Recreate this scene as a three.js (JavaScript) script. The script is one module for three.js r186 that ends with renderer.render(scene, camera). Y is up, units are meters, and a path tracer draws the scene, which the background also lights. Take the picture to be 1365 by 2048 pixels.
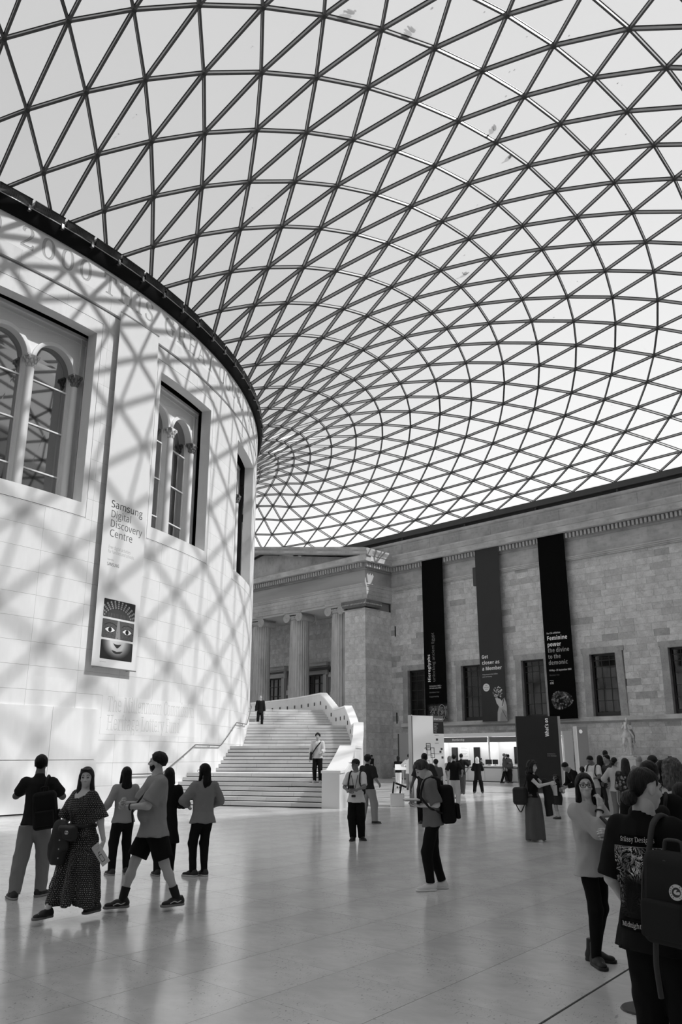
import * as THREE from 'three';
import { mergeGeometries } from 'three/addons/utils/BufferGeometryUtils.js';
import { FontLoader } from 'three/addons/loaders/FontLoader.js';
import { RoundedBoxGeometry } from 'three/addons/geometries/RoundedBoxGeometry.js';

// ---------------------------------------------------------------- camera, sky, sun, exposure
const scene = new THREE.Scene();
const renderer = new THREE.WebGLRenderer({ antialias: true });
renderer.toneMapping = THREE.LinearToneMapping;
renderer.toneMappingExposure = 1.55;
renderer.shadowMap.enabled = true;
const EYE = new THREE.Vector3(-7.36, 1.715, 54.04);            // drum centre is the origin, x east, z south
const FOCAL = 1641, PITCH = Math.atan(488.6 / FOCAL), HEAD = 46.08 * Math.PI / 180;
const camera = new THREE.PerspectiveCamera(2 * Math.atan(1024 / FOCAL) * 180 / Math.PI, 1365 / 2048, 0.1, 400);
camera.position.copy(EYE);
const FWD = new THREE.Vector3(Math.sin(HEAD) * Math.cos(PITCH), Math.sin(PITCH), -Math.cos(HEAD) * Math.cos(PITCH));
camera.lookAt(EYE.clone().add(FWD));
camera.updateMatrixWorld(true);
scene.add(camera);

const rad = (d) => d * Math.PI / 180;
let seed = 7;
const rnd = () => { seed |= 0; seed = seed + 0x6D2B79F5 | 0; let t = Math.imul(seed ^ seed >>> 15, 1 | seed); t = t + Math.imul(t ^ t >>> 7, 61 | t) ^ t; return ((t ^ t >>> 14) >>> 0) / 4294967296; };
const hash3 = (x, y, z) => { let h = Math.imul(x, 374761393) ^ Math.imul(y, 668265263) ^ Math.imul(z, 2147483647 ^ 0x5bd1e995); h = Math.imul(h ^ h >>> 13, 1274126177); return ((h ^ h >>> 16) >>> 0) / 4294967296; };
const lerp = (a, b, t) => a + (b - a) * t;
const smooth = (x) => { x = Math.min(1, Math.max(0, x)); return x * x * (3 - 2 * x); };
function noise3(x, y, z, per = 0) {
  const xi = Math.floor(x), yi = Math.floor(y), zi = Math.floor(z), u = smooth(x - xi), v = smooth(y - yi), w = smooth(z - zi);
  const m = (i) => per ? ((i % per) + per) % per : i;
  const g = (a, b, c) => hash3(m(xi + a), m(yi + b), zi + c);
  return lerp(lerp(lerp(g(0, 0, 0), g(1, 0, 0), u), lerp(g(0, 1, 0), g(1, 1, 0), u), v), lerp(lerp(g(0, 0, 1), g(1, 0, 1), u), lerp(g(0, 1, 1), g(1, 1, 1), u), v), w);
}

{ // an even overcast sky, paler towards the horizon all round
  const w = 256, h = 128, d = new Float32Array(w * h * 4);
  for (let j = 0; j < h; j++) for (let i = 0; i < w; i++) {
    const e = ((j + 0.5) / h - 0.5) * 180, c = 0.95 + 0.1 * noise3(i / w * 16, j / h * 8, 3, 16);
    const L = (0.30 + 0.75 * Math.exp(-Math.max(e, 0) / 18)) * c;
    d.set([L, L, L, 1], (j * w + i) * 4);
  }
  const t = new THREE.DataTexture(d, w, h, THREE.RGBAFormat, THREE.FloatType);
  t.mapping = THREE.EquirectangularReflectionMapping; t.magFilter = t.minFilter = THREE.LinearFilter; t.wrapS = THREE.RepeatWrapping; t.needsUpdate = true;
  scene.background = t; scene.backgroundIntensity = 1.0;
}
const SUN_AZ = rad(33.5), SUN_EL = rad(46.5);                       // east of south, above the horizon
const sun = new THREE.DirectionalLight(0xffffff, 3.6);
sun.name = 'sun';
sun.position.set(Math.sin(SUN_AZ) * Math.cos(SUN_EL), Math.sin(SUN_EL), Math.cos(SUN_AZ) * Math.cos(SUN_EL)).multiplyScalar(150);
sun.target.position.set(0, 0, 0);
sun.castShadow = true; sun.shadow.radius = 1.9; sun.shadow.mapSize.set(4096, 4096);
Object.assign(sun.shadow.camera, { left: -80, right: 80, top: 80, bottom: -80, near: 10, far: 320 });
scene.add(sun, sun.target);

// ---------------------------------------------------------------- helpers
const used = new Map();
function numbered(n) { const k = used.get(n) ?? 0; used.set(n, k + 1); return k ? n + '_' + String(k).padStart(3, '0') : n; }
function tag(o, label, category, group, kind) {
  if (label) o.userData.label = label;
  if (category) o.userData.category = category;
  if (group) o.userData.group = group;
  if (kind) o.userData.kind = kind;
  return o;
}
function thing(name, label, category, [x, y, z] = [0, 0, 0], turn = 0, group) {
  const o = new THREE.Group(); o.name = numbered(name); scene.add(o);
  o.position.set(x, y, z); o.rotation.y = turn;
  return tag(o, label, category, group);
}
function struct(name, label) { const o = new THREE.Group(); o.name = name; used.set(name, 1); scene.add(o); return tag(o, label, null, null, 'structure'); }
function part(name, geo, material, parent, label, kind) {
  const g = Array.isArray(geo) ? merge(geo) : geo;
  const m = new THREE.Mesh(g, material); m.name = numbered(name); m.castShadow = m.receiveShadow = true; parent.add(m);
  if (label) m.userData.label = label;
  if (kind) m.userData.kind = kind;
  return m;
}
function merge(list) {
  const keys = ['position', 'normal', 'uv']; const color = list.some((g) => g.attributes.color);
  list = list.map((g) => {
    g = g.index ? g.toNonIndexed() : g;
    if (!g.attributes.normal) g.computeVertexNormals();
    const n = g.attributes.position.count;
    if (!g.attributes.uv) g.setAttribute('uv', new THREE.BufferAttribute(new Float32Array(n * 2), 2));
    if (color && !g.attributes.color) g.setAttribute('color', new THREE.BufferAttribute(new Float32Array(n * 3).fill(1), 3));
    for (const k of Object.keys(g.attributes)) if (!keys.includes(k) && !(color && k === 'color')) g.deleteAttribute(k);
    return g;
  });
  return list.length === 1 ? list[0] : mergeGeometries(list);
}
const mats = new Map();
function M(v, rough = 0.8, extra = {}) {                          // grey of linear reflectance v: the photograph is black and white
  const key = v + '|' + rough + '|' + Object.entries(extra).map(([k, x]) => k + (x?.uuid ?? x)).join();
  if (!mats.has(key)) { const m = new THREE.MeshPhysicalMaterial({ roughness: rough, ...extra }); m.color.setRGB(v, v, v); mats.set(key, m); }
  return mats.get(key);
}
const V = (x, y, z) => new THREE.Vector3(x, y, z);
function box(w, h, d, x = 0, y = 0, z = 0) { return new THREE.BoxGeometry(w, h, d).translate(x, y, z); }
function rbox(w, h, d, x = 0, y = 0, z = 0, r = 0.01, s = 2) { return new RoundedBoxGeometry(w, h, d, s, Math.min(r, w / 2.01, h / 2.01, d / 2.01)).translate(x, y, z); }
function cyl(r0, r1, h, x = 0, y = 0, z = 0, seg = 20) { return new THREE.CylinderGeometry(r1, r0, h, seg).translate(x, y + h / 2, z); }
function tube(pts, r, seg = 8, n, closed = false) { const c = new THREE.CatmullRomCurve3(pts.map((p) => Array.isArray(p) ? V(...p) : p), closed, 'catmullrom', 0.3); return new THREE.TubeGeometry(c, n ?? pts.length * 5, r, seg, closed); }
function rod(a, b, r, seg = 8) { a = Array.isArray(a) ? V(...a) : a; b = Array.isArray(b) ? V(...b) : b; const d = b.clone().sub(a), g = new THREE.CylinderGeometry(r, r, d.length(), seg); g.applyQuaternion(new THREE.Quaternion().setFromUnitVectors(V(0, 1, 0), d.normalize())); return g.translate((a.x + b.x) / 2, (a.y + b.y) / 2, (a.z + b.z) / 2); }
// a block of a round wall: angles in degrees east of south, heights, radii
function arcBox(t0, t1, y0, y1, r0, r1, seg, uvo = [0, 0]) {
  seg = seg ?? Math.max(1, Math.round((t1 - t0) / 1.3));
  const pos = [], uv = [], idx = [];
  const pt = (t, r, y) => [r * Math.sin(rad(t)), y, r * Math.cos(rad(t))];
  const quad = (a, b, c, d, ua, ub, uc, ud) => { const s = pos.length / 3; pos.push(...a, ...b, ...c, ...d); uv.push(...ua, ...ub, ...uc, ...ud); idx.push(s, s + 1, s + 2, s, s + 2, s + 3); };
  for (let i = 0; i < seg; i++) {
    const a = lerp(t0, t1, i / seg), b = lerp(t0, t1, (i + 1) / seg), ua = rad(a) * r1 + uvo[0], ub = rad(b) * r1 + uvo[0], va = y0 + uvo[1], vb = y1 + uvo[1];
    quad(pt(a, r1, y0), pt(b, r1, y0), pt(b, r1, y1), pt(a, r1, y1), [ua, va], [ub, va], [ub, vb], [ua, vb]);
    quad(pt(b, r0, y0), pt(a, r0, y0), pt(a, r0, y1), pt(b, r0, y1), [ub, va], [ua, va], [ua, vb], [ub, vb]);
    quad(pt(a, r1, y1), pt(b, r1, y1), pt(b, r0, y1), pt(a, r0, y1), [ua, 0], [ub, 0], [ub, r1 - r0], [ua, r1 - r0]);
    quad(pt(a, r0, y0), pt(b, r0, y0), pt(b, r1, y0), pt(a, r1, y0), [ua, 0], [ub, 0], [ub, r1 - r0], [ua, r1 - r0]);
  }
  quad(pt(t0, r0, y0), pt(t0, r1, y0), pt(t0, r1, y1), pt(t0, r0, y1), [0, y0], [r1 - r0, y0], [r1 - r0, y1], [0, y1]);
  quad(pt(t1, r1, y0), pt(t1, r0, y0), pt(t1, r0, y1), pt(t1, r1, y1), [0, y0], [r1 - r0, y0], [r1 - r0, y1], [0, y1]);
  const g = new THREE.BufferGeometry(); g.setAttribute('position', new THREE.Float32BufferAttribute(pos, 3)); g.setAttribute('uv', new THREE.Float32BufferAttribute(uv, 2)); g.setIndex(idx);
  const s = g.toNonIndexed(); s.computeVertexNormals();
  { // the curved faces are shaded round
    const p = s.attributes.position, n = s.attributes.normal;
    for (let i = 0; i < p.count; i++) if (Math.abs(n.getY(i)) < 0.1) { const l = Math.hypot(p.getX(i), p.getZ(i)), d = (n.getX(i) * p.getX(i) + n.getZ(i) * p.getZ(i)) / l; if (Math.abs(d) > 0.9) n.setXYZ(i, Math.sign(d) * p.getX(i) / l, 0, Math.sign(d) * p.getZ(i) / l); }
  }
  return s;
}
const onDrum = (t, r, y) => V(r * Math.sin(rad(t)), y, r * Math.cos(rad(t)));
// a moulding: closed profile of [out, y] swept along z on a wall that faces -x
function moulding(profile, x, z0, z1) {
  const s = new THREE.Shape(profile.map(([o, y]) => new THREE.Vector2(o, y)));
  const g = new THREE.ExtrudeGeometry(s, { depth: z1 - z0, bevelEnabled: false });        // profile in xy, along +z
  g.scale(-1, 1, 1); const i = g.index; if (!i) { const p = g.attributes.position.array, u = g.attributes.uv.array; for (let k = 0; k < p.length; k += 9) for (let c = 0; c < 3; c++) { const t = p[k + 3 + c]; p[k + 3 + c] = p[k + 6 + c]; p[k + 6 + c] = t; } for (let k = 0; k < u.length; k += 6) for (let c = 0; c < 2; c++) { const t = u[k + 2 + c]; u[k + 2 + c] = u[k + 4 + c]; u[k + 4 + c] = t; } }
  g.computeVertexNormals();
  return g.translate(x, 0, z0);
}
// how large something of size s at p shows in the photograph (pixels, 0 outside the frame)
function shows(p, s = 1, margin = 40) {
  const q = p.clone().applyMatrix4(camera.matrixWorldInverse); if (q.z > -0.3) return 0;
  const px = 682.5 + FOCAL * q.x / -q.z, py = 1024 - FOCAL * q.y / -q.z, r = margin + s * FOCAL / -q.z / 2;
  return px < -r || px > 1365 + r || py < -r || py > 2048 + r ? 0 : s * FOCAL / -q.z;
}
// the pieces of one surface: the largest `most` in the photograph as parts, the rest joined into one
function pieces(list, parent, name, most = 300) {
  for (const q of list) q.s = shows(q.at, q.size ?? 1);
  const order = list.map((q, i) => i).sort((a, b) => list[b].s - list[a].s || a - b), own = new Set(order.slice(0, most).filter((i) => list[i].s >= 9));
  const rest = new Map();
  list.forEach((q, i) => { if (own.has(i)) { const m = part(name, q.geo, q.mat, parent); if (q.m4) m.applyMatrix4(q.m4); } else { const g = q.geo.clone(); if (q.m4) g.applyMatrix4(q.m4); if (!rest.has(q.mat)) rest.set(q.mat, []); rest.get(q.mat).push(g); } });
  if (rest.size) {
    const keys = [...rest.keys()], g = mergeGeometries(keys.map((k) => merge(rest.get(k))), true);
    part(name + '_rest', g, keys.length > 1 ? keys : keys[0], parent, null, 'stuff');
  }
}
// ---------------------------------------------------------------- textures
function grainTexture(size, f) {
  const d = new Uint8Array(size * size * 4);
  for (let j = 0; j < size; j++) for (let i = 0; i < size; i++) { const v = Math.max(0, Math.min(255, Math.round(f(i / size, j / size) * 255))); d.set([v, v, v, 255], (j * size + i) * 4); }
  const t = new THREE.DataTexture(d, size, size); t.magFilter = THREE.LinearFilter; t.minFilter = THREE.LinearMipmapLinearFilter; t.generateMipmaps = true; t.wrapS = t.wrapT = THREE.RepeatWrapping; t.needsUpdate = true;
  return t;
}
const fbm = (u, v, f, z = 0, o = 4) => { let s = 0, a = 0.5, n = 0; for (let k = 0; k < o; k++) { s += a * noise3(u * f, v * f, z + k * 7, f); n += a; a *= 0.5; f *= 2; } return s / n; };
function srgb(t) { t.colorSpace = THREE.SRGBColorSpace; return t; }
function scaled(t, su, sv = su) { const c = t.clone(); c.repeat.set(su, sv); c.needsUpdate = true; return c; }
function canvasTexture(w, h, draw) { const c = document.createElement('canvas'); c.width = w; c.height = h; const x = c.getContext('2d'); draw(x, w, h); const t = new THREE.CanvasTexture(c); t.colorSpace = THREE.SRGBColorSpace; t.anisotropy = 8; return t; }
const TEX = {
  stone: srgb(grainTexture(512, (u, v) => 0.8 + 0.2 * fbm(u, v, 6, 1) - 0.12 * Math.max(0, fbm(u, v, 24, 5) - 0.55) * 3 - 0.1 * Math.max(0, noise3(u * 128, v * 128, 9, 128) - 0.85) * 4)),
  pale: srgb(grainTexture(512, (u, v) => 0.94 + 0.05 * fbm(u, v, 5, 2) - 0.03 * fbm(u, v * 0.25, 32, 8, 2))),
  streak: srgb(grainTexture(512, (u, v) => 0.78 + 0.22 * fbm(u, v, 5, 11) - 0.1 * Math.max(0, fbm(u, v, 20, 15) - 0.55) * 2.5 - 0.08 * fbm(u, v * 0.12, 40, 18, 2))),
  fine: grainTexture(256, (u, v) => 0.5 * noise3(u * 64, v * 64, 1, 64) + 0.5 * noise3(u * 128, v * 128, 2, 128)),
  limestone: srgb(grainTexture(1024, (u, v) => {
    let c = 0.9 + 0.1 * fbm(u, v, 8, 21) - 0.05 * fbm(u, v * 0.5, 40, 24, 2);
    const pit = noise3(u * 220, v * 220, 31, 220), patch = fbm(u, v, 7, 33); if (pit > 0.9 && patch > 0.5) c -= (pit - 0.9) * 5 * Math.min(1, (patch - 0.5) * 8);
    const shell = noise3(u * 70 + 4 * fbm(u, v, 16, 41), v * 160, 35, 0); if (shell > 0.9 && patch > 0.58) c -= 0.16; return c;
  })),
  weave: grainTexture(256, (u, v) => 0.5 + 0.25 * Math.sin(u * 2 * Math.PI * 64) + 0.25 * Math.sin(v * 2 * Math.PI * 64)),
};
// ---------------------------------------------------------------- glass roof: a triangular lattice from the ring on the drum to the walls
const RING = 28.7, XW = 47.2, ZS = 62.885, ZN = -64, EDGE_Y = 20.85;
const RC=[[31.409,29.890],[26.726,-11.628],[-3.652,-16.221],[-5.336,-0.091],[0.364,2.572],[-0.480,0.140],[-0.753,0.142],[15.357,-21.550],[-8.196,-21.291],[-9.480,0.841],[1.851,4.387],[1.726,1.217],[-0.650,0.744],[-5.686,-5.981],[-4.583,1.382],[4.341,3.300],[5.477,0.006],[1.394,0.217],[-0.659,1.329],[2.420,0.826],[5.475,-2.111],[2.881,-1.603],[0.697,0.050],[2.272,-1.615],[1.477,-1.507],[0.162,-0.265],[0.269,-0.354],[0.072,-0.048]];
const step = (x, pts, c) => { for (let i = 1; i < pts.length; i++) if (x <= pts[i][0]) return lerp(pts[i - 1][c], pts[i][c], (x - pts[i - 1][0]) / (pts[i][0] - pts[i - 1][0])); return pts[pts.length - 1][c]; };
const RIM = [[-2, 0, ZS, 24], [33, XW, ZS, 38], [88, XW, -11.365, 16], [143, XW, ZN, 38], [178, 0, ZN, 24], [213, -XW, ZN, 38], [268, -XW, -11.365, 16], [323, -XW, ZS, 38], [358, 0, ZS, 24]];
const turnOf = (p) => ((p + 2) % 360 + 360) % 360 - 2;
const rows = (p) => step(turnOf(p), RIM, 3);
function latticePlan(n, k) {
  const ph = n + 2.5 * k, s = k / rows(ph), q = turnOf(ph), x0 = RING * Math.sin(rad(ph)), z0 = RING * Math.cos(rad(ph));
  let x = lerp(x0, step(q, RIM, 1), s), z = lerp(z0, step(q, RIM, 2), s);
  const nn = ((n - 13 + 180) % 360 + 360) % 360 - 167;
  const w = smooth((nn + 38) / 18) * (1 - smooth((nn - 44) / 16)) * (1 - (nn > 36 ? smooth((k - (128 - nn) / 5 - 1) / 4) : 0));
  if (w > 0) {
    const u = (nn - 13) / 30, v = (k - 13) / 13; let px = 0, pz = 0, c = 0;
    for (let i = 0; i <= 6; i++) for (let j = 0; j <= 6 - i; j++, c++) { const b = u ** i * v ** j; px += RC[c][0] * b; pz += RC[c][1] * b; }
    x = lerp(x, px, w); z = lerp(z, pz, w);
  }
  return [x, z];
}
function roofHeight(x, z) {
  const r = Math.hypot(x, z), al = (1 - (x / XW) ** 2) * (1 - (z / 62) ** 2);
  const w = Math.min(1, Math.max(0, (r - RING) / (1e-6 + Math.min(XW * r / Math.max(Math.abs(x), 1e-6), 62 * r / Math.max(Math.abs(z), 1e-6)) - RING)));
  return 20.35 + 0.5 * w + 36 * (1 - RING / r) * Math.max(al, 0);
}
const node = new Map();
function latticeNode(i, k) {
  i = ((i % 72) + 72) % 72; const key = i * 64 + k;
  if (!node.has(key)) {
    const n = -17 + 5 * i, ok = k >= 0 && k <= rows(n + 2.5 * k) + 0.01;
    if (!ok) node.set(key, null); else { const [x, z] = latticePlan(n, k); const p = V(x, roofHeight(x, z), z); p.rim = k >= rows(n + 2.5 * k) - 0.01; p.key = key; node.set(key, p); }
  }
  return node.get(key);
}
const roof = struct('ceiling', 'curved triangulated glass roof on dark grey steel lattice over the whole court');
const roofNormal = (x, z) => { const e = 0.2; return V(roofHeight(x - e, z) - roofHeight(x + e, z), 2 * e, roofHeight(x, z - e) - roofHeight(x, z + e)).normalize(); };
{
  const steel = M(0.36, 0.38, { vertexColors: true, metalness: 0.3 }), hubMat = M(0.045, 0.5), glass = M(0.86, 0.5, { transmission: 1, thickness: 0, ior: 1.5, side: THREE.DoubleSide });
  const tint = (g, v) => g.setAttribute('color', new THREE.BufferAttribute(new Float32Array(g.attributes.position.count * 3).fill(v), 3));
  const unit = merge([tint(new THREE.BoxGeometry(0.075, 0.13, 1).toNonIndexed().translate(0, -0.07, 0), 1), tint(new THREE.BoxGeometry(0.115, 0.03, 1).toNonIndexed().translate(0, 0.005, 0), 0.05), tint(new THREE.BoxGeometry(0.079, 0.02, 1).toNonIndexed().translate(0, -0.135, 0), 0.3)]);
  const beams = [], panes = [], hubs = [];
  const hub = merge([new THREE.CylinderGeometry(0.11, 0.09, 0.16, 6).translate(0, -0.07, 0)]);
  for (let i = 0; i < 72; i++) for (let k = 0; k <= 38; k++) {
    const a = latticeNode(i, k); if (!a) continue;
    for (const b of [latticeNode(i, k + 1), latticeNode(i - 1, k + 1), latticeNode(i - 1, k + 2)]) {
      if (!b || (a.rim && b.rim)) continue;
      const mid = a.clone().add(b).multiplyScalar(0.5), len = a.distanceTo(b); if (len < 0.3) continue;
      const zz = b.clone().sub(a).normalize(), up = roofNormal(mid.x, mid.z), xx = up.clone().cross(zz).normalize(), yy = zz.clone().cross(xx);
      beams.push({ geo: unit, mat: steel, at: mid, size: len, m4: new THREE.Matrix4().makeBasis(xx, yy, zz).setPosition(mid).scale(V(1, 1, len - 0.1)) });
    }
    const tri = (p, q, r) => { if (!p || !q || !r || (p.rim && q.rim && r.rim)) return; const c = V().add(p).add(q).add(r).divideScalar(3); panes.push([p, q, r, c]); };
    tri(a, latticeNode(i, k + 1), latticeNode(i - 1, k + 2)); tri(a, latticeNode(i - 1, k + 2), latticeNode(i - 1, k + 1));
    if (k === 0) tri(a, latticeNode(i + 1, 0), latticeNode(i, 1));
    if (a.rim) { const f = latticeNode(i - 1, k + 1), g = latticeNode(i, k - 1) /* the strip along the walls */; }
    const up = roofNormal(a.x, a.z); hubs.push({ geo: hub, mat: hubMat, at: a, size: 0.24, m4: new THREE.Matrix4().compose(a, new THREE.Quaternion().setFromUnitVectors(V(0, 1, 0), up), V(1, 1, 1)) });
  }
  pieces(beams, roof, 'roof_beam', 300);
  pieces(panes.map(([p, q, r, c]) => {
    const g = new THREE.BufferGeometry(), n = q.clone().sub(p).cross(r.clone().sub(p)), l = n.y < 0 ? [p, r, q] : [p, q, r], k = 0.025;
    g.setAttribute('position', new THREE.Float32BufferAttribute(l.flatMap((v) => { const w = v.clone().lerp(c, 0.012); return [w.x - c.x, w.y - c.y + k, w.z - c.z]; }), 3));
    g.setAttribute('uv', new THREE.Float32BufferAttribute(l.flatMap((v) => [v.x / 4, v.z / 4]), 2)); g.computeVertexNormals();
    return { geo: g, mat: glass, at: c, size: 3, m4: new THREE.Matrix4().setPosition(c) };
  }), roof, 'glass_pane', 300);
  pieces(hubs, roof, 'lattice_node', 150);
  // flecks of leaf and dirt lying on the glass
  const flecks = [], fg = new THREE.CircleGeometry(1, 5).rotateX(-Math.PI / 2);
  for (let i = 0; i < 900; i++) { const x = 2 + rnd() * 40, z = 10 + rnd() * 36; if (Math.hypot(x, z) < 31 || noise3(x / 3, z / 3, 5) < 0.5) continue; const q = 0.008 + 0.03 * rnd() ** 4; flecks.push(fg.clone().scale(q, 1, q * (0.5 + rnd())).rotateY(rnd() * 6).translate(x, roofHeight(x, z) + 0.034, z)); }
  part('dirt_flecks', flecks, M(0.03, 0.9), roof, null, 'stuff');
  // edge beams and their short posts on the parapets
  const edge = [];
  for (const [x0, z0, x1, z1] of [[XW, ZN, XW, ZS], [-XW, ZN, -XW, ZS], [-XW, ZS, XW, ZS], [-XW, ZN, XW, ZN]]) {
    const L = Math.hypot(x1 - x0, z1 - z0); edge.push([x0, z0, x1, z1]);
    part('edge_beam', [box(x0 === x1 ? 0.42 : L, 0.46, x0 === x1 ? L : 0.42, (x0 + x1) / 2, 20.52, (z0 + z1) / 2)], M(0.075, 0.5), roof);
  }
  for (let z = -18; z < 50; z += 6.75) part('edge_post', [cyl(0.09, 0.09, 0.4, XW + 0.1, 19.95, z, 12), box(0.3, 0.06, 0.3, XW + 0.1, 20.02, z)], M(0.1, 0.5), roof);
  part('edge_flashing', box(0.06, 0.5, ZS - ZN, XW + 0.32, 20.2, (ZS + ZN) / 2), M(0.05, 0.7), roof);
  part('ring_beam', (() => { const g = new THREE.LatheGeometry([[28.5, 20.12], [28.86, 20.12], [28.86, 20.42], [28.5, 20.42], [28.5, 20.12]].map(([x, y]) => new THREE.Vector2(x, y)), 144); return g; })(), M(0.03, 0.5), roof);
}
// ---------------------------------------------------------------- the round white drum
const R = 29, DRUM0 = -10.1;
const drum = struct('wall_drum', 'white limestone drum with recessed arched windows and carved frieze');
const WINDOWS = [-7.52, 8.08, 23.68, 39.28, 54.88].map((c) => [c - 4.16, c + 4.16]);
const WY0 = 10.28, WY1 = 16.91, FY0 = 9.77, FY1 = 17.42, FW = 0.5;
const drumTones = [0.83, 0.845, 0.855, 0.865].map((v) => M(v, 0.62, { map: TEX.paleM ??= scaled(TEX.pale, 0.25) }));
{
  const cells = [], gap = 0.006, ga = 0.006 / R * 180 / Math.PI;
  const holes = WINDOWS.map(([a, b]) => [a - FW, b + FW, FY0, FY1]);
  const cut = (c, h) => {                                        // a rectangle minus a rectangle
    const [a, b, y0, y1] = c, [p, q, s, t] = h; if (b <= p || a >= q || y1 <= s || y0 >= t) return [c];
    const out = []; if (a < p) out.push([a, p, y0, y1]); if (b > q) out.push([q, b, y0, y1]);
    const l = Math.max(a, p), r = Math.min(b, q); if (y0 < s) out.push([l, r, y0, s]); if (y1 > t) out.push([l, r, t, y1]); return out;
  };
  for (let j = 0; j < 24; j++) for (let i = 0; i < 20; i++) {
    const y0 = j * 0.749, y1 = Math.min(17.97, y0 + 0.749); let list = [[DRUM0 - 7.8 + 3.9 * i, DRUM0 - 7.8 + 3.9 * (i + 1), y0, y1]];
    for (const h of holes) list = list.flatMap((c) => cut(c, h));
    cells.push(...list.filter(([a, b, c, d]) => b - a > 0.1 && d - c > 0.03));
  }
  for (let i = 0; i < 20; i++) cells.push([DRUM0 - 7.8 + 3.9 * i, DRUM0 - 7.8 + 3.9 * (i + 1), 18.1, 18.62]);
  const list = cells.map(([a, b, y0, y1]) => ({ geo: arcBox(a + ga / 2, b - ga / 2, y0 + gap / 2, y1 - gap / 2, R - 0.12, R, undefined, [rnd() * 9, rnd() * 9]), mat: drumTones[Math.floor(rnd() * 4)], at: onDrum((a + b) / 2, R, (y0 + y1) / 2), size: 1 }));
  // the smooth surround of each window, set off by a fine dark joint
  for (const [a, b] of WINDOWS) for (const [p, q, s, t] of [[a - FW, b + FW, WY1, FY1], [a - FW, b + FW, FY0, WY0], [a - FW, a, WY0, WY1], [b, b + FW, WY0, WY1]])
    list.push({ geo: arcBox(p + (p < a ? 0.035 : 0), q - (q > b ? 0.035 : 0), s + (s === FY0 ? 0.02 : 0), t - (t === FY1 ? 0.02 : 0), R - 0.47, R), mat: drumTones[2], at: onDrum((p + q) / 2, R, (s + t) / 2), size: 2.5 });
  pieces(list, drum, 'stone_block', 300);
  // frieze with its carved inscription
  const line = 'AD 2000 THIS GREAT COURT CELEBRATING THE NEW MILLENNIUM', spans = [['AD', 0.9, 3.95], ['2000', 5.2, 11.3], ['THIS', 12.35, 18.1], ['GREAT', 19.4, 27.9], ['COURT', 29.05, 37.2], ['CELEBRATING', 38.4, 56]];
  [[-1, 13], [13, 27], [27, 41], [41, 55]].forEach(([a, b]) => {
    const draw = (bg, ink) => canvasTexture(1536, 192, (x, w, h) => {
      x.fillStyle = bg; x.fillRect(0, 0, w, h); x.fillStyle = ink;
      const at = (t) => (t - a) / (b - a) * w, Y = (y) => (19.72 - y) / 1.1 * h;
      for (const [word, s, e] of spans) {
        const n = word.length, fs = 0.80 / 0.70 / 1.1 * h, q = 1.22; x.font = fs + 'px serif';
        const ws = [...word].map((ch) => x.measureText(ch).width * q), tot = ws.reduce((p, q) => p + q, 0), gapw = (at(e) - at(s) - tot) / Math.max(1, n - 1);
        let px = at(s); [...word].forEach((ch, i) => { if (px > -200 && px < w + 200) { x.save(); x.translate(px, Y(18.76)); x.scale(q, 1); x.fillText(ch, 0, 0); x.restore(); } px += ws[i] + gapw; });
      }
    });
    const g = arcBox(a, b, 18.62, 19.72, R - 0.12, R - 0.001, 14); const uv = g.attributes.uv, p = g.attributes.position;
    for (let i = 0; i < uv.count; i++) uv.setXY(i, (Math.atan2(p.getX(i), p.getZ(i)) * 180 / Math.PI - a) / (b - a), (p.getY(i) - 18.62) / 1.1);
    const bump = draw('#fff', '#000'); bump.colorSpace = THREE.NoColorSpace;
    part('inscribed_frieze', g, new THREE.MeshPhysicalMaterial({ map: draw('#ececec', '#b9b9b9'), bumpMap: bump, bumpScale: 0.03, roughness: 0.65 }), drum, 'carved capital lettering in the pale frieze');
  });
  for (const [a, b] of [[-40, -1], [55, 100]]) part('frieze', arcBox(a, b, 18.62, 19.72, R - 0.12, R - 0.001), drumTones[2], drum);
  // lower carved inscription
  {
    const a = 15.7, b = 27.9, y0 = 2.45, y1 = 3.75, draw = (bg, ink) => canvasTexture(1536, 328, (x, w, h) => {
      x.fillStyle = bg; x.fillRect(0, 0, w, h); x.fillStyle = ink; const fs = 0.5 / 0.69 / (y1 - y0) * h; x.font = fs + 'px serif';
      const put = (s, t, y) => { const l = x.measureText(s).width; x.save(); x.translate((t[0] - a) / (b - a) * w, (y1 - y) / (y1 - y0) * h); x.scale((t[1] - t[0]) / (b - a) * w / l, 1); x.fillText(s, 0, 0); x.restore(); };
      put('The Millennium Commission', [16.2, 27.35], 3.2); put('Heritage Lottery Fund', [16.25, 25.1], 2.57);
    });
    const g = arcBox(a, b, y0, y1, R - 0.05, R + 0.004, 12), uv = g.attributes.uv, p = g.attributes.position;
    for (let i = 0; i < uv.count; i++) uv.setXY(i, (Math.atan2(p.getX(i), p.getZ(i)) * 180 / Math.PI - a) / (b - a), (p.getY(i) - y0) / (y1 - y0));
    const bump = draw('#fff', '#000'); bump.colorSpace = THREE.NoColorSpace;
    part('inscribed_block', g, new THREE.MeshPhysicalMaterial({ map: draw('#e6e6e6', '#dfdfdf'), bumpMap: bump, bumpScale: 0.012, roughness: 0.62 }), drum, 'shallow carved lettering');
  }
  // backing behind the joints, the rest of the drum, its flat top
  for (const [a, b, c, d, r] of [[-17.9, 67.9, 0, FY0 + 0.1, R - 0.11], [-17.9, 67.9, FY1 - 0.1, 19.75, R - 0.1]]) part('backing', arcBox(a, b, c, d, R - 0.5, r), M(0.3, 0.9), drum);
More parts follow.
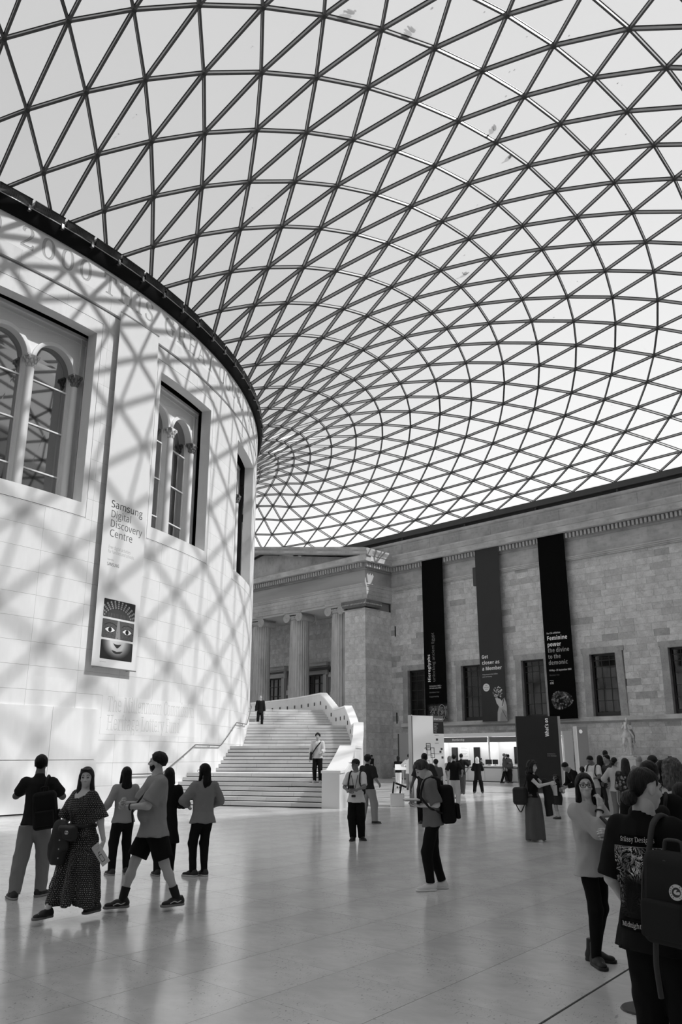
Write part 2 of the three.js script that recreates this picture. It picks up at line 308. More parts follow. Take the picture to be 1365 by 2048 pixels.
  { let prev = -17.9; for (const [a, b] of [...WINDOWS, [68.4, 69]]) { part('backing', arcBox(prev, a - FW + 0.05, FY0 + 0.1, FY1 - 0.1, R - 0.5, R - 0.11), M(0.3, 0.9), drum); prev = b + FW - 0.05; } }
  part('plain_wall', arcBox(67.9, 342.1, 0, 19.75, R - 0.5, R, 90), drumTones[1], drum);
  part('drum_roof', cyl(28.9, 28.9, 0.3, 0, 19.85, 0, 96), M(0.2, 0.9), drum);
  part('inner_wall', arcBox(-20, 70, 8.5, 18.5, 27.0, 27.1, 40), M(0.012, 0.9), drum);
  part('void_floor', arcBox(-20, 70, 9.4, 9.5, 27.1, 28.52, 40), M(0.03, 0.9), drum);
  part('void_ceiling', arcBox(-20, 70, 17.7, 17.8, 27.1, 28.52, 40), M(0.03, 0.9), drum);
  // gutter and its thin bright lip
  part('gutter', new THREE.LatheGeometry([[28.95, 19.72], [29.12, 19.72], [29.26, 20.14], [29.26, 20.2], [28.8, 20.2], [28.8, 19.8], [28.95, 19.72]].map(([x, y]) => new THREE.Vector2(x, y)), 180), M(0.006, 0.7, { specularIntensity: 0.3 }), drum);
  part('gutter_lip', new THREE.TorusGeometry(29.27, 0.018, 6, 240).rotateX(Math.PI / 2).translate(0, 20.18, 0), M(0.5, 0.3, { metalness: 0.8 }), drum);
  // the projecting flat panel at the foot of the drum
  for (const [a, b] of [[-8, -0.3], [-0.3, 3.6], [3.6, 7.5], [7.5, 11.4], [11.4, 15.4]]) for (const [y, t] of [[0.04, 1.6], [1.61, 3.26]]) part('plinth_panel', arcBox(a + 0.012, b - 0.012, y, t - 0.006, R - 0.02, R + 0.1), drumTones[3], drum);
  part('shadow_gap', arcBox(-8, 15.3, 0, 0.045, R - 0.02, R + 0.06), M(0.02, 0.9), drum);
}
// windows of the drum: a pair of arched lights on a slim column
{
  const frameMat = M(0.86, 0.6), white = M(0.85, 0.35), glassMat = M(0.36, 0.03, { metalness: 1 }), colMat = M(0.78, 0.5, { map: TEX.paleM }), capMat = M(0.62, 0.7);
  const RF = 28.15, bend = (g) => { const p = g.attributes.position; for (let i = 0; i < p.count; i++) { const x = p.getX(i), r = RF + p.getZ(i), t = x / RF; p.setXYZ(i, r * Math.sin(t), p.getY(i), r * Math.cos(t)); } g.computeVertexNormals(); return g; };
  const HALF = 2.36, lw = 0.84, cx = 1.0, spring = 15.25, sub = (g) => g;
  const arch = (c, w, y0, ys) => { const h = new THREE.Path(); h.moveTo(c - w, y0); h.lineTo(c - w, ys); h.absarc(c, ys, w, Math.PI, 0, true); h.lineTo(c + w, y0); h.closePath(); return h; };
  function capital(x, r, s = 1) {
    const out = [new THREE.LatheGeometry([[0.1, 0], [0.12, 0.05], [0.11, 0.1], [0.16, 0.25], [0.22, 0.34], [0, 0.34]].map(([a, b]) => new THREE.Vector2(a * s * 1.15, b * 1.2)), 16), box(0.5 * s, 0.06, 0.4 * s, 0, 0.43, 0)];
    for (let row = 0; row < 3; row++) for (let i = 0; i < 8; i++) { const a = (i + row * 0.5) / 8 * Math.PI * 2, q = 0.13 + row * 0.045; out.push(new THREE.SphereGeometry(0.055, 6, 5).scale(0.8, 1.35, 0.6).rotateX(0.4).rotateY(a).translate(Math.sin(a) * q * s * 1.1, 0.1 + row * 0.12, Math.cos(a) * q * s * 1.1)); }
    for (const a of [0.8, 2.35, 3.93, 5.5]) out.push(new THREE.TorusGeometry(0.05, 0.022, 6, 10).rotateY(a + 1.57).translate(Math.sin(a) * 0.25 * s, 0.37, Math.cos(a) * 0.25 * s));
    return merge(out).translate(x, spring - 0.42, r);
  }
  WINDOWS.forEach(([a, b], wi) => {
    const w = struct('window_' + (wi + 1)); w.rotation.y = rad((a + b) / 2);
    const s = new THREE.Shape(); s.moveTo(-HALF, 9.6); s.lineTo(HALF, 9.6); s.lineTo(HALF, 17.0); s.lineTo(-HALF, 17.0); s.closePath();
    s.holes.push(arch(-cx, lw, 9.7, spring), arch(cx, lw, 9.7, spring));
    part('window_frame', bend(new THREE.ExtrudeGeometry(s, { depth: 0.3, bevelEnabled: false, curveSegments: 20 }).translate(0, 0, -0.32)), frameMat, w);
    for (const c of [-cx, cx]) {
      const ring = new THREE.Shape(); ring.absarc(c, spring, lw + 0.13, 0, Math.PI, false); ring.lineTo(c - lw, spring); ring.absarc(c, spring, lw, Math.PI, 0, true); ring.closePath();
      part('arch_moulding', bend(new THREE.ExtrudeGeometry(ring, { depth: 0.05, bevelEnabled: true, bevelSize: 0.015, bevelThickness: 0.015, bevelSegments: 2, curveSegments: 20 }).translate(0, 0, -0.02)), frameMat, w);
      const hole = new THREE.Shape(arch(c, lw, 9.72, spring).getPoints(24));
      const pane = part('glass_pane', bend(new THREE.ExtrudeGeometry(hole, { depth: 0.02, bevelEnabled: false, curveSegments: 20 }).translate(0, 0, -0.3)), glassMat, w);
      for (const y of [11.3, 12.95, 14.6]) part('glazing_bar', bend(box(2 * lw, 0.05, 0.05, c, y, -0.25)), white, w);
      part('jamb_edge', bend(merge([box(0.05, 5.6, 0.06, c - lw + 0.03, 12.45, -0.26), box(0.05, 5.6, 0.06, c + lw - 0.03, 12.45, -0.26)])), frameMat, w);
    }
    part('column_shaft', cyl(0.175, 0.15, spring - 0.42 - 9.6, 0, 9.6, RF + 0.02, 24), colMat, w);
    part('capital', capital(0, RF + 0.02), capMat, w, 'carved leafy capital');
    for (const sx of [-1, 1]) {
      part('half_column', cyl(0.15, 0.13, spring - 0.42 - 9.6, sx * 1.95, 9.6, RF - 0.08, 16), frameMat, w);
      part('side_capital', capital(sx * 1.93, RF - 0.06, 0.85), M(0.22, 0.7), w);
      part('side_pilaster', bend(merge([box(0.09, 7.4, 0.1, sx * (HALF - 0.04), 13.3, 0.02), box(0.05, 7.4, 0.05, sx * (HALF - 0.28), 13.3, 0.0)])), frameMat, w);
    }
    part('head_band', bend(merge([box(2 * HALF, 0.12, 0.12, 0, 16.94, 0.03), box(2 * HALF, 0.05, 0.06, 0, 16.7, 0)])), frameMat, w);
  });
}
// floodlights standing round the gutter
{
  const body = M(0.02, 0.15, { clearcoat: 1 }), dark = M(0.01, 0.5), bright = M(0.16, 0.12, { metalness: 1 });
  const f0 = thing('floodlight', '', 'lamp', [0, 0, 0], 0, 'floodlights round the top of the drum');
  const ribs = []; for (let i = 0; i < 30; i++) ribs.push(rbox(0.016, 0.3, 0.03, -0.56 + i * 0.0386, 20.4, 29.255 - 1.6 * (-0.56 + i * 0.0386) ** 2 * 0.04, 0.005, 1));
  part('housing', [rbox(1.24, 0.35, 0.34, 0, 20.39, 29.08, 0.03, 2)], body, f0);
  part('ribbed_lens', ribs, bright, f0);
  part('bracket', [box(0.1, 0.2, 0.06, 0.5, 20.13, 29.3), box(0.1, 0.06, 0.14, 0.5, 20.05, 29.27)], M(0.45, 0.3, { metalness: 0.9 }), f0);
  part('rim', [box(1.24, 0.03, 0.03, 0, 20.565, 29.25), box(1.24, 0.03, 0.03, 0, 20.215, 29.25)], dark, f0);
  const nth = ['first', 'second', 'third', 'fourth', 'fifth', 'sixth', 'seventh', 'eighth', 'ninth', 'tenth', 'eleventh', 'twelfth', 'thirteenth', 'fourteenth', 'fifteenth', 'sixteenth', 'seventeenth', 'eighteenth'];
  for (let i = 0; i < 18; i++) { const c = i ? f0.clone() : f0; if (i) { c.name = numbered('floodlight'); scene.add(c); } c.rotation.y = rad(4.35 + 2.62 * i); c.userData.label = 'ribbed black floodlight on the drum rim, ' + nth[i] + ' from the left'; }
}
// ---------------------------------------------------------------- the tall poster hanging on the drum
{
  const a = 14.0, b = 18.35, y0 = 4.67, top = 18.2, y1 = 11.2, r = R + 0.22;   // only the lower part is printed
  const W = 620, H = Math.round(W * (y1 - y0) / (rad(b - a) * R)), k = H / (y1 - y0);
  const print = canvasTexture(W, H, (x, w, h) => {
    x.fillStyle = '#dedede'; x.fillRect(0, 0, w, h);
    const Y = (m) => (y1 - m) * k, X = (t) => (t - a) / (b - a) * w;
    x.font = 0.5 * k + 'px sans-serif'; x.textBaseline = 'alphabetic';
    const put = (s, t0, t1, y, c, f) => { x.fillStyle = c; x.font = f + 'px sans-serif'; const l = x.measureText(s).width; x.save(); x.translate(X(t0), Y(y)); x.scale((X(t1) - X(t0)) / l, 1); x.fillText(s, 0, 0); x.restore(); };
    x.lineWidth = 2;
    put('Samsung', 14.58, 17.92, 10.4, '#0a0a0a', 0.37 * k); put('Digital', 14.62, 16.75, 10.03, '#5c5c5c', 0.37 * k);
    put('Discovery', 14.62, 18.0, 9.67, '#5c5c5c', 0.37 * k); put('Centre', 14.64, 17.02, 9.31, '#5c5c5c', 0.37 * k);
    put('Free digital activities', 14.66, 16.9, 8.86, '#a9a9a9', 0.17 * k); put('for families and schools', 14.66, 17.3, 8.7, '#a9a9a9', 0.17 * k);
    put('Supported by', 14.66, 15.25, 8.44, '#888', 0.07 * k); put('SAMSUNG', 14.66, 15.85, 8.24, '#111', 0.16 * k);
    put('Images: Trustees of the museum', 14.72, 15.3, 4.84, '#999', 0.05 * k);
    // three close-ups of painted statues: curls, eyes, mouth
    let s = 5; const rn = () => { s = (s * 16807) % 2147483647; return s / 2147483647; };
    const card = (ya, yb, draw) => { x.save(); x.beginPath(); const L = X(14.68), T = Y(ya), w2 = X(17.86) - L, h2 = Y(yb) - T; x.roundRect ? x.roundRect(L, T, w2, h2, 10) : x.rect(L, T, w2, h2); x.clip(); x.translate(L, T); draw(w2, h2); x.restore(); };
    card(7.06, 6.42, (w2, h2) => {
      x.fillStyle = '#0c0c0c'; x.fillRect(0, 0, w2, h2);
      x.fillStyle = '#3a3a3a'; x.beginPath(); x.ellipse(w2 * 0.45, h2 * 1.35, w2 * 0.5, h2 * 0.85, 0, 0, 7); x.fill();
      for (let row = 0; row < 4; row++) for (let i = 0; i < 17; i++) { const t = Math.PI * (1.02 + 0.96 * i / 16), q = 0.86 + row * 0.11, cx = w2 * 0.45 + Math.cos(t) * w2 * 0.53 * q, cy = h2 * 1.25 + Math.sin(t) * h2 * 0.98 * q; for (let j = 5; j > 0; j--) { const g = 50 + (5 - j) * 34; x.fillStyle = 'rgb(' + [g, g, g] + ')'; x.beginPath(); x.arc(cx + (5 - j) * 0.8, cy - (5 - j) * 0.6, 3.4 * j, 0, 7); x.fill(); } }
      x.strokeStyle = '#6a6a6a'; for (let i = 0; i < 30; i++) { x.beginPath(); const p = rn() * w2; x.moveTo(p, h2); x.lineTo(p + rn() * 20 - 10, h2 * 0.75); x.stroke(); }
    });
    card(6.35, 5.69, (w2, h2) => {
      x.fillStyle = '#4e4e4e'; x.fillRect(0, 0, w2, h2);
      for (let i = 0; i < 900; i++) { const g = 50 + rn() * 80; x.fillStyle = 'rgba(' + [g, g, g, 0.5] + ')'; x.fillRect(rn() * w2, rn() * h2, 2 + rn() * 7, 2 + rn() * 5); }
      x.fillStyle = '#8a8a8a'; x.beginPath(); x.moveTo(w2 * 0.46, 0); x.lineTo(w2 * 0.52, 0); x.lineTo(w2 * 0.58, h2); x.lineTo(w2 * 0.42, h2); x.fill();
      for (const [cx, cy] of [[0.24, 0.55], [0.78, 0.55]]) {
        x.fillStyle = '#e6e6e6'; x.strokeStyle = '#0b0b0b'; x.lineWidth = 5; x.beginPath(); x.moveTo((cx - 0.16) * w2, cy * h2); x.quadraticCurveTo(cx * w2, (cy - 0.32) * h2, (cx + 0.16) * w2, cy * h2); x.quadraticCurveTo(cx * w2, (cy + 0.3) * h2, (cx - 0.16) * w2, cy * h2); x.fill(); x.stroke();
        x.fillStyle = '#0a0a0a'; x.beginPath(); x.arc(cx * w2, (cy - 0.01) * h2, h2 * 0.13, 0, 7); x.fill();
        x.lineWidth = 8; x.strokeStyle = '#222'; x.beginPath(); x.moveTo((cx - 0.18) * w2, (cy - 0.22) * h2); x.quadraticCurveTo(cx * w2, (cy - 0.5) * h2, (cx + 0.2) * w2, (cy - 0.22) * h2); x.stroke();
      }
      x.fillStyle = '#151515'; for (let i = 0; i < 26; i++) x.fillRect(rn() * w2, h2 * (0.6 + 0.4 * rn()), 3 + rn() * 9, 3 + rn() * 8);
    });
    card(5.62, 4.96, (w2, h2) => {
      x.fillStyle = '#111'; x.fillRect(0, 0, w2, h2);
      for (let j = 24; j >= 0; j--) { const g = 205 - j * 7; x.fillStyle = 'rgb(' + [g, g, g] + ')'; x.beginPath(); x.ellipse(w2 * 0.5, h2 * -0.05, w2 * (0.22 + 0.0105 * j), h2 * (0.6 + 0.016 * j), 0, 0, 7); x.fill(); }
      x.fillStyle = '#2e2e2e'; x.beginPath(); x.moveTo(w2 * 0.37, h2 * 0.12); x.quadraticCurveTo(w2 * 0.42, h2 * 0.3, w2 * 0.5, h2 * 0.38); x.quadraticCurveTo(w2 * 0.58, h2 * 0.3, w2 * 0.63, h2 * 0.12); x.quadraticCurveTo(w2 * 0.5, h2 * 0.24, w2 * 0.37, h2 * 0.12); x.fill();
      x.fillStyle = '#333'; x.beginPath(); x.moveTo(w2 * 0.33, h2 * 0.5); x.quadraticCurveTo(w2 * 0.44, h2 * 0.52, w2 * 0.5, h2 * 0.56); x.quadraticCurveTo(w2 * 0.57, h2 * 0.52, w2 * 0.69, h2 * 0.5); x.quadraticCurveTo(w2 * 0.5, h2 * 0.88, w2 * 0.33, h2 * 0.5); x.fill();
      x.strokeStyle = '#9a9a9a'; x.lineWidth = 5; x.beginPath(); x.moveTo(w2 * 0.42, h2 * 0.66); x.quadraticCurveTo(w2 * 0.5, h2 * 0.72, w2 * 0.58, h2 * 0.66); x.stroke();
    });
  });
  const p = thing('wall_banner', 'tall white hanging banner with bold lettering and three statue close-ups on the round drum', 'banner');
  const g = arcBox(a, b, y0, top, r - 0.012, r, 8), uv = g.attributes.uv, q = g.attributes.position;
  for (let i = 0; i < uv.count; i++) { const front = Math.hypot(q.getX(i), q.getZ(i)) > r - 0.006; uv.setXY(i, front ? (Math.atan2(q.getX(i), q.getZ(i)) * 180 / Math.PI - a) / (b - a) : 0.001, front ? (q.getY(i) - y0) / (y1 - y0) : 0.5); }
  part('printed_sheet', g, new THREE.MeshPhysicalMaterial({ map: print, roughness: 0.6 }), p);
  part('hanging_rail', merge([arcBox(a - 0.02, b + 0.02, y0 - 0.03, y0 + 0.01, r - 0.03, r + 0.015, 6)]), M(0.4, 0.3, { metalness: 0.7 }), p);
  part('hanging_rail', merge([arcBox(a - 0.02, b + 0.02, top - 0.02, top + 0.03, r - 0.03, r + 0.015, 6)]), M(0.4, 0.3, { metalness: 0.7 }), p);
  for (const t of [a + 0.5, b - 0.5]) for (const y of [y0, top]) part('wall_bracket', arcBox(t - 0.03, t + 0.03, y - 0.03, y + 0.03, R, r - 0.005, 1), M(0.3, 0.4), p);
}
// ---------------------------------------------------------------- staircase round the drum
const RISE = 0.155, GO = 0.645, FLIGHT = [22.85, 32.55, 42.35, 52.2];
const inner = (t) => 35.5 - 0.063 * (t - 24);
const treadAt = (t) => { let h = 0; for (const f of FLIGHT) h += RISE * Math.min(7, Math.max(0, Math.floor((t - f) / GO) + 1)); return h; };
{
  const st = struct('staircase', 'broad curved white stone stair climbing round the drum');
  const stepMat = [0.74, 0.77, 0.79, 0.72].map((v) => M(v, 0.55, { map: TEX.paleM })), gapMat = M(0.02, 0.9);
  let h = 0; const end = 92;
  FLIGHT.forEach((f, fi) => {
    for (let i = 0; i < 7; i++) {
      const t0 = f + i * GO, last = i === 6, t1 = last ? (FLIGHT[fi + 1] ?? end) : t0 + GO; h += RISE;
      // each step is laid in several slabs with fine joints
      const cuts = [29]; let r = 29; while (r < inner(t0) - 0.9) { r += 1.15 + rnd() * 0.7; cuts.push(Math.min(r, inner(t0))); } cuts[cuts.length - 1] = inner(t0) + 0.03;
      const slabs = []; for (let c = 0; c + 1 < cuts.length; c++) { const q = arcBox(t0 - 0.05, t1 + 0.02, h - RISE + 0.03, h, cuts[c] + 0.004, cuts[c + 1] - 0.004, Math.max(1, Math.ceil((t1 - t0) / 2)), [rnd() * 5, rnd() * 5]); slabs.push(q); }
      part('stone_step', slabs, stepMat[(fi * 7 + i) % 4], st);
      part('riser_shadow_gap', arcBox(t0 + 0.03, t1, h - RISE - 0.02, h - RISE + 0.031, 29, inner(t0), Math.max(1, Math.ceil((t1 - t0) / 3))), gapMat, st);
      part('step_core', arcBox(t0 + 0.2, t1 + 0.3, 0, h - 0.05, 29, inner(t0), Math.max(1, Math.ceil((t1 - t0) / 3))), M(0.5, 0.8), st);
    }
  });
  // outer parapet wall, its sloping coping follows the flights
  const cop = []; cop.push([22.6, 1.24], [23.7, 1.26]); FLIGHT.forEach((f, i) => { const a = [23.7, 32.3, 42.1, 52.1][i], b = [27.2, 36.9, 46.8, 56.8][i]; if (i) cop.push([a, 7 * RISE * i + 1.03]); cop.push([b, 7 * RISE * (i + 1) + 1.03]); }); cop.push([92, 7 * RISE * 4 + 1.03]);
  const copY = (t) => step(t, cop, 1);
  const ts = []; for (let t = 22.6; t < 92; t += 0.5) ts.push(t); for (const c of cop) ts.push(c[0]); ts.sort((p, q) => p - q);
  const wallAt = (lo, hi, ri, ro, name, mat) => {                // swept between two height functions
    const pos = [], uv = [], idx = [], N = ts.length;
    ts.forEach((t) => { const a = ri(t), b = ro(t), l = lo(t), u = hi(t), arc = rad(t) * 35; for (const [r, y] of [[a, l], [a, u], [a, u], [b, u], [b, u], [b, l], [b, l], [a, l]]) { const p = onDrum(t, r, y); pos.push(p.x, p.y, p.z); uv.push(arc, y + r); } });
    for (let i = 0; i + 1 < N; i++) for (let s = 0; s < 4; s++) { const p = i * 8 + s * 2, q = p + 8; idx.push(p, p + 1, q + 1, p, q + 1, q); }
    const cap = (i, f) => { const b = pos.length / 3; for (const s of [0, 1, 3, 5]) { pos.push(...pos.slice((i * 8 + s) * 3, (i * 8 + s) * 3 + 3)); uv.push(0, 0); } idx.push(...(f ? [b, b + 1, b + 2, b, b + 2, b + 3] : [b, b + 2, b + 1, b, b + 3, b + 2])); };
    cap(0, false); cap(N - 1, true);
    const g = new THREE.BufferGeometry(); g.setAttribute('position', new THREE.Float32BufferAttribute(pos, 3)); g.setAttribute('uv', new THREE.Float32BufferAttribute(uv, 2)); g.setIndex(idx); g.computeVertexNormals();
    return part(name, g, mat, st);
  };
  const thick = (t) => t < 30 ? lerp(0.66, 0.42, smooth((t - 25) / 5)) : lerp(0.42, 0.34, smooth((t - 30) / 15));
  wallAt(() => 0, (t) => copY(t) - 0.09, inner, (t) => inner(t) + thick(t), 'parapet_wall', M(0.8, 0.5, { map: TEX.paleM }));
  wallAt((t) => copY(t) - 0.088, copY, (t) => inner(t) - 0.035, (t) => inner(t) + thick(t) + 0.035, 'coping', M(0.86, 0.42));
  for (let t = 33.4, i = 0; t < 72; t += 1.95, i++) { const y = treadAt(t) + 0.42, p = onDrum(t, inner(t) - 0.012, y); part('step_light', rbox(0.2, 0.2, 0.03, 0, 0, 0, 0.01).rotateY(rad(t)).translate(p.x, p.y, p.z), M(0.02, 0.4), st); }
  // handrail on the drum
  const hr = thing('handrail', 'stainless steel handrail stepping up the drum wall beside the stair', 'handrail');
  const pts = [[18.65, 1.1], [22.6, 1.1], [27.5, 2.16], [32.9, 2.17], [37.6, 3.22], [43.0, 3.24], [47.6, 4.28], [53, 4.3], [57.6, 5.3], [70, 5.3]], dense = [];
  for (let i = 0; i + 1 < pts.length; i++) for (let k = 0; k < 8; k++) dense.push(onDrum(lerp(pts[i][0], pts[i + 1][0], k / 8), 29.1, lerp(pts[i][1], pts[i + 1][1], k / 8)));
  part('rail', new THREE.TubeGeometry(new THREE.CatmullRomCurve3(dense, false, 'catmullrom', 0.2), dense.length * 2, 0.026, 10), M(0.35, 0.25, { metalness: 0.9 }), hr);
  for (const t of [19, 25.6, 30.2, 36.2, 40.5, 46.5, 50.5, 56]) { const y = step(t, pts, 1); part('rail_bracket', [rod(onDrum(t, 29.0, y - 0.07), onDrum(t, 29.1, y - 0.07), 0.011), rod(onDrum(t, 29.1, y - 0.075), onDrum(t, 29.1, y), 0.011)], M(0.35, 0.25, { metalness: 0.9 }), hr); }
}
// ---------------------------------------------------------------- floor of polished limestone slabs
{
  const fl = struct('floor'), TX = scaled(TEX.limestone, 0.42), list = [], tones = [0.74, 0.765, 0.78, 0.795, 0.81].map((v) => M(v, 0.16, { map: TX, ior: 1.55, bumpMap: scaled(TEX.fine, 0.35), bumpScale: 0.0004 }));
  const SK = Math.tan(rad(7.5)), P = 0.96, Wd = 0.95;
  const unit = new Map();
  const slab = (w, d) => { const key = w + '|' + d; if (!unit.has(key)) { // a slab in plan coordinates, skewed by the pattern, with a hair-fine chamfer
    const hw = w / 2, hd = d / 2, c = 0.0022, sh = (x, z) => z - x * SK, pos = [], uv = [], idx = [];
    const rings = [[0, 0.0], [c, 0.0015], [c, 0.0015]]; const top = [[-hw, hd], [hw, hd], [hw, -hd], [-hw, -hd]];
    const add = (x, y, z) => { pos.push(x, y, sh(x, z)); uv.push(x, z); return pos.length / 3 - 1; };
    const o = top.map(([x, z]) => add(x, -0.02, z)), m = top.map(([x, z]) => add(x, -0.0018, z)), i = top.map(([x, z]) => add(x, 0, z));
    for (let k = 0; k < 4; k++) { const n = (k + 1) % 4; idx.push(o[k], o[n], m[n], o[k], m[n], m[k], m[k], m[n], i[n], m[k], i[n], i[k]); } idx.push(i[0], i[1], i[2], i[0], i[2], i[3]);
    const g = new THREE.BufferGeometry(); g.setAttribute('position', new THREE.Float32BufferAttribute(pos, 3)); g.setAttribute('uv', new THREE.Float32BufferAttribute(uv, 2)); g.setIndex(idx); const s = g.toNonIndexed(); s.computeVertexNormals(); unit.set(key, s); } return unit.get(key); };
  for (let j = 3; j < 56; j++) {
    const z0 = 50.41 - (j - 3) * P;                                // front joint of the row at x = 0
    for (let i = -8; i < 48; i++) {
      const x0 = i * Wd, gx = i === 0 ? 0.008 : rnd() < 0.3 ? 0.005 : 0.003, gz = j % 3 === 0 ? 0.006 : 0.0035;
      const cx = x0 + Wd / 2, cz = z0 - P / 2 - cx * SK; if (cx > 46.5 || cz < 3 && cx < 20) continue; const r = Math.hypot(cx, cz); if (r < 28.3) continue;
      const g = slab(+(Wd - gx).toFixed(4), +(P - gz).toFixed(4)), at = V(cx, 0, cz); if (!shows(at, 1, 20)) continue;
      list.push({ geo: g, mat: tones[Math.floor(rnd() * 5)], at, size: 1, m4: new THREE.Matrix4().setPosition(cx, 0, cz) });
    }
  }
  // rows nearer the photographer, in wider slabs beyond the dark joint
  for (let j = 0; j < 6; j++) for (let i = -10; i < 12; i++) { const cx = (i + 0.5) * 1.9, cz = 50.425 + (j + 0.5) * 1.2 - cx * SK; if (cz > 62) continue; list.push({ geo: slab(1.896, 1.19), mat: tones[Math.floor(rnd() * 5)], at: V(cx, 0, cz), size: 1.5, m4: new THREE.Matrix4().setPosition(cx, 0, cz) }); }
  pieces(list, fl, 'floor_slab', 300);
  part('floor_bed', box(2 * XW, 0.3, ZS - ZN, 0, -0.157, (ZS + ZN) / 2), M(0.03, 0.8), fl);
}
// ---------------------------------------------------------------- the other walls of the court, outside the frame or hidden
for (const [n, w, d, x, z] of [['wall_west', 1, ZS - ZN, -XW - 0.5, (ZS + ZN) / 2], ['wall_south', 2 * XW + 4, 1, 0, ZS + 0.5], ['wall_north', 2 * XW + 4, 1, 0, ZN - 0.5]]) { const s = struct(n); part('ashlar_face', box(w, 20.3, d, x, 10.1, z), M(0.75, 0.85, { map: scaled(TEX.stone, 1) }), s); if (n === 'wall_south') part('south_range', box(2 * XW, 20, 6, 0, 30.1, ZS + 6), M(0.5, 0.85, { map: scaled(TEX.stone, 1) }), s); }
// ---------------------------------------------------------------- east wall with cornice, windows and portico
const east = struct('wall_east', 'old ashlar stone wall with dentil cornice and tall windows');
const stoneT = scaled(TEX.stone, 0.5), streakT = scaled(TEX.streak, 0.22);
const ash = [0.52, 0.68, 0.76, 0.8, 0.83, 0.88].map((v) => M(v, 0.85, { map: stoneT })), trimM = M(0.74, 0.8, { map: streakT }), corM = M(0.78, 0.8, { map: streakT });
const WZ = [10.35, 15.85, 21.4, 27.0, 32.65, 38.3, 43.9, 49.5], CORNER = 7.7;
{
  const list = [], CH = 0.452, X0 = XW;
  for (let j = 0; j < 35; j++) {
    const y0 = j * CH, y1 = Math.min(15.6, y0 + CH); let z = CORNER - 0.15 + (j % 2 ? 0 : -0.6);
    while (z < ZS) {
      const w = 1.0 + rnd() * 0.55; let a = Math.max(CORNER - 0.15, z), b = Math.min(ZS, z + w); z += w;
      let segs = [[a, b]];
      if (y1 > 4.1 && y0 < 9.03) for (const c of WZ) segs = segs.flatMap(([p, q]) => { const l = c - 1.53, r = c + 1.53; if (q <= l || p >= r) return [[p, q]]; const o = []; if (p < l) o.push([p, l]); if (q > r) o.push([r, q]); return o; });
      for (const [p, q] of segs) if (q - p > 0.06) list.push({ geo: rbox(0.2, y1 - y0 - 0.005, q - p - 0.005, X0 + 0.1 - (rnd() * 0.004), (y0 + y1) / 2, (p + q) / 2, 0.006, 1), mat: ash[Math.min(5, Math.floor((rnd() * 0.6 + rnd() * 0.4) * 6))], at: V(X0, (y0 + y1) / 2, (p + q) / 2), size: 0.9 });
    }
  }
  for (const q of list) { const p = q.geo.attributes.position, u = q.geo.attributes.uv, o = rnd() * 7, o2 = rnd() * 7; for (let i = 0; i < p.count; i++) u.setXY(i, p.getZ(i) + o + p.getX(i), p.getY(i) + o2); }
  pieces(list, east, 'ashlar_block', 300);
  // backing wall with the window openings left through it
  let prev = 5.7; for (const c of [...WZ, ZS + 3]) { part('wall_core', box(0.9, 20, Math.min(c - 1.0, ZS) - prev, X0 + 0.19 + 0.45, 10, (Math.min(c - 1.0, ZS) + prev) / 2), M(0.2, 0.9), east); prev = c + 1.0; if (prev < ZS && c < ZS) { part('wall_core', box(0.9, 4.35, 2, X0 + 0.64, 2.175, c), M(0.2, 0.9), east); part('wall_core', box(0.9, 20 - 8.65, 2, X0 + 0.64, 14.32, c), M(0.2, 0.9), east); } }
  part('room_behind', [box(0.2, 6, ZS + 6, X0 + 4.2, 6.5, (ZS - 6) / 2), box(4, 0.2, ZS + 6, X0 + 2.2, 9.6, (ZS - 6) / 2), box(4, 0.2, ZS + 6, X0 + 2.2, 3.4, (ZS - 6) / 2), box(4, 6, 0.2, X0 + 2.2, 6.5, 4)], M(0.07, 0.9), east);
  // mouldings
  const z0 = CORNER, z1 = ZS;
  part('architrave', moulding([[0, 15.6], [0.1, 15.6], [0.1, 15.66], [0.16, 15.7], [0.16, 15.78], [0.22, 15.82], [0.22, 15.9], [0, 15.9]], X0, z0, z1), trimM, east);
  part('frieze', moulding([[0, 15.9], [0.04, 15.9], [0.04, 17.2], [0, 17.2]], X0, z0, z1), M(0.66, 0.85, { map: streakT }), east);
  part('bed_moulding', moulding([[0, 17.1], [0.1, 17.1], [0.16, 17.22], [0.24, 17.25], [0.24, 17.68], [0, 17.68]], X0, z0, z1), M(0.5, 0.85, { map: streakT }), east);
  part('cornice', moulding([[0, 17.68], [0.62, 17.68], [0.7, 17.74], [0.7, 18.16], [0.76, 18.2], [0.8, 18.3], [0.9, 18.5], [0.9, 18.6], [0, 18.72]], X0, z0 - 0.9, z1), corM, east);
  const dg = rbox(0.22, 0.36, 0.17, 0, 0, 0, 0.01, 1); for (let z = z0 + 0.1; z < 44; z += 0.305) { const d = part('dentil', dg, trimM, east); d.position.set(X0 - 0.34, 17.46, z); }
  part('parapet', moulding([[-0.6, 18.5], [0.02, 18.5], [0.02, 19.72], [0.12, 19.78], [0.16, 19.86], [0.16, 20.0], [-0.6, 20.0]], X0, ZN, z1), M(0.72, 0.85, { map: streakT }), east);
  for (let z = 9; z < 44; z += 3.1) part('parapet_joint', box(0.006, 1.15, 0.014, X0 - 0.022, 19.1, z), M(0.12, 0.9), east);
  part('sill_course', moulding([[0, 3.92], [0.12, 3.98], [0.22, 4.04], [0.26, 4.06], [0.26, 4.3], [0.22, 4.34], [0, 4.36]], X0, z0 + 1.0, z1), M(0.8, 0.75, { map: streakT }), east);
  // windows
  const black = M(0.018, 0.5), glassM = M(0.5, 0.04, { transmission: 1, thickness: 0, ior: 1.5 });
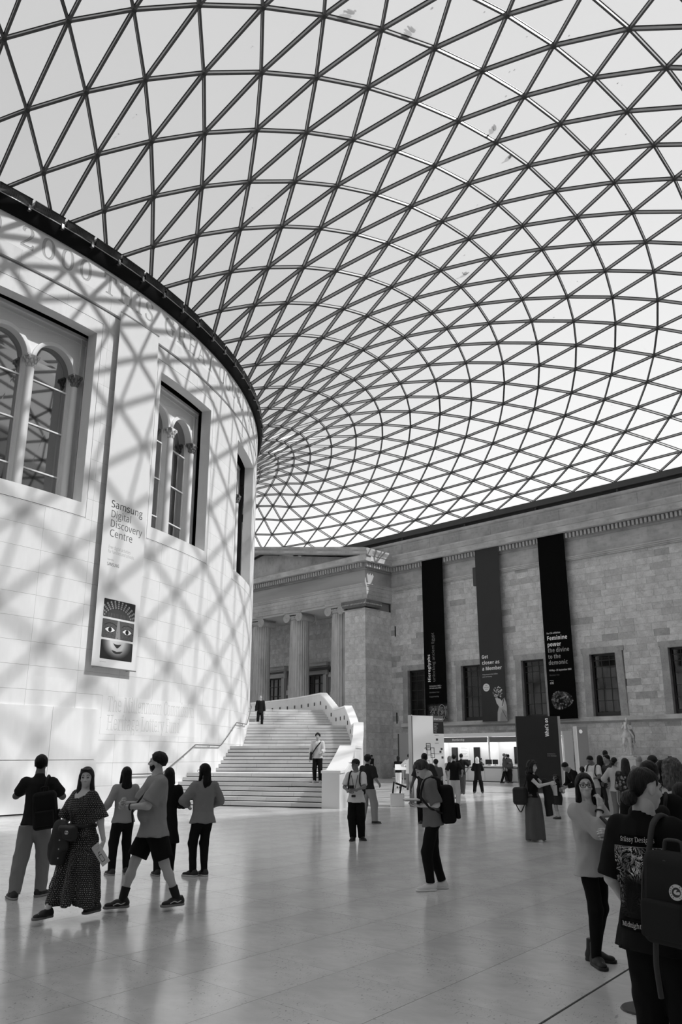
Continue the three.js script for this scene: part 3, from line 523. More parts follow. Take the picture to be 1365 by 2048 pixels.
  WZ.forEach((c, i) => {
    const w = struct('window_' + (i + 6)); w.position.set(X0, 0, c);
    const tri = (dz) => { const s = new THREE.Shape(); s.moveTo(-1.53, 4.36); s.lineTo(1.53, 4.36); s.lineTo(1.46, 8.75); s.lineTo(1.58, 8.75); s.lineTo(1.58, 9.05); s.lineTo(-1.58, 9.05); s.lineTo(-1.58, 8.75); s.lineTo(-1.46, 8.75); s.closePath(); const h = new THREE.Path(); h.moveTo(-1.02, 4.36); h.lineTo(-0.97, 8.64); h.lineTo(0.97, 8.64); h.lineTo(1.02, 4.36); h.closePath(); s.holes.push(h); return s; };
    part('stone_surround', new THREE.ExtrudeGeometry(tri(), { depth: 0.3, bevelEnabled: true, bevelSize: 0.012, bevelThickness: 0.012, bevelSegments: 1 }).rotateY(-Math.PI / 2).translate(0.2, 0, 0), M(0.47, 0.8, { map: stoneT }), w);
    const fr = []; const X = 0.34; for (const s of [-1, 1]) fr.push(box(0.1, 4.3, 0.13, X, 6.5, s * 0.93)); fr.push(box(0.1, 0.16, 2, X, 8.58, 0), box(0.12, 0.3, 2, X, 4.5, 0)); part('window_frame', fr, black, w);
    const bars = []; for (const z of [-0.3, 0.3]) bars.push(box(0.05, 4.1, 0.045, X, 6.5, z)); for (let k = 1; k < 5; k++) bars.push(box(0.05, 0.045, 1.8, X, 4.65 + k * 0.78, 0)); bars.push(box(0.05, 0.07, 1.8, X, 8.2, 0)); part('glazing_bars', bars, black, w);
    for (let a = 0; a < 3; a++) for (let b = 0; b < 5; b++) part('glass_pane', box(0.006, 0.74, 0.56, X + 0.01, 4.65 + (b + 0.5) * 0.78, (a - 1) * 0.6), glassM, w);
    part('blind', box(0.02, 3.0, 0.8, 1.1, 6.2, [0.2, -0.4, 0.35, -0.1, 0.3, 0, 0, 0][i]), M([0.12, 0.05, 0.5, 0.5, 0.12, 0.1, 0.1, 0.1][i], 0.9), w);
  });
  for (const y of [12.1, 4.8]) part('slit_opening', box(0.02, 0.9, 0.13, X0 - 0.0, y, CORNER + 0.35), M(0.015, 0.9), east);
}
// ---------------------------------------------------------------- portico
const XP = 43.7;
{
  const po = struct('portico', 'stone portico with pediment and fluted ionic columns beside the east wall');
  const zc = CORNER, zn = -20.1, ent = (prof, m, name) => { // front run, plus the return to the wall
    part(name, moulding(prof, XP, zn, zc + prof.reduce((p, q) => Math.max(p, q[0]), 0)), m, po);
    const g = moulding(prof, 0, 0, XW - XP + 0.3).rotateY(Math.PI / 2); part(name, g.translate(XP - 0.0, 0, zc), m, po);
  };
  const block = (y0, y1, m, name, o = 0) => part(name, box(XW - XP + 0.6, y1 - y0, zc - zn + o * 2, (XW + XP) / 2 + 0.3 - o, (y0 + y1) / 2, (zc + zn) / 2), m, po);
  block(14.55, 17.6, M(0.68, 0.85, { map: streakT }), 'entablature_core');
  ent([[0, 14.55], [0.03, 14.55], [0.03, 14.95], [0.06, 14.97], [0.06, 15.3], [0.09, 15.32], [0.09, 15.62], [0.14, 15.66], [0.2, 15.8], [0.24, 15.82], [0.24, 15.9], [0, 15.9]], trimM, 'architrave');
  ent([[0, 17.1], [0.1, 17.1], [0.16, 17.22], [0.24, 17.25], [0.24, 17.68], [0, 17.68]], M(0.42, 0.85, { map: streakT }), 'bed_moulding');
  ent([[0, 17.66], [0.62, 17.68], [0.7, 17.74], [0.7, 18.2], [0.74, 18.24], [0, 18.3]], corM, 'cornice');
  const g2 = moulding([[0, 18.2], [0.74, 18.2], [0.78, 18.35], [0.9, 18.6], [0.9, 18.75], [0, 18.95]], 0, 0, XW - XP + 0.5).rotateY(Math.PI / 2); part('crown_moulding', g2.translate(XP - 0.6, 0, zc), corM, po);
  const dg = rbox(0.22, 0.36, 0.17, 0, 0, 0, 0.01, 1);
  for (let z = -14; z < zc + 0.2; z += 0.305) { const d = part('dentil', dg, trimM, po); d.position.set(XP - 0.34, 17.46, z); }
  for (let x = XP - 0.1; x < XW; x += 0.305) { const d = part('dentil', dg, trimM, po); d.rotation.y = Math.PI / 2; d.position.set(x, 17.46, zc + 0.34); }
  // pediment: raking cornice on a plain tympanum
  const za = (zc + zn) / 2, ya = 21.35, s = new THREE.Shape(); s.moveTo(zn, 18.2); s.lineTo(zc, 18.2); s.lineTo(za, 20.75); s.closePath();
  part('tympanum', new THREE.ExtrudeGeometry(s, { depth: 2.8, bevelEnabled: false }).rotateY(-Math.PI / 2).translate(XW - 0.2, 0, 0), M(0.7, 0.85, { map: streakT }), po);
  for (const e of [1, -1]) {
    const L = Math.hypot(zc + 0.9 - za, ya - 18.75), ang = Math.atan2(ya - 18.75, zc + 0.9 - za);
    const g = moulding([[0, -0.62], [0.5, -0.62], [0.62, -0.52], [0.66, -0.3], [0.78, -0.2], [0.9, 0.0], [0, 0.0]], 0, 0, L + 0.05);
    part('raking_cornice', e > 0 ? g.rotateX(ang).translate(XP, ya, za) : g.translate(0, 0, -L).rotateX(-ang).translate(XP, ya, za), corM, po);
    const r = box(XW - XP + 0.8, 0.12, L, (XW - XP) / 2 - 0.3, -0.06, e * L / 2); part('pediment_roof', r.rotateX(e * ang).translate(XP, ya, za), M(0.3, 0.8), po);
  }
  // corner pier
  const blocks = []; for (let j = 0; j < 23; j++) for (const [a, b, c, d, ax] of [[5.3, 6.5, 0, 0, 'f'], [6.5, zc, 0, 0, 'f'], [XP, XP + 1.75, 0, 0, 's'], [XP + 1.75, XW, 0, 0, 's']]) {
    const y0 = j * 0.6, w = b - a - 0.006, m = ash[2 + Math.floor(rnd() * 4)], g = ax === 'f' ? rbox(0.2, 0.594, w, XP + 0.1, y0 + 0.3, (a + b) / 2, 0.006, 1) : rbox(w, 0.594, 0.2, (a + b) / 2, y0 + 0.3, zc - (a > XP + 1 ? 0.22 : 0.1), 0.006, 1);
    const p = g.attributes.position, u = g.attributes.uv, o = rnd() * 7; for (let i = 0; i < p.count; i++) u.setXY(i, p.getZ(i) + p.getX(i) + o, p.getY(i));
    blocks.push({ geo: g, mat: m, at: V(ax === 'f' ? XP : (a + b) / 2, y0 + 0.3, ax === 'f' ? (a + b) / 2 : zc), size: 1 });
  }
  pieces(blocks, po, 'pier_block', 120);
  part('pier_core', [box(XW - XP - 0.3, 14.5, 2.0, (XW + XP) / 2 + 0.05, 7.25, 6.45)], M(0.25, 0.9), po);
  const cap = (p, n, m) => { part(n, moulding(p, XP, 5.3 - 0.2, zc + p[2][0]), m, po); part(n, moulding(p, 0, 0, 1.9).rotateY(Math.PI / 2).translate(XP, 0, zc), m, po); };
  cap([[0, 13.68], [0.04, 13.7], [0.04, 13.78], [0, 13.8]], 'pier_band', trimM); cap([[0, 13.95], [0.06, 14.0], [0.16, 14.15], [0.22, 14.3], [0.22, 14.5], [0, 14.55]], 'pier_capital', M(0.3, 0.85, { map: streakT }));
  const eg = new THREE.SphereGeometry(0.06, 8, 6).scale(0.7, 1.2, 1); for (let z = 5.3; z < zc + 0.2; z += 0.17) { const e = part('carved_egg', eg, trimM, po); e.position.set(XP - 0.2, 14.18, z); } for (let x = XP; x < XP + 1.9; x += 0.17) { const e = part('carved_egg', eg, trimM, po); e.position.set(x, 14.18, zc + 0.2); }
  // wall behind the columns, its windows and their hoods
  const bl = [], XB = 48.0; for (let j = 0; j < 30; j++) { const y0 = 1 + j * 0.46; let z = -13 + (j % 2) * 0.6; while (z < 5.6) { const w = 1 + rnd() * 0.5; const hit = y0 < 9.3 && [-2.57, -8.4].some((c) => Math.abs(z + w / 2 - c) < 1.25 + w / 2); if (!hit) { const g = rbox(0.2, 0.455, w - 0.005, XB + 0.1, y0 + 0.23, z + w / 2, 0.006, 1), p = g.attributes.position, u = g.attributes.uv, o = rnd() * 7; for (let i = 0; i < p.count; i++) u.setXY(i, p.getZ(i) + o, p.getY(i) + p.getX(i)); bl.push({ geo: g, mat: ash[1 + Math.floor(rnd() * 5)], at: V(XB, y0, z), size: 0.8 }); } z += w; } }
  pieces(bl, po, 'ashlar_block', 140);
  part('back_wall_core', box(0.3, 15, 26, XB + 0.36, 7.5, -7), M(0.3, 0.9), po);
  part('portico_ceiling', box(4.4, 0.2, 26, 46, 14.45, -7.2), M(0.6, 0.9), po);
  [-2.57, -8.4].forEach((c, i) => {
    const w = struct('window_' + (14 + i)); w.position.set(XB, 0, c);
    const f = []; for (const q of [-1, 1]) f.push(box(0.3, 5.4, 0.42, 0.02, 6.4, q * 1.27)); f.push(box(0.3, 0.4, 2.95, 0.02, 9.35, 0)); part('stone_surround', f, M(0.6, 0.8, { map: stoneT }), w);
    part('window_hood', [box(0.6, 0.28, 3.7, -0.2, 10.02, 0), box(0.4, 0.14, 3.5, -0.1, 9.82, 0), box(0.7, 0.08, 3.8, -0.24, 10.2, 0)], trimM, w);
    for (const q of [-1, 1]) part('hood_bracket', [rbox(0.34, 0.7, 0.22, -0.1, 9.4, q * 1.6, 0.05), new THREE.TorusGeometry(0.1, 0.05, 8, 14).rotateY(Math.PI / 2).rotateY(Math.PI / 2).translate(-0.18, 9.55, q * 1.6)], trimM, w);
    part('window_frame', [box(0.1, 4.6, 0.14, 0.1, 6.85, -1.0), box(0.1, 4.6, 0.14, 0.1, 6.85, 1.0), box(0.1, 0.14, 2.1, 0.1, 9.1, 0), box(0.06, 4.6, 0.06, 0.1, 6.85, -0.33), box(0.06, 4.6, 0.06, 0.1, 6.85, 0.33), ...[5.6, 6.5, 7.4, 8.3].map((y) => box(0.06, 0.06, 2, 0.1, y, 0))], M(0.018, 0.5), w);
    part('glass_pane', box(0.02, 4.6, 2.0, 0.15, 6.85, 0), M(0.03, 0.06, { ior: 1.8 }), w); part('blind', box(0.012, 3.4, 0.5, 0.13, 7.0, 0.05), M(0.2, 0.4), w);
  });
  // columns
  const shaft = (() => { const pos = [], idx = [], N = 24, S = 6, rows = 12; for (let j = 0; j <= rows; j++) { const t = j / rows, y = lerp(0.5, 13.75, t), r = lerp(1.02, 0.86, t * t * 0.5 + t * 0.5); for (let i = 0; i < N * S; i++) { const a = i / (N * S) * Math.PI * 2, f = (i % S) / S, d = f < 0.16 ? 0 : Math.sin((f - 0.16) / 0.84 * Math.PI) * 0.065; pos.push((r - d) * Math.cos(a), y, (r - d) * Math.sin(a)); } } const W = N * S; for (let j = 0; j < rows; j++) for (let i = 0; i < W; i++) { const a = j * W + i, b = j * W + (i + 1) % W; idx.push(a, a + W, b, b, a + W, b + W); } const g = new THREE.BufferGeometry(); g.setAttribute('position', new THREE.Float32BufferAttribute(pos, 3)); g.setAttribute('uv', new THREE.Float32BufferAttribute(pos.flatMap((v, i) => i % 3 === 0 ? [Math.atan2(pos[i + 2], v), pos[i + 1]] : []), 2)); g.setIndex(idx); g.computeVertexNormals(); return g; })();
  const scroll = (x, z, sgn) => { const pts = []; for (let k = 0; k <= 60; k++) { const t = k / 60, a = t * Math.PI * 5 * sgn + (sgn > 0 ? Math.PI / 2 : Math.PI / 2), r = 0.4 * (1 - t * 0.86); pts.push(V(0, Math.sin(a) * r, Math.cos(a) * r)); } return merge([new THREE.TubeGeometry(new THREE.CatmullRomCurve3(pts), 90, 0.045, 6), new THREE.CylinderGeometry(0.42, 0.42, 0.05, 28).rotateZ(Math.PI / 2), new THREE.SphereGeometry(0.08, 10, 8)]).translate(x, 13.98, z); };
  const colLabels = ['fluted ionic column nearest the corner pier of the portico', 'middle fluted ionic column of the portico above the stair parapet', 'fluted ionic column half hidden by the edge of the drum'];
  [4.0, -1.42, -6.84].forEach((z, i) => {
    const c = thing('ionic_column', colLabels[i], 'column', [XP + 1.0, 0, z], i * 0.05);
    part('shaft', shaft, M(0.76, 0.85, { map: scaled(TEX.streak, 0.3, 0.1) }), c);
    part('base', new THREE.LatheGeometry([[0, 0], [1.35, 0], [1.35, 0.15], [1.28, 0.2], [1.3, 0.3], [1.15, 0.36], [1.18, 0.45], [1.05, 0.52], [0, 0.52]].map(([a, b]) => new THREE.Vector2(a, b)), 36), trimM, c);
    const cp = []; for (const x of [-0.93, 0.93]) for (const s of [-1, 1]) cp.push(scroll(x, s * 0.8, -s)); for (const s of [-1, 1]) cp.push(new THREE.CylinderGeometry(0.3, 0.3, 1.8, 20).rotateZ(Math.PI / 2).translate(0, 13.98, s * 0.8));
    cp.push(rbox(1.95, 0.2, 1.8, 0, 14.3, 0, 0.03), new THREE.CylinderGeometry(0.98, 0.88, 0.25, 32).translate(0, 13.9, 0)); for (const x of [-0.94, 0.94]) for (let k = -2; k <= 2; k++) cp.push(new THREE.SphereGeometry(0.09, 8, 6).scale(0.6, 1.2, 1).translate(x, 14.02, k * 0.19));
    part('capital', cp, M(0.62, 0.85, { map: stoneT }), c, 'scrolled ionic capital'); part('abacus', rbox(2.1, 0.16, 2.25, 0, 14.47, 0, 0.03), trimM, c);
  });
}
// ---------------------------------------------------------------- people: bodies and clothes are meshed from joined tapered limbs (surface nets)
const smin = (a, b, k) => { const h = Math.max(k - Math.abs(a - b), 0) / k; return Math.min(a, b) - h * h * k * 0.25; };
const P3 = (a) => Array.isArray(a) ? V(a[0], a[1], a[2]) : a.clone();
function limb(a, b, ra, rb, o = {}) {                            // tapered limb; o.flat squeezes it along o.n; o.cutB / o.cutA square its ends off
  a = P3(a); b = P3(b); const dx = b.x - a.x, dy = b.y - a.y, dz = b.z - a.z, l2 = dx * dx + dy * dy + dz * dz + 1e-9, l = Math.sqrt(l2);
  const n = o.n ? P3(o.n).normalize() : null, q = o.flat ?? 1, cb = o.cutB, ca = o.cutA;
  const f = (x, y, z) => {
    let px = x - a.x, py = y - a.y, pz = z - a.z; let t = (px * dx + py * dy + pz * dz) / l2; const tc = t < 0 ? 0 : t > 1 ? 1 : t;
    let ex = px - dx * tc, ey = py - dy * tc, ez = pz - dz * tc;
    if (n) { const k = (ex * n.x + ey * n.y + ez * n.z) * (1 / q - 1); ex += n.x * k; ey += n.y * k; ez += n.z * k; }
    let d = Math.sqrt(ex * ex + ey * ey + ez * ez) - (ra + (rb - ra) * tc);
    if (n && q < 1) d *= 0.5 + q * 0.5;
    if (cb !== undefined) d = Math.max(d, (t - 1) * l - cb); if (ca !== undefined) d = Math.max(d, -t * l - ca);
    return d;
  };
  const r = Math.max(ra, rb) * 1.05; f.lo = [Math.min(a.x, b.x) - r, Math.min(a.y, b.y) - r, Math.min(a.z, b.z) - r]; f.hi = [Math.max(a.x, b.x) + r, Math.max(a.y, b.y) + r, Math.max(a.z, b.z) + r];
  return f;
}
function egg(c, r, m) {                                           // ellipsoid, optionally in a frame m (Matrix4 local -> person)
  const inv = m ? m.clone().invert().elements : null, [cx, cy, cz] = c, [rx, ry, rz] = r, mn = Math.min(rx, ry, rz);
  const f = (x, y, z) => { if (inv) { const X = inv[0] * x + inv[4] * y + inv[8] * z + inv[12], Y = inv[1] * x + inv[5] * y + inv[9] * z + inv[13], Z = inv[2] * x + inv[6] * y + inv[10] * z + inv[14]; x = X; y = Y; z = Z; } x = (x - cx) / rx; y = (y - cy) / ry; z = (z - cz) / rz; const k = Math.sqrt(x * x + y * y + z * z), g = Math.sqrt(x * x / (rx * rx) + y * y / (ry * ry) + z * z / (rz * rz)); return g < 1e-6 ? -mn : k * (k - 1) / g; };
  const w = V(cx, cy, cz); if (m) w.applyMatrix4(m); const R2 = Math.max(rx, ry, rz) * 1.05; f.lo = [w.x - R2, w.y - R2, w.z - R2]; f.hi = [w.x + R2, w.y + R2, w.z + R2]; return f;
}
const boundsOf = (list, e = 0.03) => { const lo = [9, 9, 9], hi = [-9, -9, -9]; for (const f of list) for (let c = 0; c < 3; c++) { lo[c] = Math.min(lo[c], f.lo[c] - e); hi[c] = Math.max(hi[c], f.hi[c] + e); } return [lo, hi]; };
const joined = (list, k = 0.03) => (x, y, z) => { let d = list[0](x, y, z); for (let i = 1; i < list.length; i++) { const e = list[i](x, y, z); if (e - d < k) d = smin(d, e, k); } return d; };
function net(f, [lo, hi], c) {
  const nx = Math.ceil((hi[0] - lo[0]) / c) + 1, ny = Math.ceil((hi[1] - lo[1]) / c) + 1, nz = Math.ceil((hi[2] - lo[2]) / c) + 1, val = new Float32Array(nx * ny * nz), sx = 1, sy = nx, sz = nx * ny;
  // evaluate coarsely first, and finely only near the surface
  const S = 4, band = c * S * 1.9;
  for (let k = 0; k < nz; k += S) for (let j = 0; j < ny; j += S) for (let i = 0; i < nx; i += S) {
    const mi = Math.min(i + S / 2, nx - 1), mj = Math.min(j + S / 2, ny - 1), mk = Math.min(k + S / 2, nz - 1), v = f(lo[0] + mi * c, lo[1] + mj * c, lo[2] + mk * c), far = Math.abs(v) > band;
    for (let kk = k; kk < Math.min(k + S, nz); kk++) for (let jj = j; jj < Math.min(j + S, ny); jj++) for (let ii = i; ii < Math.min(i + S, nx); ii++) val[ii + jj * sy + kk * sz] = far ? v : f(lo[0] + ii * c, lo[1] + jj * c, lo[2] + kk * c);
  }
  const pos = [], idx = [], id = new Int32Array(nx * ny * nz).fill(-1);
  for (let k = 0; k + 1 < nz; k++) for (let j = 0; j + 1 < ny; j++) for (let i = 0; i + 1 < nx; i++) {
    const o = i + j * sy + k * sz; let m = 0; for (let b = 0; b < 8; b++) if (val[o + (b & 1) + (b >> 1 & 1) * sy + (b >> 2) * sz] < 0) m |= 1 << b;
    if (m === 0 || m === 255) continue;
    let X = 0, Y = 0, Z = 0, n = 0;
    for (let a = 0; a < 8; a++) for (const s of [1, 2, 4]) { const b = a | s; if (a === b || ((m >> a & 1) === (m >> b & 1))) continue; const va = val[o + (a & 1) + (a >> 1 & 1) * sy + (a >> 2) * sz], vb = val[o + (b & 1) + (b >> 1 & 1) * sy + (b >> 2) * sz], t = va / (va - vb); X += (a & 1) + (s === 1 ? t : 0); Y += (a >> 1 & 1) + (s === 2 ? t : 0); Z += (a >> 2) + (s === 4 ? t : 0); n++; }
    id[o] = pos.length / 3; pos.push(lo[0] + (i + X / n) * c, lo[1] + (j + Y / n) * c, lo[2] + (k + Z / n) * c);
  }
  const q = (a, b, c2, d, flip) => { if (a < 0 || b < 0 || c2 < 0 || d < 0) return; if (flip) idx.push(a, c2, b, a, d, c2); else idx.push(a, b, c2, a, c2, d); };
  for (let k = 1; k + 1 < nz; k++) for (let j = 1; j + 1 < ny; j++) for (let i = 1; i + 1 < nx; i++) {
    const o = i + j * sy + k * sz, s = val[o] < 0;
    if (s !== val[o + sx] < 0) q(id[o - sy - sz], id[o - sz], id[o], id[o - sy], !s);
    if (s !== val[o + sy] < 0) q(id[o - sx - sz], id[o - sx], id[o], id[o - sz], !s);
    if (s !== val[o + sz] < 0) q(id[o - sx - sy], id[o - sy], id[o], id[o - sx], !s);
  }
  const g = new THREE.BufferGeometry(); g.setAttribute('position', new THREE.Float32BufferAttribute(pos, 3)); g.setIndex(idx); g.computeVertexNormals();
  const uv = new Float32Array(pos.length / 3 * 2); for (let i = 0; i < uv.length / 2; i++) { const n = g.attributes.normal; uv[i * 2] = Math.abs(n.getX(i)) > Math.abs(n.getZ(i)) ? pos[i * 3 + 2] : pos[i * 3]; uv[i * 2 + 1] = pos[i * 3 + 1]; } g.setAttribute('uv', new THREE.BufferAttribute(uv, 2));
  return g;
}
function bend2(a, c, l1, l2, pole) {                              // elbow or knee between a and c
  const d = c.clone().sub(a); let L = d.length(); const m = (l1 + l2) * 0.998; if (L > m) { c.copy(a).addScaledVector(d, m / L); L = m; }
  d.copy(c).sub(a).normalize(); const x = (l1 * l1 - l2 * l2 + L * L) / (2 * L), h = Math.sqrt(Math.max(0, l1 * l1 - x * x)), p = pole.clone().addScaledVector(d, -pole.dot(d)).normalize();
  return a.clone().addScaledVector(d, x).addScaledVector(p, h);
}
function handLimbs(w, dir, nrm, side, curl, s) {                  // wrist, direction of the fingers, direction the palm faces; side +1 puts the thumb on +across
  const f = P3(dir).normalize(), n = P3(nrm); n.addScaledVector(f, -n.dot(f)).normalize(); const ac = f.clone().cross(n).multiplyScalar(side), at = (u, v, k) => w.clone().addScaledVector(f, u * s).addScaledVector(ac, v * s).addScaledVector(n, k * s), out = [];
  out.push(limb(at(-0.03, 0, 0), at(0.02, 0, 0), 0.025 * s, 0.027 * s, { n, flat: 0.75 }), limb(at(0.03, -0.014, 0), at(0.085, -0.017, 0.004), 0.024 * s, 0.021 * s, { n, flat: 0.55 }), limb(at(0.03, 0.012, 0), at(0.085, 0.02, 0.004), 0.024 * s, 0.022 * s, { n, flat: 0.55 }));
  [[-0.031, 0.066, 0.9], [-0.011, 0.08, 1], [0.010, 0.084, 1], [0.031, 0.075, 0.95]].forEach(([v, len, q], i) => { let p = at(0.09 - Math.abs(v) * 0.25, v, 0.004), a = curl * (0.55 + i * 0.05 * (i % 2 ? 1 : -1)); for (let j = 0; j < 3; j++) { const l = len * [0.45, 0.31, 0.24][j] * s, e = p.clone().addScaledVector(f, Math.cos(a) * l).addScaledVector(n, Math.sin(a) * l); out.push(limb(p, e, (0.0095 - j * 0.001) * q * s, (0.0085 - j * 0.001) * q * s)); p = e; a += curl * 0.75; } });
  let p = at(0.02, 0.022, 0.006); for (const [u, v, k] of [[0.055, 0.05, 0.016], [0.088, 0.058, 0.024 + 0.012 * curl], [0.112, 0.054, 0.03 + 0.02 * curl]]) { const e = at(u, v, k); out.push(limb(p, e, 0.012 * s, 0.0095 * s)); p = e; }
  return out;
}
const hairTex = grainTexture(256, (u, v) => 0.55 * noise3(u * 96, v * 5, 1, 0) + 0.45 * noise3(u * 200, v * 9, 2, 0)), hairMap = srgb(grainTexture(256, (u, v) => 0.45 + 0.55 * noise3(u * 80, v * 4, 6, 0))), HAIRM = scaled(hairMap, 4), HAIRB = scaled(hairTex, 4), clothBump = scaled(TEX.weave, 6);
function person(o) {
  const s = o.h / 1.75, fat = o.fat ?? 1, c = o.cell ?? 0.024, fine = c < 0.016, y0 = o.y ?? 0;
  const turn = Math.atan2(EYE.x - o.pos[0], EYE.z - o.pos[1]) + rad(o.face);
  const root = thing('person', o.label, 'person', [o.pos[0], y0, o.pos[1]], turn, o.group);
  const S = (x, y, z) => V(x * s, y * s, z * s), lean = rad(o.lean ?? 0), tw = rad(o.twist ?? 0), hip = S(o.sway ?? 0, 0.93 - (o.drop ?? 0), 0);
  const T = (x, y, z) => V(x * Math.cos(tw) + z * Math.sin(tw), y, -x * Math.sin(tw) + z * Math.cos(tw)).applyAxisAngle(V(1, 0, 0), lean).multiplyScalar(s).add(hip);
  const sw = 0.17 * (o.broad ?? 1), neck = T(0, 0.535, -0.012), J = { hip, neck };
  const hy = rad(o.headYaw ?? 0), hp = rad((o.headPitch ?? 0)) + lean * 0.6, ht = rad(o.headTilt ?? 0);
  const HM = new THREE.Matrix4().makeRotationFromEuler(new THREE.Euler(hp, hy, ht, 'YXZ')), hc = neck.clone().add(V(0, 0.033 * s, 0).applyAxisAngle(V(1, 0, 0), lean)).add(V(0, 0.122 * s, 0.022 * s).applyMatrix4(HM));
  HM.setPosition(hc); HM.multiply(new THREE.Matrix4().makeScale(s * 0.98, s * 0.98, s * 0.98)); const hp3 = (x, y, z) => V(x, y, z).applyMatrix4(HM);
  const arm = [1, -1].map((e) => { // e = +1 is the person's left
    const sh = T(e * sw, 0.465, -0.005), t = (e > 0 ? o.handL : o.handR) ?? [e * (0.235 * (0.6 + 0.4 * fat)), 0.82, 0.05], w = S(...t), pole = P3((e > 0 ? o.poleL : o.poleR) ?? [e * 0.35, -0.25, -1]);
    const el = bend2(sh, w, 0.285 * s, 0.25 * s, pole); return { e, sh, el, w };
  });
  const leg = [1, -1].map((e) => {
    const [fx, fz, fy = 0, lift = 0, tip = 0] = (e > 0 ? o.footL : o.footR) ?? [e * 0.1, 0, e * 10], h = T(e * 0.086 * (0.5 + fat * 0.5), -0.03, 0), an = S(fx, 0.085 + lift, fz), k = bend2(h, an, 0.415 * s, 0.415 * s, P3([Math.sin(rad(fy)) * 0.5, 0, 1])); return { e, h, k, an, fy: rad(fy), tip: rad(tip) };
  });
  // -- body
  const zn = V(0, 0, 1).applyAxisAngle(V(0, 1, 0), tw).applyAxisAngle(V(1, 0, 0), lean), F = 0.5 + 0.5 * fat, wom = o.female ? 1 : 0;
  const body = [limb(T(0, 0.0, 0), T(0, 0.1, 0), 0.135 * F, 0.125 * F, { n: zn, flat: 0.72 }), limb(T(0, 0.1, 0), T(0, 0.38, 0), 0.12 * F, 0.145 * F, { n: zn, flat: 0.68 }), limb(T(-sw + 0.03, 0.45, 0), T(sw - 0.03, 0.45, 0), 0.058, 0.058), limb(T(0, 0.45, 0), neck.clone().addScaledVector(V(0, 1, 0), 0.05 * s), 0.075 * s, 0.054 * s)].map((f) => f);
  body.push(limb(neck, hp3(0, -0.04, -0.01), 0.054 * s, 0.052 * s));
  for (const a of arm) body.push(limb(a.sh, a.el, 0.048 * s * F, 0.038 * s * F), limb(a.el, a.w, 0.038 * s * F, 0.026 * s));
  for (const l of leg) { body.push(limb(l.h, l.k, 0.082 * s * F, 0.05 * s * F), limb(l.k, l.k.clone().lerp(l.an, 0.35), 0.046 * s * F, 0.046 * s * F), limb(l.k.clone().lerp(l.an, 0.35), l.an, 0.046 * s * F, 0.032 * s), limb(l.an.clone().add(S(0, -0.03, -0.02)), l.an.clone().add(V(Math.sin(l.fy), 0, Math.cos(l.fy)).multiplyScalar(0.14 * s)).add(S(0, -0.045, 0)), 0.035 * s, 0.026 * s)); }
  const head = [egg([0, 0.035, -0.012], [0.073, 0.088, 0.092], HM), egg([0, -0.035, 0.022], [0.056, 0.08, 0.066], HM), limb(hp3(0, -0.092, 0.05), hp3(0, -0.09, 0.054), 0.02 * s, 0.02 * s)];
  const faceBits = [limb(hp3(0, 0.02, 0.086), hp3(0, -0.024, 0.106), 0.008 * s, 0.012 * s), limb(hp3(-0.014, -0.03, 0.09), hp3(0.014, -0.03, 0.09), 0.009 * s, 0.009 * s), limb(hp3(-0.036, 0.03, 0.074), hp3(0.036, 0.03, 0.074), 0.012 * s, 0.012 * s), limb(hp3(-0.02, -0.056, 0.077), hp3(0.02, -0.056, 0.077), 0.0075 * s, 0.0075 * s), limb(hp3(-0.016, -0.066, 0.074), hp3(0.016, -0.066, 0.074), 0.0075 * s, 0.0075 * s), egg([-0.075, -0.002, -0.008], [0.011, 0.031, 0.019], HM), egg([0.075, -0.002, -0.008], [0.011, 0.031, 0.019], HM), egg([-0.04, -0.025, 0.058], [0.022, 0.02, 0.02], HM), egg([0.04, -0.025, 0.058], [0.022, 0.02, 0.02], HM)];
  const headF = joined(head, 0.03 * s), bits = joined(faceBits, 0.012 * s), sock = [egg([-0.031, 0.011, 0.092], [0.017, 0.012, 0.016], HM), egg([0.031, 0.011, 0.092], [0.017, 0.012, 0.016], HM)];
  const skull = (x, y, z) => { let d = smin(headF(x, y, z), bits(x, y, z), 0.014 * s); for (const q of sock) d = Math.max(d, -q(x, y, z) - 0.0 * s); return d; };
  const neckF = limb(neck, hp3(0, -0.04, -0.01), 0.054 * s, 0.052 * s), headAll = (x, y, z) => smin(skull(x, y, z), neckF(x, y, z), 0.02 * s);
  const bodyF = joined(body, 0.035 * s), geos = [];
  const hands = arm.map((a) => { const t = (a.e > 0 ? o.gripL : o.gripR) ?? {}, d = t.dir ? P3(t.dir) : a.w.clone().sub(a.el).normalize().add(V(0, t.dir ? 0 : -0.15, 0)), n = t.palm ? P3(t.palm) : V(-a.e, 0, 0.2); return handLimbs(a.w, d, n, t.thumb ?? (d.clone().cross(n).z * 1 > 0 ? 1 : -1), t.curl ?? 0.5, s); });
  if (fine) {
    geos.push(net(bodyF, boundsOf(body), c), net(headAll, boundsOf([...head, ...faceBits], 0.012), Math.min(0.0048, c * 0.42)));
    for (const h of hands) geos.push(net(joined(h, 0.008), boundsOf(h, 0.008), 0.0042));
  } else { const all = [...body, ...hands.map((h) => h[1]), ...hands.map((h) => h[2])]; geos.push(net(joined(all, 0.03), boundsOf(all), c), net(headAll, boundsOf([...head, ...faceBits], 0.02), c * 0.55)); for (const h of hands) geos.push(net(joined(h, 0.01), boundsOf(h, 0.01), 0.009)); }
  part('body', geos, M(o.skin ?? 0.32, 0.55), root);
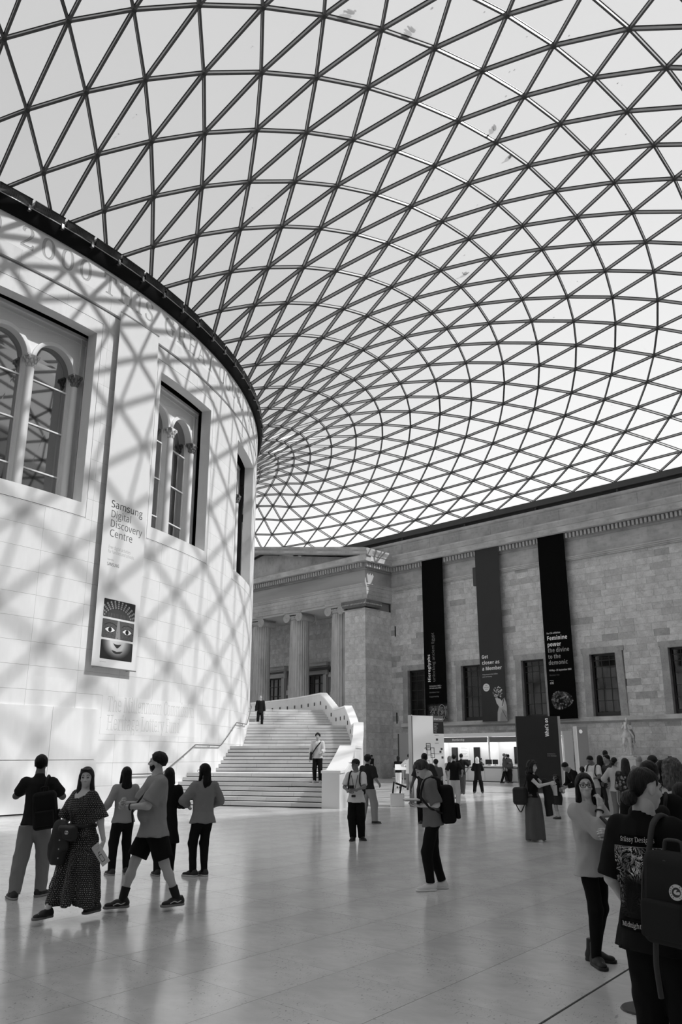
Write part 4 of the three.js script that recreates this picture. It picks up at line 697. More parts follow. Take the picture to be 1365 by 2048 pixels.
  if (fine && o.eyes !== false) for (const e of [-1, 1]) { const m = part('eye', [new THREE.SphereGeometry(0.0125 * s, 14, 10)], M(0.2, 0.3), root); m.position.copy(hp3(e * 0.031, 0.011, 0.0725)); const ir = part('iris', new THREE.SphereGeometry(0.0082 * s, 10, 8), M(0.015, 0.15), m); ir.position.copy(V(0, -0.0005 * s, 0.0056 * s).applyMatrix4(new THREE.Matrix4().extractRotation(HM))); }
  if (fine) { for (const e of [-1, 1]) part('eyebrow', tube([hp3(e * 0.014, 0.036, 0.0875), hp3(e * 0.032, 0.041, 0.083), hp3(e * 0.05, 0.034, 0.069)], 0.0034 * s, 6, 8), M(o.hairTone ?? 0.02, 0.8), root); part('mouth', tube([hp3(-0.021, -0.061, 0.079), hp3(0, -0.0605, 0.0855), hp3(0.021, -0.061, 0.079)], 0.0027 * s, 6, 8), M((o.skin ?? 0.3) * 0.35, 0.5), root); }
  // -- hair
  const hm = M(o.hairTone ?? 0.015, 0.5, { map: HAIRM, bumpMap: HAIRB, bumpScale: 0.006, specularIntensity: 0.5 }), wob = (x, y, z, q, a) => a * (noise3(x * q, y * q, z * q) - 0.5);
  const inv = HM.clone().invert(), hl = (x, y, z) => { const e = inv.elements; return [e[0] * x + e[4] * y + e[8] * z + e[12], e[1] * x + e[5] * y + e[9] * z + e[13], e[2] * x + e[6] * y + e[10] * z + e[14]]; };
  const style = o.hair ?? 'short';
  if (style !== 'none') {
    const th = { short: 0.012, crop: 0.006, curly: 0.04, long: 0.015, bun: 0.007, pony: 0.012, bob: 0.024, mop: 0.026, fade: 0.016 }[style] ?? 0.012, shell = egg([0, 0.035, -0.014], [0.074 + th, 0.089 + th, 0.094 + th], HM), extra = [];
    if (style === 'long') extra.push(limb(hp3(0, 0.0, -0.065), hp3(0, -0.2, -0.085), 0.078 * s, 0.085 * s, { n: V(0, 0, 1).transformDirection(HM), flat: 0.6 }), limb(hp3(0, -0.2, -0.085), hp3(0.01, -(o.hairLen ?? 0.42), -0.1), 0.085 * s, 0.05 * s, { n: V(0, 0, 1).transformDirection(HM), flat: 0.45 }), ...[-1, 1].flatMap((e) => [limb(hp3(e * 0.07, 0.02, 0.0), hp3(e * 0.082, -0.14, 0.01), 0.026 * s, 0.03 * s), ...(o.hairFront ? [limb(hp3(e * 0.08, -0.14, 0.012), hp3(e * 0.105, -0.36, 0.03), 0.03 * s, 0.022 * s, { n: zn, flat: 0.6 })] : [])]));
    if (style === 'bob') extra.push(limb(hp3(0, 0, -0.05), hp3(0, -0.12, -0.06), 0.09 * s, 0.08 * s));
    if (style === 'curly') extra.push(limb(hp3(0, 0.02, -0.04), hp3(0, -0.13, -0.06), 0.1 * s, 0.1 * s), limb(hp3(-0.06, 0.0, -0.01), hp3(-0.08, -0.1, 0), 0.045 * s, 0.05 * s), limb(hp3(0.06, 0.0, -0.01), hp3(0.08, -0.1, 0), 0.045 * s, 0.05 * s));
    if (style === 'bun') extra.push(egg([0.0, -0.055, -0.118], [0.056, 0.046, 0.042], HM));
    if (style === 'topbun') extra.push(egg([0, 0.14, -0.06], [0.04, 0.036, 0.04], HM));
    if (style === 'pony') extra.push(limb(hp3(0, 0.06, -0.1), hp3(0, -0.05, -0.14), 0.036 * s, 0.04 * s), limb(hp3(0, -0.05, -0.14), hp3(0.02, -0.24, -0.12), 0.04 * s, 0.018 * s));
    const low = { short: -0.055, crop: -0.05, fade: -0.03, mop: -0.06 }[style] ?? -0.1, amp = style === 'curly' ? 0.03 : style === 'mop' ? 0.02 : 0.006, fq = style === 'curly' ? 38 : style === 'mop' ? 34 : 60, ex = extra.length ? joined(extra, 0.03 * s) : null;
    const bang = o.fringe ?? 0;
    const hairF = (x, y, z) => { const [X, Y, Z] = hl(x, y, z); // hairline: a curve over the forehead, in front of the ears, down to the nape
      const line = Z > 0.03 ? lerp(0.02, 0.082 - bang - 0.25 * Math.abs(X) * 0, smooth((Z - 0.03) / 0.05)) : Z > -0.03 ? lerp(o.ears ?? 0.0, (o.ears ?? 0) + 0.02, (Z + 0.03) / 0.06) : lerp(low, o.ears ?? 0.0, smooth((Z + 0.085) / 0.055));
      let d = Math.max(shell(x, y, z), (line - Y) * 0.8 * s); if (ex) { let e = ex(x, y, z); if (Z > 0.035) e = Math.max(e, (Z - 0.035) * (o.hairFront && Y < -0.1 ? 0 : 1)); d = smin(d, e, 0.02 * s); } return d + wob(x, y * (style === 'long' ? 0.2 : 1), z, fq / s, amp * s); };
    part('hair', net(hairF, boundsOf([shell, ...extra], 0.03), fine ? Math.min(0.0062, c * 0.6) : c * 0.6), hm, root);
    if (style === 'fade' || o.beard) { const bd = egg([0, -0.037, 0.021], [0.0605, 0.0815, 0.0695], HM); part('beard', net((x, y, z) => { const [X, Y, Z] = hl(x, y, z); return Math.max(bd(x, y, z), (Y + 0.035 + (Math.abs(X) > 0.042 ? -0.03 : 0)) * s, (-0.015 - Z) * s, -(egg0(X, Y, Z)) * s); }, boundsOf([bd], 0.01), fine ? 0.006 : 0.014), hm, root); }
  }
  function egg0(X, Y, Z) { return Math.hypot(X / 0.026, (Y + 0.06) / 0.011, (Z - 0.085) / 0.02) * 0.011 - 0.011; }
  if (o.cap !== undefined) { const cp = egg([0, 0.05, -0.012], [0.09, 0.092, 0.108], HM), br = limb(hp3(-0.03, 0.045, 0.1), hp3(0.03, 0.045, 0.1), 0.075 * s, 0.075 * s, { n: V(0, 1, 0).transformDirection(HM), flat: 0.1 }); part('cap', net((x, y, z) => { const [, Y] = hl(x, y, z); return Math.min(Math.max(cp(x, y, z), (0.035 - Y) * s), br(x, y, z)); }, boundsOf([cp, br], 0.01), fine ? 0.007 : 0.012), M(o.cap, 0.8), root); }
  if (o.hood !== undefined) { const hd = egg([0, 0.02, -0.02], [0.1, 0.13, 0.12], HM), nk = limb(hp3(0, -0.06, -0.04), neck, 0.085 * s, 0.1 * s); part('hood', net((x, y, z) => { const [X, Y, Z] = hl(x, y, z); return Math.max(smin(hd(x, y, z), nk(x, y, z), 0.03), (Z - 0.06) * s); }, boundsOf([hd, nk], 0.01), c * 0.6), M(o.hood, 0.85), root); }
  // -- clothes
  const folds = (q, a) => (x, y, z) => a * (noise3(x * q, y * q * 0.7, z * q) - 0.5) + a * 0.5 * (noise3(x * q * 2.3 + 9, y * q * 1.4, z * q * 2.3) - 0.5);
  const cloth = (v, r = 0.85, extra = {}) => M(v, r, { bumpMap: clothBump, bumpScale: 0.0008, specularIntensity: 0.25, ...extra });
  const t = o.top; let topF, topB, tuck = null;
  if (t) {
    const g = (t.fit ?? 0.012), H2 = t.hem ?? -0.1, list = [limb(T(0, H2 + 0.0, 0), T(0, 0.06, 0), (0.172 + g) * F * (t.flare ?? 1), (0.132 + g) * F, { n: zn, flat: 0.74 }), limb(T(0, 0.06, 0), T(0, 0.37, 0), (0.13 + g) * F * (wom ? 0.93 : 1), (0.15 + g) * F, { n: zn, flat: 0.7 }), limb(T(-sw + 0.02, 0.445, -0.005), T(sw - 0.02, 0.445, -0.005), 0.066 + g * 0.5, 0.066 + g * 0.5), limb(T(0, 0.46, -0.015), T(0, 0.535, -0.02), 0.105 * s, 0.072 * s)];
    if (wom) for (const e of [-1, 1]) list.push(limb(T(e * 0.07, 0.32, 0.075), T(e * 0.072, 0.32, 0.08), 0.062 * F, 0.06 * F));
    if (o.belly) list.push(limb(T(0, 0.12, 0.05), T(0, 0.18, 0.05), 0.13 * F * o.belly, 0.13 * F * o.belly));
    const sl = t.sleeve ?? 0.6, torsoN = list.length;
    for (const a of arm) { const up = Math.min(1, sl); const puff = t.puff ?? 0; list.push(limb(a.sh, a.sh.clone().lerp(a.el, up), (0.058 + g * 0.6) * s * F, (0.053 + g + puff) * s * F, sl <= 1 ? { cutB: 0 } : {})); if (sl > 1) list.push(limb(a.el, a.el.clone().lerp(a.w, Math.min(1, sl - 1)), (0.05 + g) * s * F, (0.036 + g) * s, { cutB: 0 })); }
    const fl = folds(t.foldQ ?? 11, t.fold ?? 0.014), trunk = joined(list.slice(0, torsoN), 0.03), sleeves = list.length > torsoN ? joined(list.slice(torsoN), 0.02) : null, hemP = T(0, H2, 0), ax = T(0, 1, 0).sub(T(0, 0, 0)).normalize(), nr = t.neckR ?? 0.068, np = T(0, 0.575, t.neckZ ?? 0.02);
    topF = (x, y, z) => { const torso = (x - hemP.x) * ax.x + (y - hemP.y) * ax.y + (z - hemP.z) * ax.z; let d = Math.max(trunk(x, y, z), -torso); if (sleeves) { const e = sleeves(x, y, z); if (e - d < 0.035) d = smin(d, e, torso > 0.15 ? 0.035 : 0.004); } d += fl(x, y, z); d = Math.max(d, nr * s - Math.hypot(x - np.x, (y - np.y) * (t.neckY ?? 1), z - np.z)); return d; };
    tuck = (x, y, z) => (x - hemP.x) * ax.x + (y - hemP.y) * ax.y + (z - hemP.z) * ax.z > -0.004 ? trunk(x, y, z) + fl(x, y, z) + 0.012 : -1;
    topB = boundsOf(list, 0.02);
    part(t.name ?? 'shirt', net(topF, topB, c), t.mat ?? cloth(t.tone, 0.85), root, t.label);
    if (t.collar) part('collar', net(((f) => (x, y, z) => Math.max(f(x, y, z), np.y - 0.03 * s - y + 0, 0.056 * s - Math.hypot(x - np.x, z - np.z)))(limb(neck.clone().add(S(0, -0.035, 0.01)), neck.clone().add(S(0, 0.03, 0.0)), 0.082 * s, 0.07 * s)), boundsOf([limb(neck, neck.clone().add(S(0, 0.06, 0)), 0.09 * s, 0.09 * s)], 0.03), Math.min(c, 0.012)), cloth(t.collar), root);
  }
  const b = o.bottom ?? { type: 'trousers', tone: 0.02 }, w0 = T(0, b.rise ?? 0.09, 0), gB = b.fit ?? 0.012, flB = folds(b.foldQ ?? 12, b.fold ?? 0.012);
  if (b.type === 'skirt' || b.type === 'dress') {
    const hemY = b.hem ?? 0.25, cx = b.hemX ?? 0, cz = b.hemZ ?? 0, rr = b.width ?? 0.2, top = T(0, b.rise ?? 0.12, 0), list = [limb(top, T(0, -0.08, -0.01), (0.125 + gB) * F, (0.16 + gB) * F, { n: zn, flat: 0.8, cutA: 0.0 }), limb(T(0, -0.08, -0.01), S(cx, hemY, cz), (0.16 + gB) * F, rr * s, { n: V(b.flatX ?? 0, 0, 1), flat: b.flat ?? 0.85, cutB: 0 })];
    const base = joined(list, 0.04), pl = b.pleat ?? 0.018;
    part(b.name ?? 'skirt', net((x, y, z) => { const k = smooth((top.y - y) / 0.6), a = Math.atan2(x - cx * s * k, z - cz * s * k); return base(x, y, z) + flB(x, y, z) + pl * k * Math.sin(a * (b.pleats ?? 9) + 2 * noise3(x * 3, y * 3, z * 3)); }, boundsOf(list, 0.05), c), b.mat ?? cloth(b.tone), root, b.label);
  } else {
    const short = b.type === 'shorts', list = [limb(w0, T(0, -0.02, 0), (0.126 + gB) * F, (0.142 + gB) * F, { n: zn, flat: 0.74, cutA: 0 })];
    for (const l of leg) { list.push(limb(l.h, short ? l.h.clone().lerp(l.k, b.hem ?? 0.85) : l.k, (0.088 + gB) * s * F, ((short ? 0.08 : 0.068) + gB * (b.wide ?? 1)) * s * F, short ? { cutB: 0 } : {})); if (!short) list.push(limb(l.k, l.an.clone().add(S(0, b.len ?? -0.02, 0)), (0.07 + gB * (b.wide ?? 1)) * s * F, (0.048 + gB * (b.wide ?? 1)) * s, { cutB: 0 })); }
    const base = joined(list, 0.03);
    part(short ? 'shorts' : 'trousers', net((x, y, z) => { const d = base(x, y, z) + flB(x, y, z); return tuck ? Math.max(d, tuck(x, y, z)) : d; }, boundsOf(list, 0.02), c), b.mat ?? cloth(b.tone, 0.9), root, b.label);
  }
  // -- shoes
  const sh = o.shoes ?? { tone: 0.015 };
  for (const l of leg) {
    const d = V(Math.sin(l.fy), 0, Math.cos(l.fy)), rt = V(Math.cos(l.fy), 0, -Math.sin(l.fy)), g0 = l.an.clone().setY(l.an.y - 0.085 * s), P = (u, v, w) => g0.clone().addScaledVector(d, u * s).addScaledVector(rt, w * s).add(V(0, v * s, 0));
    const up = [limb(P(-0.045, 0.05, 0), P(0.06, 0.05, 0), 0.042 * s, 0.045 * s), limb(P(0.05, 0.045, 0), P(0.155, 0.034, l.e * 0.006), 0.047 * s, 0.04 * s, { n: [0, 1, 0], flat: 0.72 }), limb(P(-0.035, 0.05, 0), P(-0.022, sh.high ?? 0.1, 0), 0.042 * s, 0.043 * s, { cutB: 0 })], uF = joined(up, 0.03), so = [limb(P(-0.045, 0.016, 0), P(0.16, 0.016, l.e * 0.006), 0.047 * s, 0.05 * s)], G = l.e > 0 ? 'L' : 'R', shoe = new THREE.Group();
    const rot = new THREE.Quaternion().setFromAxisAngle(rt, l.tip), q0 = P(0.14, 0.0, 0), turnG = (g) => l.tip ? g.translate(-q0.x, -q0.y, -q0.z).applyQuaternion(rot).translate(q0.x, q0.y, q0.z) : g;
    const m = part('shoe', turnG(net((x, y, z) => Math.max(uF(x, y, z), g0.y + 0.018 * s - y), boundsOf(up, 0.012), fine ? 0.0075 : c * 0.7)), M(sh.tone, 0.6), root);
    part('sole', turnG(net((x, y, z) => Math.max(so[0](x, y, z), y - g0.y - 0.028 * s, g0.y + 0.001 - y), boundsOf(so, 0.01), fine ? 0.0075 : c * 0.7)), M(sh.sole ?? sh.tone, 0.6), m);
    if (sh.stripe && fine) { const e = []; for (const q of [-1, 1]) e.push(tube([P(-0.03, 0.06, q * 0.045), P(0.02, 0.045, q * 0.051), P(0.06, 0.058, q * 0.05), P(0.11, 0.04, q * 0.047)], 0.0055 * s, 5, 12)); part('side_stripe', e.map(turnG), M(sh.stripe, 0.6), m); }
    if (sh.laces && fine) { const e = []; for (let i = 0; i < 4; i++) e.push(tube([P(0.035 + i * 0.022, 0.088 - i * 0.009, -0.024), P(0.046 + i * 0.022, 0.094 - i * 0.0095, 0), P(0.035 + i * 0.022, 0.088 - i * 0.009, 0.024)], 0.0035 * s, 5, 6)); part('laces', e.map(turnG), M(sh.laces, 0.7), m); }
    if (o.socks) part('sock', net(((f) => (x, y, z) => f(x, y, z))(limb(l.an.clone().add(S(0, -0.02, 0)), l.an.clone().lerp(l.k, o.socks.len ?? 0.25), 0.044 * s, 0.053 * s, { cutB: 0 })), boundsOf([limb(l.an, l.an.clone().lerp(l.k, o.socks.len ?? 0.25), 0.055 * s, 0.06 * s)], 0.02), fine ? 0.009 : c * 0.7), M(o.socks.tone, 0.85), root);
  }
  return Object.assign(root, { J: { T, S, hp3, HM, arm, leg, neck, hip, topF, topB, s, zn, lean, c } });
}
// a thing carried by a person shares that person's frame
function carried(p, name, label, category, group) { const o = thing(name, label, category, p.position.toArray(), p.rotation.y, group); return o; }
function backpack(p, label, tone, { w = 0.3, h = 0.42, d = 0.16, at = [0, 0.25, -0.19], tilt = 0, strapTone, detail = true, one = 0, roll = 0 } = {}) {
  const o = carried(p, 'backpack', label, 'backpack'), { T, arm, s, c } = p.J, m = M(tone, 0.8, { bumpMap: clothBump, bumpScale: 0.0008, specularIntensity: 0.3 }), dk = M(strapTone ?? tone * 0.6, 0.8);
  const base = T(...at), fr = new THREE.Matrix4().makeBasis(...(() => { const x = T(1, 0, 0).sub(T(0, 0, 0)).normalize(), y = T(0, 1, 0).sub(T(0, 0, 0)).normalize(), z = x.clone().cross(y); return [x, y, z]; })()).setPosition(base).multiply(new THREE.Matrix4().makeRotationZ(rad(roll)));
  const put = (g) => g.applyMatrix4(fr), bulge = (g) => { const q = g.attributes.position; for (let i = 0; i < q.count; i++) { const x = q.getX(i) / w * 2, y = q.getY(i) / h * 2, z = q.getZ(i); const f = 1 - 0.12 * Math.max(0, y) ** 2 - 0.04 * y * y; q.setX(i, q.getX(i) * f); q.setZ(i, z + (z < 0 ? -0.05 * (1 - x * x) * (1 - y * y * 0.6) : 0)); } g.computeVertexNormals(); return g; };
  part('main_bag', put(bulge(new RoundedBoxGeometry(w, h, d, 5, 0.05))), m, o);
  part('front_pocket', put(rbox(w * 0.72, h * 0.4, 0.06, 0, -h * 0.2, -d / 2 - 0.05, 0.02, 3)), m, o);
  if (detail) { part('zip', put(merge([tube([[-w * 0.42, -h * 0.1, -d / 2 - 0.01], [-w * 0.38, h * 0.3, -d / 2], [0, h * 0.42, -d / 2 - 0.01], [w * 0.38, h * 0.3, -d / 2], [w * 0.42, -h * 0.1, -d / 2 - 0.01]], 0.005, 6, 24)])), dk, o); part('side_pocket', put(rbox(0.03, h * 0.4, d * 0.7, -w / 2 - 0.005, -h * 0.22, 0, 0.012, 2)), dk, o); part('grab_handle', put(tube([[-0.05, h / 2 - 0.02, 0.02], [-0.04, h / 2 + 0.05, 0.02], [0.04, h / 2 + 0.05, 0.02], [0.05, h / 2 - 0.02, 0.02]], 0.01, 7, 16)), dk, o); }
  const zt = 0.095; for (const e of one ? [one] : [1, -1]) part('strap', tube([T(e * 0.09, at[1] + h * 0.42, at[2] + d / 2), T(e * 0.112, 0.5, -0.15), T(e * 0.116, 0.55, -0.05), T(e * 0.12, 0.52, 0.06), T(e * 0.126, 0.43, 0.115), T(e * 0.135, 0.3, zt + 0.05), T(e * 0.175, 0.14, 0.03), T(e * 0.13, 0.06, at[2] + d / 2)], 0.016, 7, 36), dk, o);
  return o;
}
// ---------------------------------------------------------------- hanging banners on the east wall
{
  const face = (w, h, W, y0, y1, draw) => { const k = W / w; return { tex: canvasTexture(W, Math.round((y1 - y0) * k), (x) => draw(x, k)), v: (y) => (y - y0) / (y1 - y0) }; };
  const hang = (label, z0, z1, y0, y1, yt, draw, tone) => {
    const b = thing('wall_banner', label, 'banner', [46.68, 0, (z0 + z1) / 2], 0), w = z1 - z0, f = face(w, y1 - y0, 300, y0, yt, draw);
    const N = 10, pos = [], uv = [], idx = []; const wave = (u, y) => 0.018 * Math.sin(u * 5 + z0) * smooth((18 - y) / 6);
    for (const s of [0, 1]) for (let j = 0; j <= 14; j++) for (let i = 0; i <= N; i++) { const u = i / N, y = lerp(y0, y1, j / 14); pos.push(wave(u, y) + s * 0.006, y, lerp(-w / 2, w / 2, u)); uv.push(s ? 0.001 : u, s ? 0.999 : f.v(y)); }
    const Q = (N + 1) * 15; for (let j = 0; j < 14; j++) for (let i = 0; i < N; i++) { const a = j * (N + 1) + i, c = a + N + 1; idx.push(a, a + 1, c + 1, a, c + 1, c, Q + a, Q + c + 1, Q + a + 1, Q + a, Q + c, Q + c + 1); }
    const g = new THREE.BufferGeometry(); g.setAttribute('position', new THREE.Float32BufferAttribute(pos, 3)); g.setAttribute('uv', new THREE.Float32BufferAttribute(uv, 2)); g.setIndex(idx); g.computeVertexNormals();
    part('printed_cloth', g, new THREE.MeshPhysicalMaterial({ map: f.tex, roughness: 0.9, specularIntensity: 0.25 }), b);
    for (const y of [y0, y1]) part('banner_pole', [rod([0, y, -w / 2 - 0.03], [0, y, w / 2 + 0.03], 0.025), ...[-0.8, 0.8].map((z) => rod([0, y, z], [y > 10 ? -0.28 + 0.52 : 0.5, y, z], 0.018))], M(0.25, 0.4, { metalness: 0.6 }), b);
  };
  let s = 17; const r = () => { s = (s * 16807) % 2147483647; return s / 2147483647; };
  hang('black banner with upright lettering and carved relief at its foot, leftmost of three', 11.55, 13.75, 4.35, 17.98, 11.6, (x, k) => {
    const w = x.canvas?.width ?? 300, h = Math.round(7.25 * k), Y = (y) => (11.6 - y) * k; x.fillStyle = '#060606'; x.fillRect(0, 0, w, h);
    const up = (t, X, y, len, f, c) => { x.save(); x.translate(X, Y(y)); x.rotate(-Math.PI / 2); x.font = f + 'px sans-serif'; const l = x.measureText(t).width; x.scale(len * k / l, 1); x.fillStyle = c; x.fillText(t, 0, 0); x.restore(); };
    up('Hieroglyphs', w * 0.27, 7.5, 2.25, '700 ' + 0.37 * k, '#e4e4e4'); up('unlocking ancient Egypt', w * 0.48, 7.5, 4.0, 0.37 * k, '#8a8a8a');
    x.fillStyle = '#c4c4c4'; x.font = '700 ' + 0.15 * k + 'px sans-serif'; x.fillText('13 October 2022 \u2013', w * 0.19, Y(7.12)); x.fillText('19 February 2023', w * 0.19, Y(6.96)); x.fillStyle = '#777'; x.fillText('Members free', w * 0.19, Y(6.62)); x.fillText('Supported by', w * 0.19, Y(6.28));
    const T = Y(5.85), B = Y(4.42); for (let i = 0; i < 2200; i++) { const px = r() * w, py = T + r() * (B - T), q = Math.min(1, (py - T) / 40) * Math.min(1, px / 90); const g = Math.round((40 + 95 * noise3(px / 26, py / 26, 2)) * q + 4); x.fillStyle = 'rgb(' + [g, g, g] + ')'; x.fillRect(px, py, 7, 6); }
    x.lineWidth = 5; for (const [o, c] of [[2, '#0a0a0a'], [0, '#b8b8b8']]) { x.strokeStyle = c; x.beginPath(); x.ellipse(w * 0.74 + o, (T + B) / 2 + 8, w * 0.16, (B - T) * 0.42, 0, 0, 7); x.stroke(); for (const [a, b2, c2, d] of [[0.68, 0.3, 0.8, 0.3], [0.7, 0.45, 0.76, 0.62], [0.78, 0.4, 0.72, 0.68], [0.66, 0.75, 0.82, 0.75], [0.2, 0.55, 0.36, 0.3], [0.36, 0.3, 0.4, 0.6], [0.3, 0.6, 0.34, 0.7]]) { x.beginPath(); x.moveTo(a * w + o, T + b2 * (B - T)); x.lineTo(c2 * w + o, T + d * (B - T)); x.stroke(); } }
  });
  hang('mid grey banner with white heading and statue figure, middle of three', 17.03, 19.25, 4.22, 17.98, 9.6, (x, k) => {
    const w = 300, h = Math.round(5.38 * k), Y = (y) => (9.6 - y) * k; x.fillStyle = '#424242'; x.fillRect(0, 0, w, h); x.fillStyle = '#efefef';
    const put = (t, y, len, f) => { x.save(); x.font = '700 ' + f * k + 'px sans-serif'; const l = x.measureText(t).width; x.translate(w * 0.085, Y(y)); x.scale(len * w / l, 1); x.fillText(t, 0, 0); x.restore(); };
    put('Get', 8.98, 0.27, 0.38); put('closer as', 8.53, 0.72, 0.38); put('a Member', 8.08, 0.8, 0.38); x.fillStyle = '#c4c4c4'; put('Help preserve two million', 7.72, 0.62, 0.12); put('years of history', 7.55, 0.38, 0.12);
    x.fillStyle = '#e2e2e2'; x.beginPath(); x.arc(w * 0.22, Y(6.78), w * 0.135, 0, 7); x.fill(); x.fillStyle = '#444'; x.font = 0.1 * k + 'px sans-serif'; for (const [t, y] of [['Free', 6.9], ['unlimited', 6.76], ['entry', 6.62]]) x.fillText(t, w * 0.22 - x.measureText(t).width / 2, Y(y));
    // a crouching marble figure with a raised arm
    const blob = (pts, c) => { x.fillStyle = c; x.beginPath(); pts.forEach(([a, b], i) => { const X = a * w, Z = Y(b); i ? x.lineTo(X, Z) : x.moveTo(X, Z); }); x.fill(); };
    blob([[0.6, 4.22], [0.62, 4.9], [0.68, 5.3], [0.6, 5.6], [0.55, 5.95], [0.66, 6.05], [0.8, 5.7], [0.92, 6.0], [1, 5.4], [1, 4.22]], '#b9b9b9'); blob([[0.7, 4.22], [0.74, 4.8], [0.86, 5.1], [1, 4.9], [1, 4.22]], '#9c9c9c'); blob([[0.56, 5.9], [0.6, 5.55], [0.76, 5.2], [0.9, 5.35], [0.8, 5.75], [0.68, 6.05]], '#cfcfcf');
    for (let i = 0; i < 70; i++) { const a = r() * 6.3, q = Math.sqrt(r()) * 0.19, g = Math.round(110 + r() * 120); x.fillStyle = 'rgb(' + [g, g, g] + ')'; x.beginPath(); x.arc((0.66 + Math.cos(a) * q) * w, Y(6.35 + Math.sin(a) * q * 2.4), 6, 0, 7); x.fill(); } x.fillStyle = '#222'; x.beginPath(); x.ellipse(w * 0.7, Y(5.98), 15, 9, 0.4, 0, 7); x.fill(); x.strokeStyle = '#2e2e2e'; x.lineWidth = 7; x.beginPath(); x.moveTo(w * 0.93, Y(6.1)); x.lineTo(w * 0.82, Y(5.35)); x.stroke(); x.lineWidth = 4; x.beginPath(); x.moveTo(w * 0.8, Y(5.1)); x.lineTo(w * 0.98, Y(4.4)); x.stroke();
  });
  hang('black banner with white heading and carved gem, rightmost of three', 22.8, 25.02, 4.22, 18.1, 10.7, (x, k) => {
    const w = 300, h = Math.round(6.48 * k), Y = (y) => (10.7 - y) * k; x.fillStyle = '#050505'; x.fillRect(0, 0, w, h);
    const put = (t, y, len, f, c, b = '700 ') => { x.save(); x.font = b + f * k + 'px sans-serif'; const l = x.measureText(t).width; x.translate(w * 0.1, Y(y)); x.scale(len * w / l, 1); x.fillStyle = c; x.fillText(t, 0, 0); x.restore(); };
    put('The Citi exhibition', 10.3, 0.5, 0.17, '#dcdcdc'); put('Feminine', 9.86, 0.74, 0.42, '#f0f0f0'); put('power', 9.4, 0.5, 0.42, '#f0f0f0'); put('the divine', 8.97, 0.78, 0.42, '#9a9a9a'); put('to the', 8.52, 0.46, 0.42, '#9a9a9a'); put('demonic', 8.08, 0.69, 0.42, '#9a9a9a');
    put('19 May \u2013 25 September 2022', 7.62, 0.8, 0.17, '#d8d8d8'); put('Members free', 7.28, 0.36, 0.16, '#787878', ''); put('citi', 6.7, 0.14, 0.24, '#dcdcdc'); x.fillStyle = '#bbb'; x.fillRect(w * 0.1, Y(6.98), w * 0.14, 4);
    for (let i = 0; i < 2600; i++) { const a = r() * 6.3, q = Math.sqrt(r()), X = w * 0.49 + Math.cos(a) * q * w * 0.38, Z = Y(5.55) + Math.sin(a) * q * 0.62 * k * (1 - 0.25 * Math.cos(a)), n = noise3(X / 13, Z / 13, 4), g = Math.round(18 + n * n * 180); x.fillStyle = 'rgb(' + [g, g, g] + ')'; x.beginPath(); x.arc(X, Z, 3.4, 0, 7); x.fill(); }
    for (let i = 0; i < 9; i++) { x.strokeStyle = i % 2 ? 'rgba(160,160,160,0.5)' : 'rgba(10,10,10,0.7)'; x.lineWidth = 3; x.beginPath(); x.ellipse(w * 0.49, Y(5.55), w * (0.38 - i * 0.02), k * (0.6 - i * 0.03), 0, 2.2 + i * 0.1, 5.5); x.stroke(); }
  });
  const sp = thing('wall_speaker', 'small dark box speaker fixed on the wall beside the grey banner', 'speaker', [46.85, 0, 16.78]); part('speaker_box', rbox(0.24, 1.5, 0.3, 0.1, 15.6, 0, 0.02), M(0.06, 0.6), sp); part('wall_mount', rod([0.1, 15.6, 0], [0.4, 15.6, 0], 0.04), M(0.06, 0.6), sp);
}
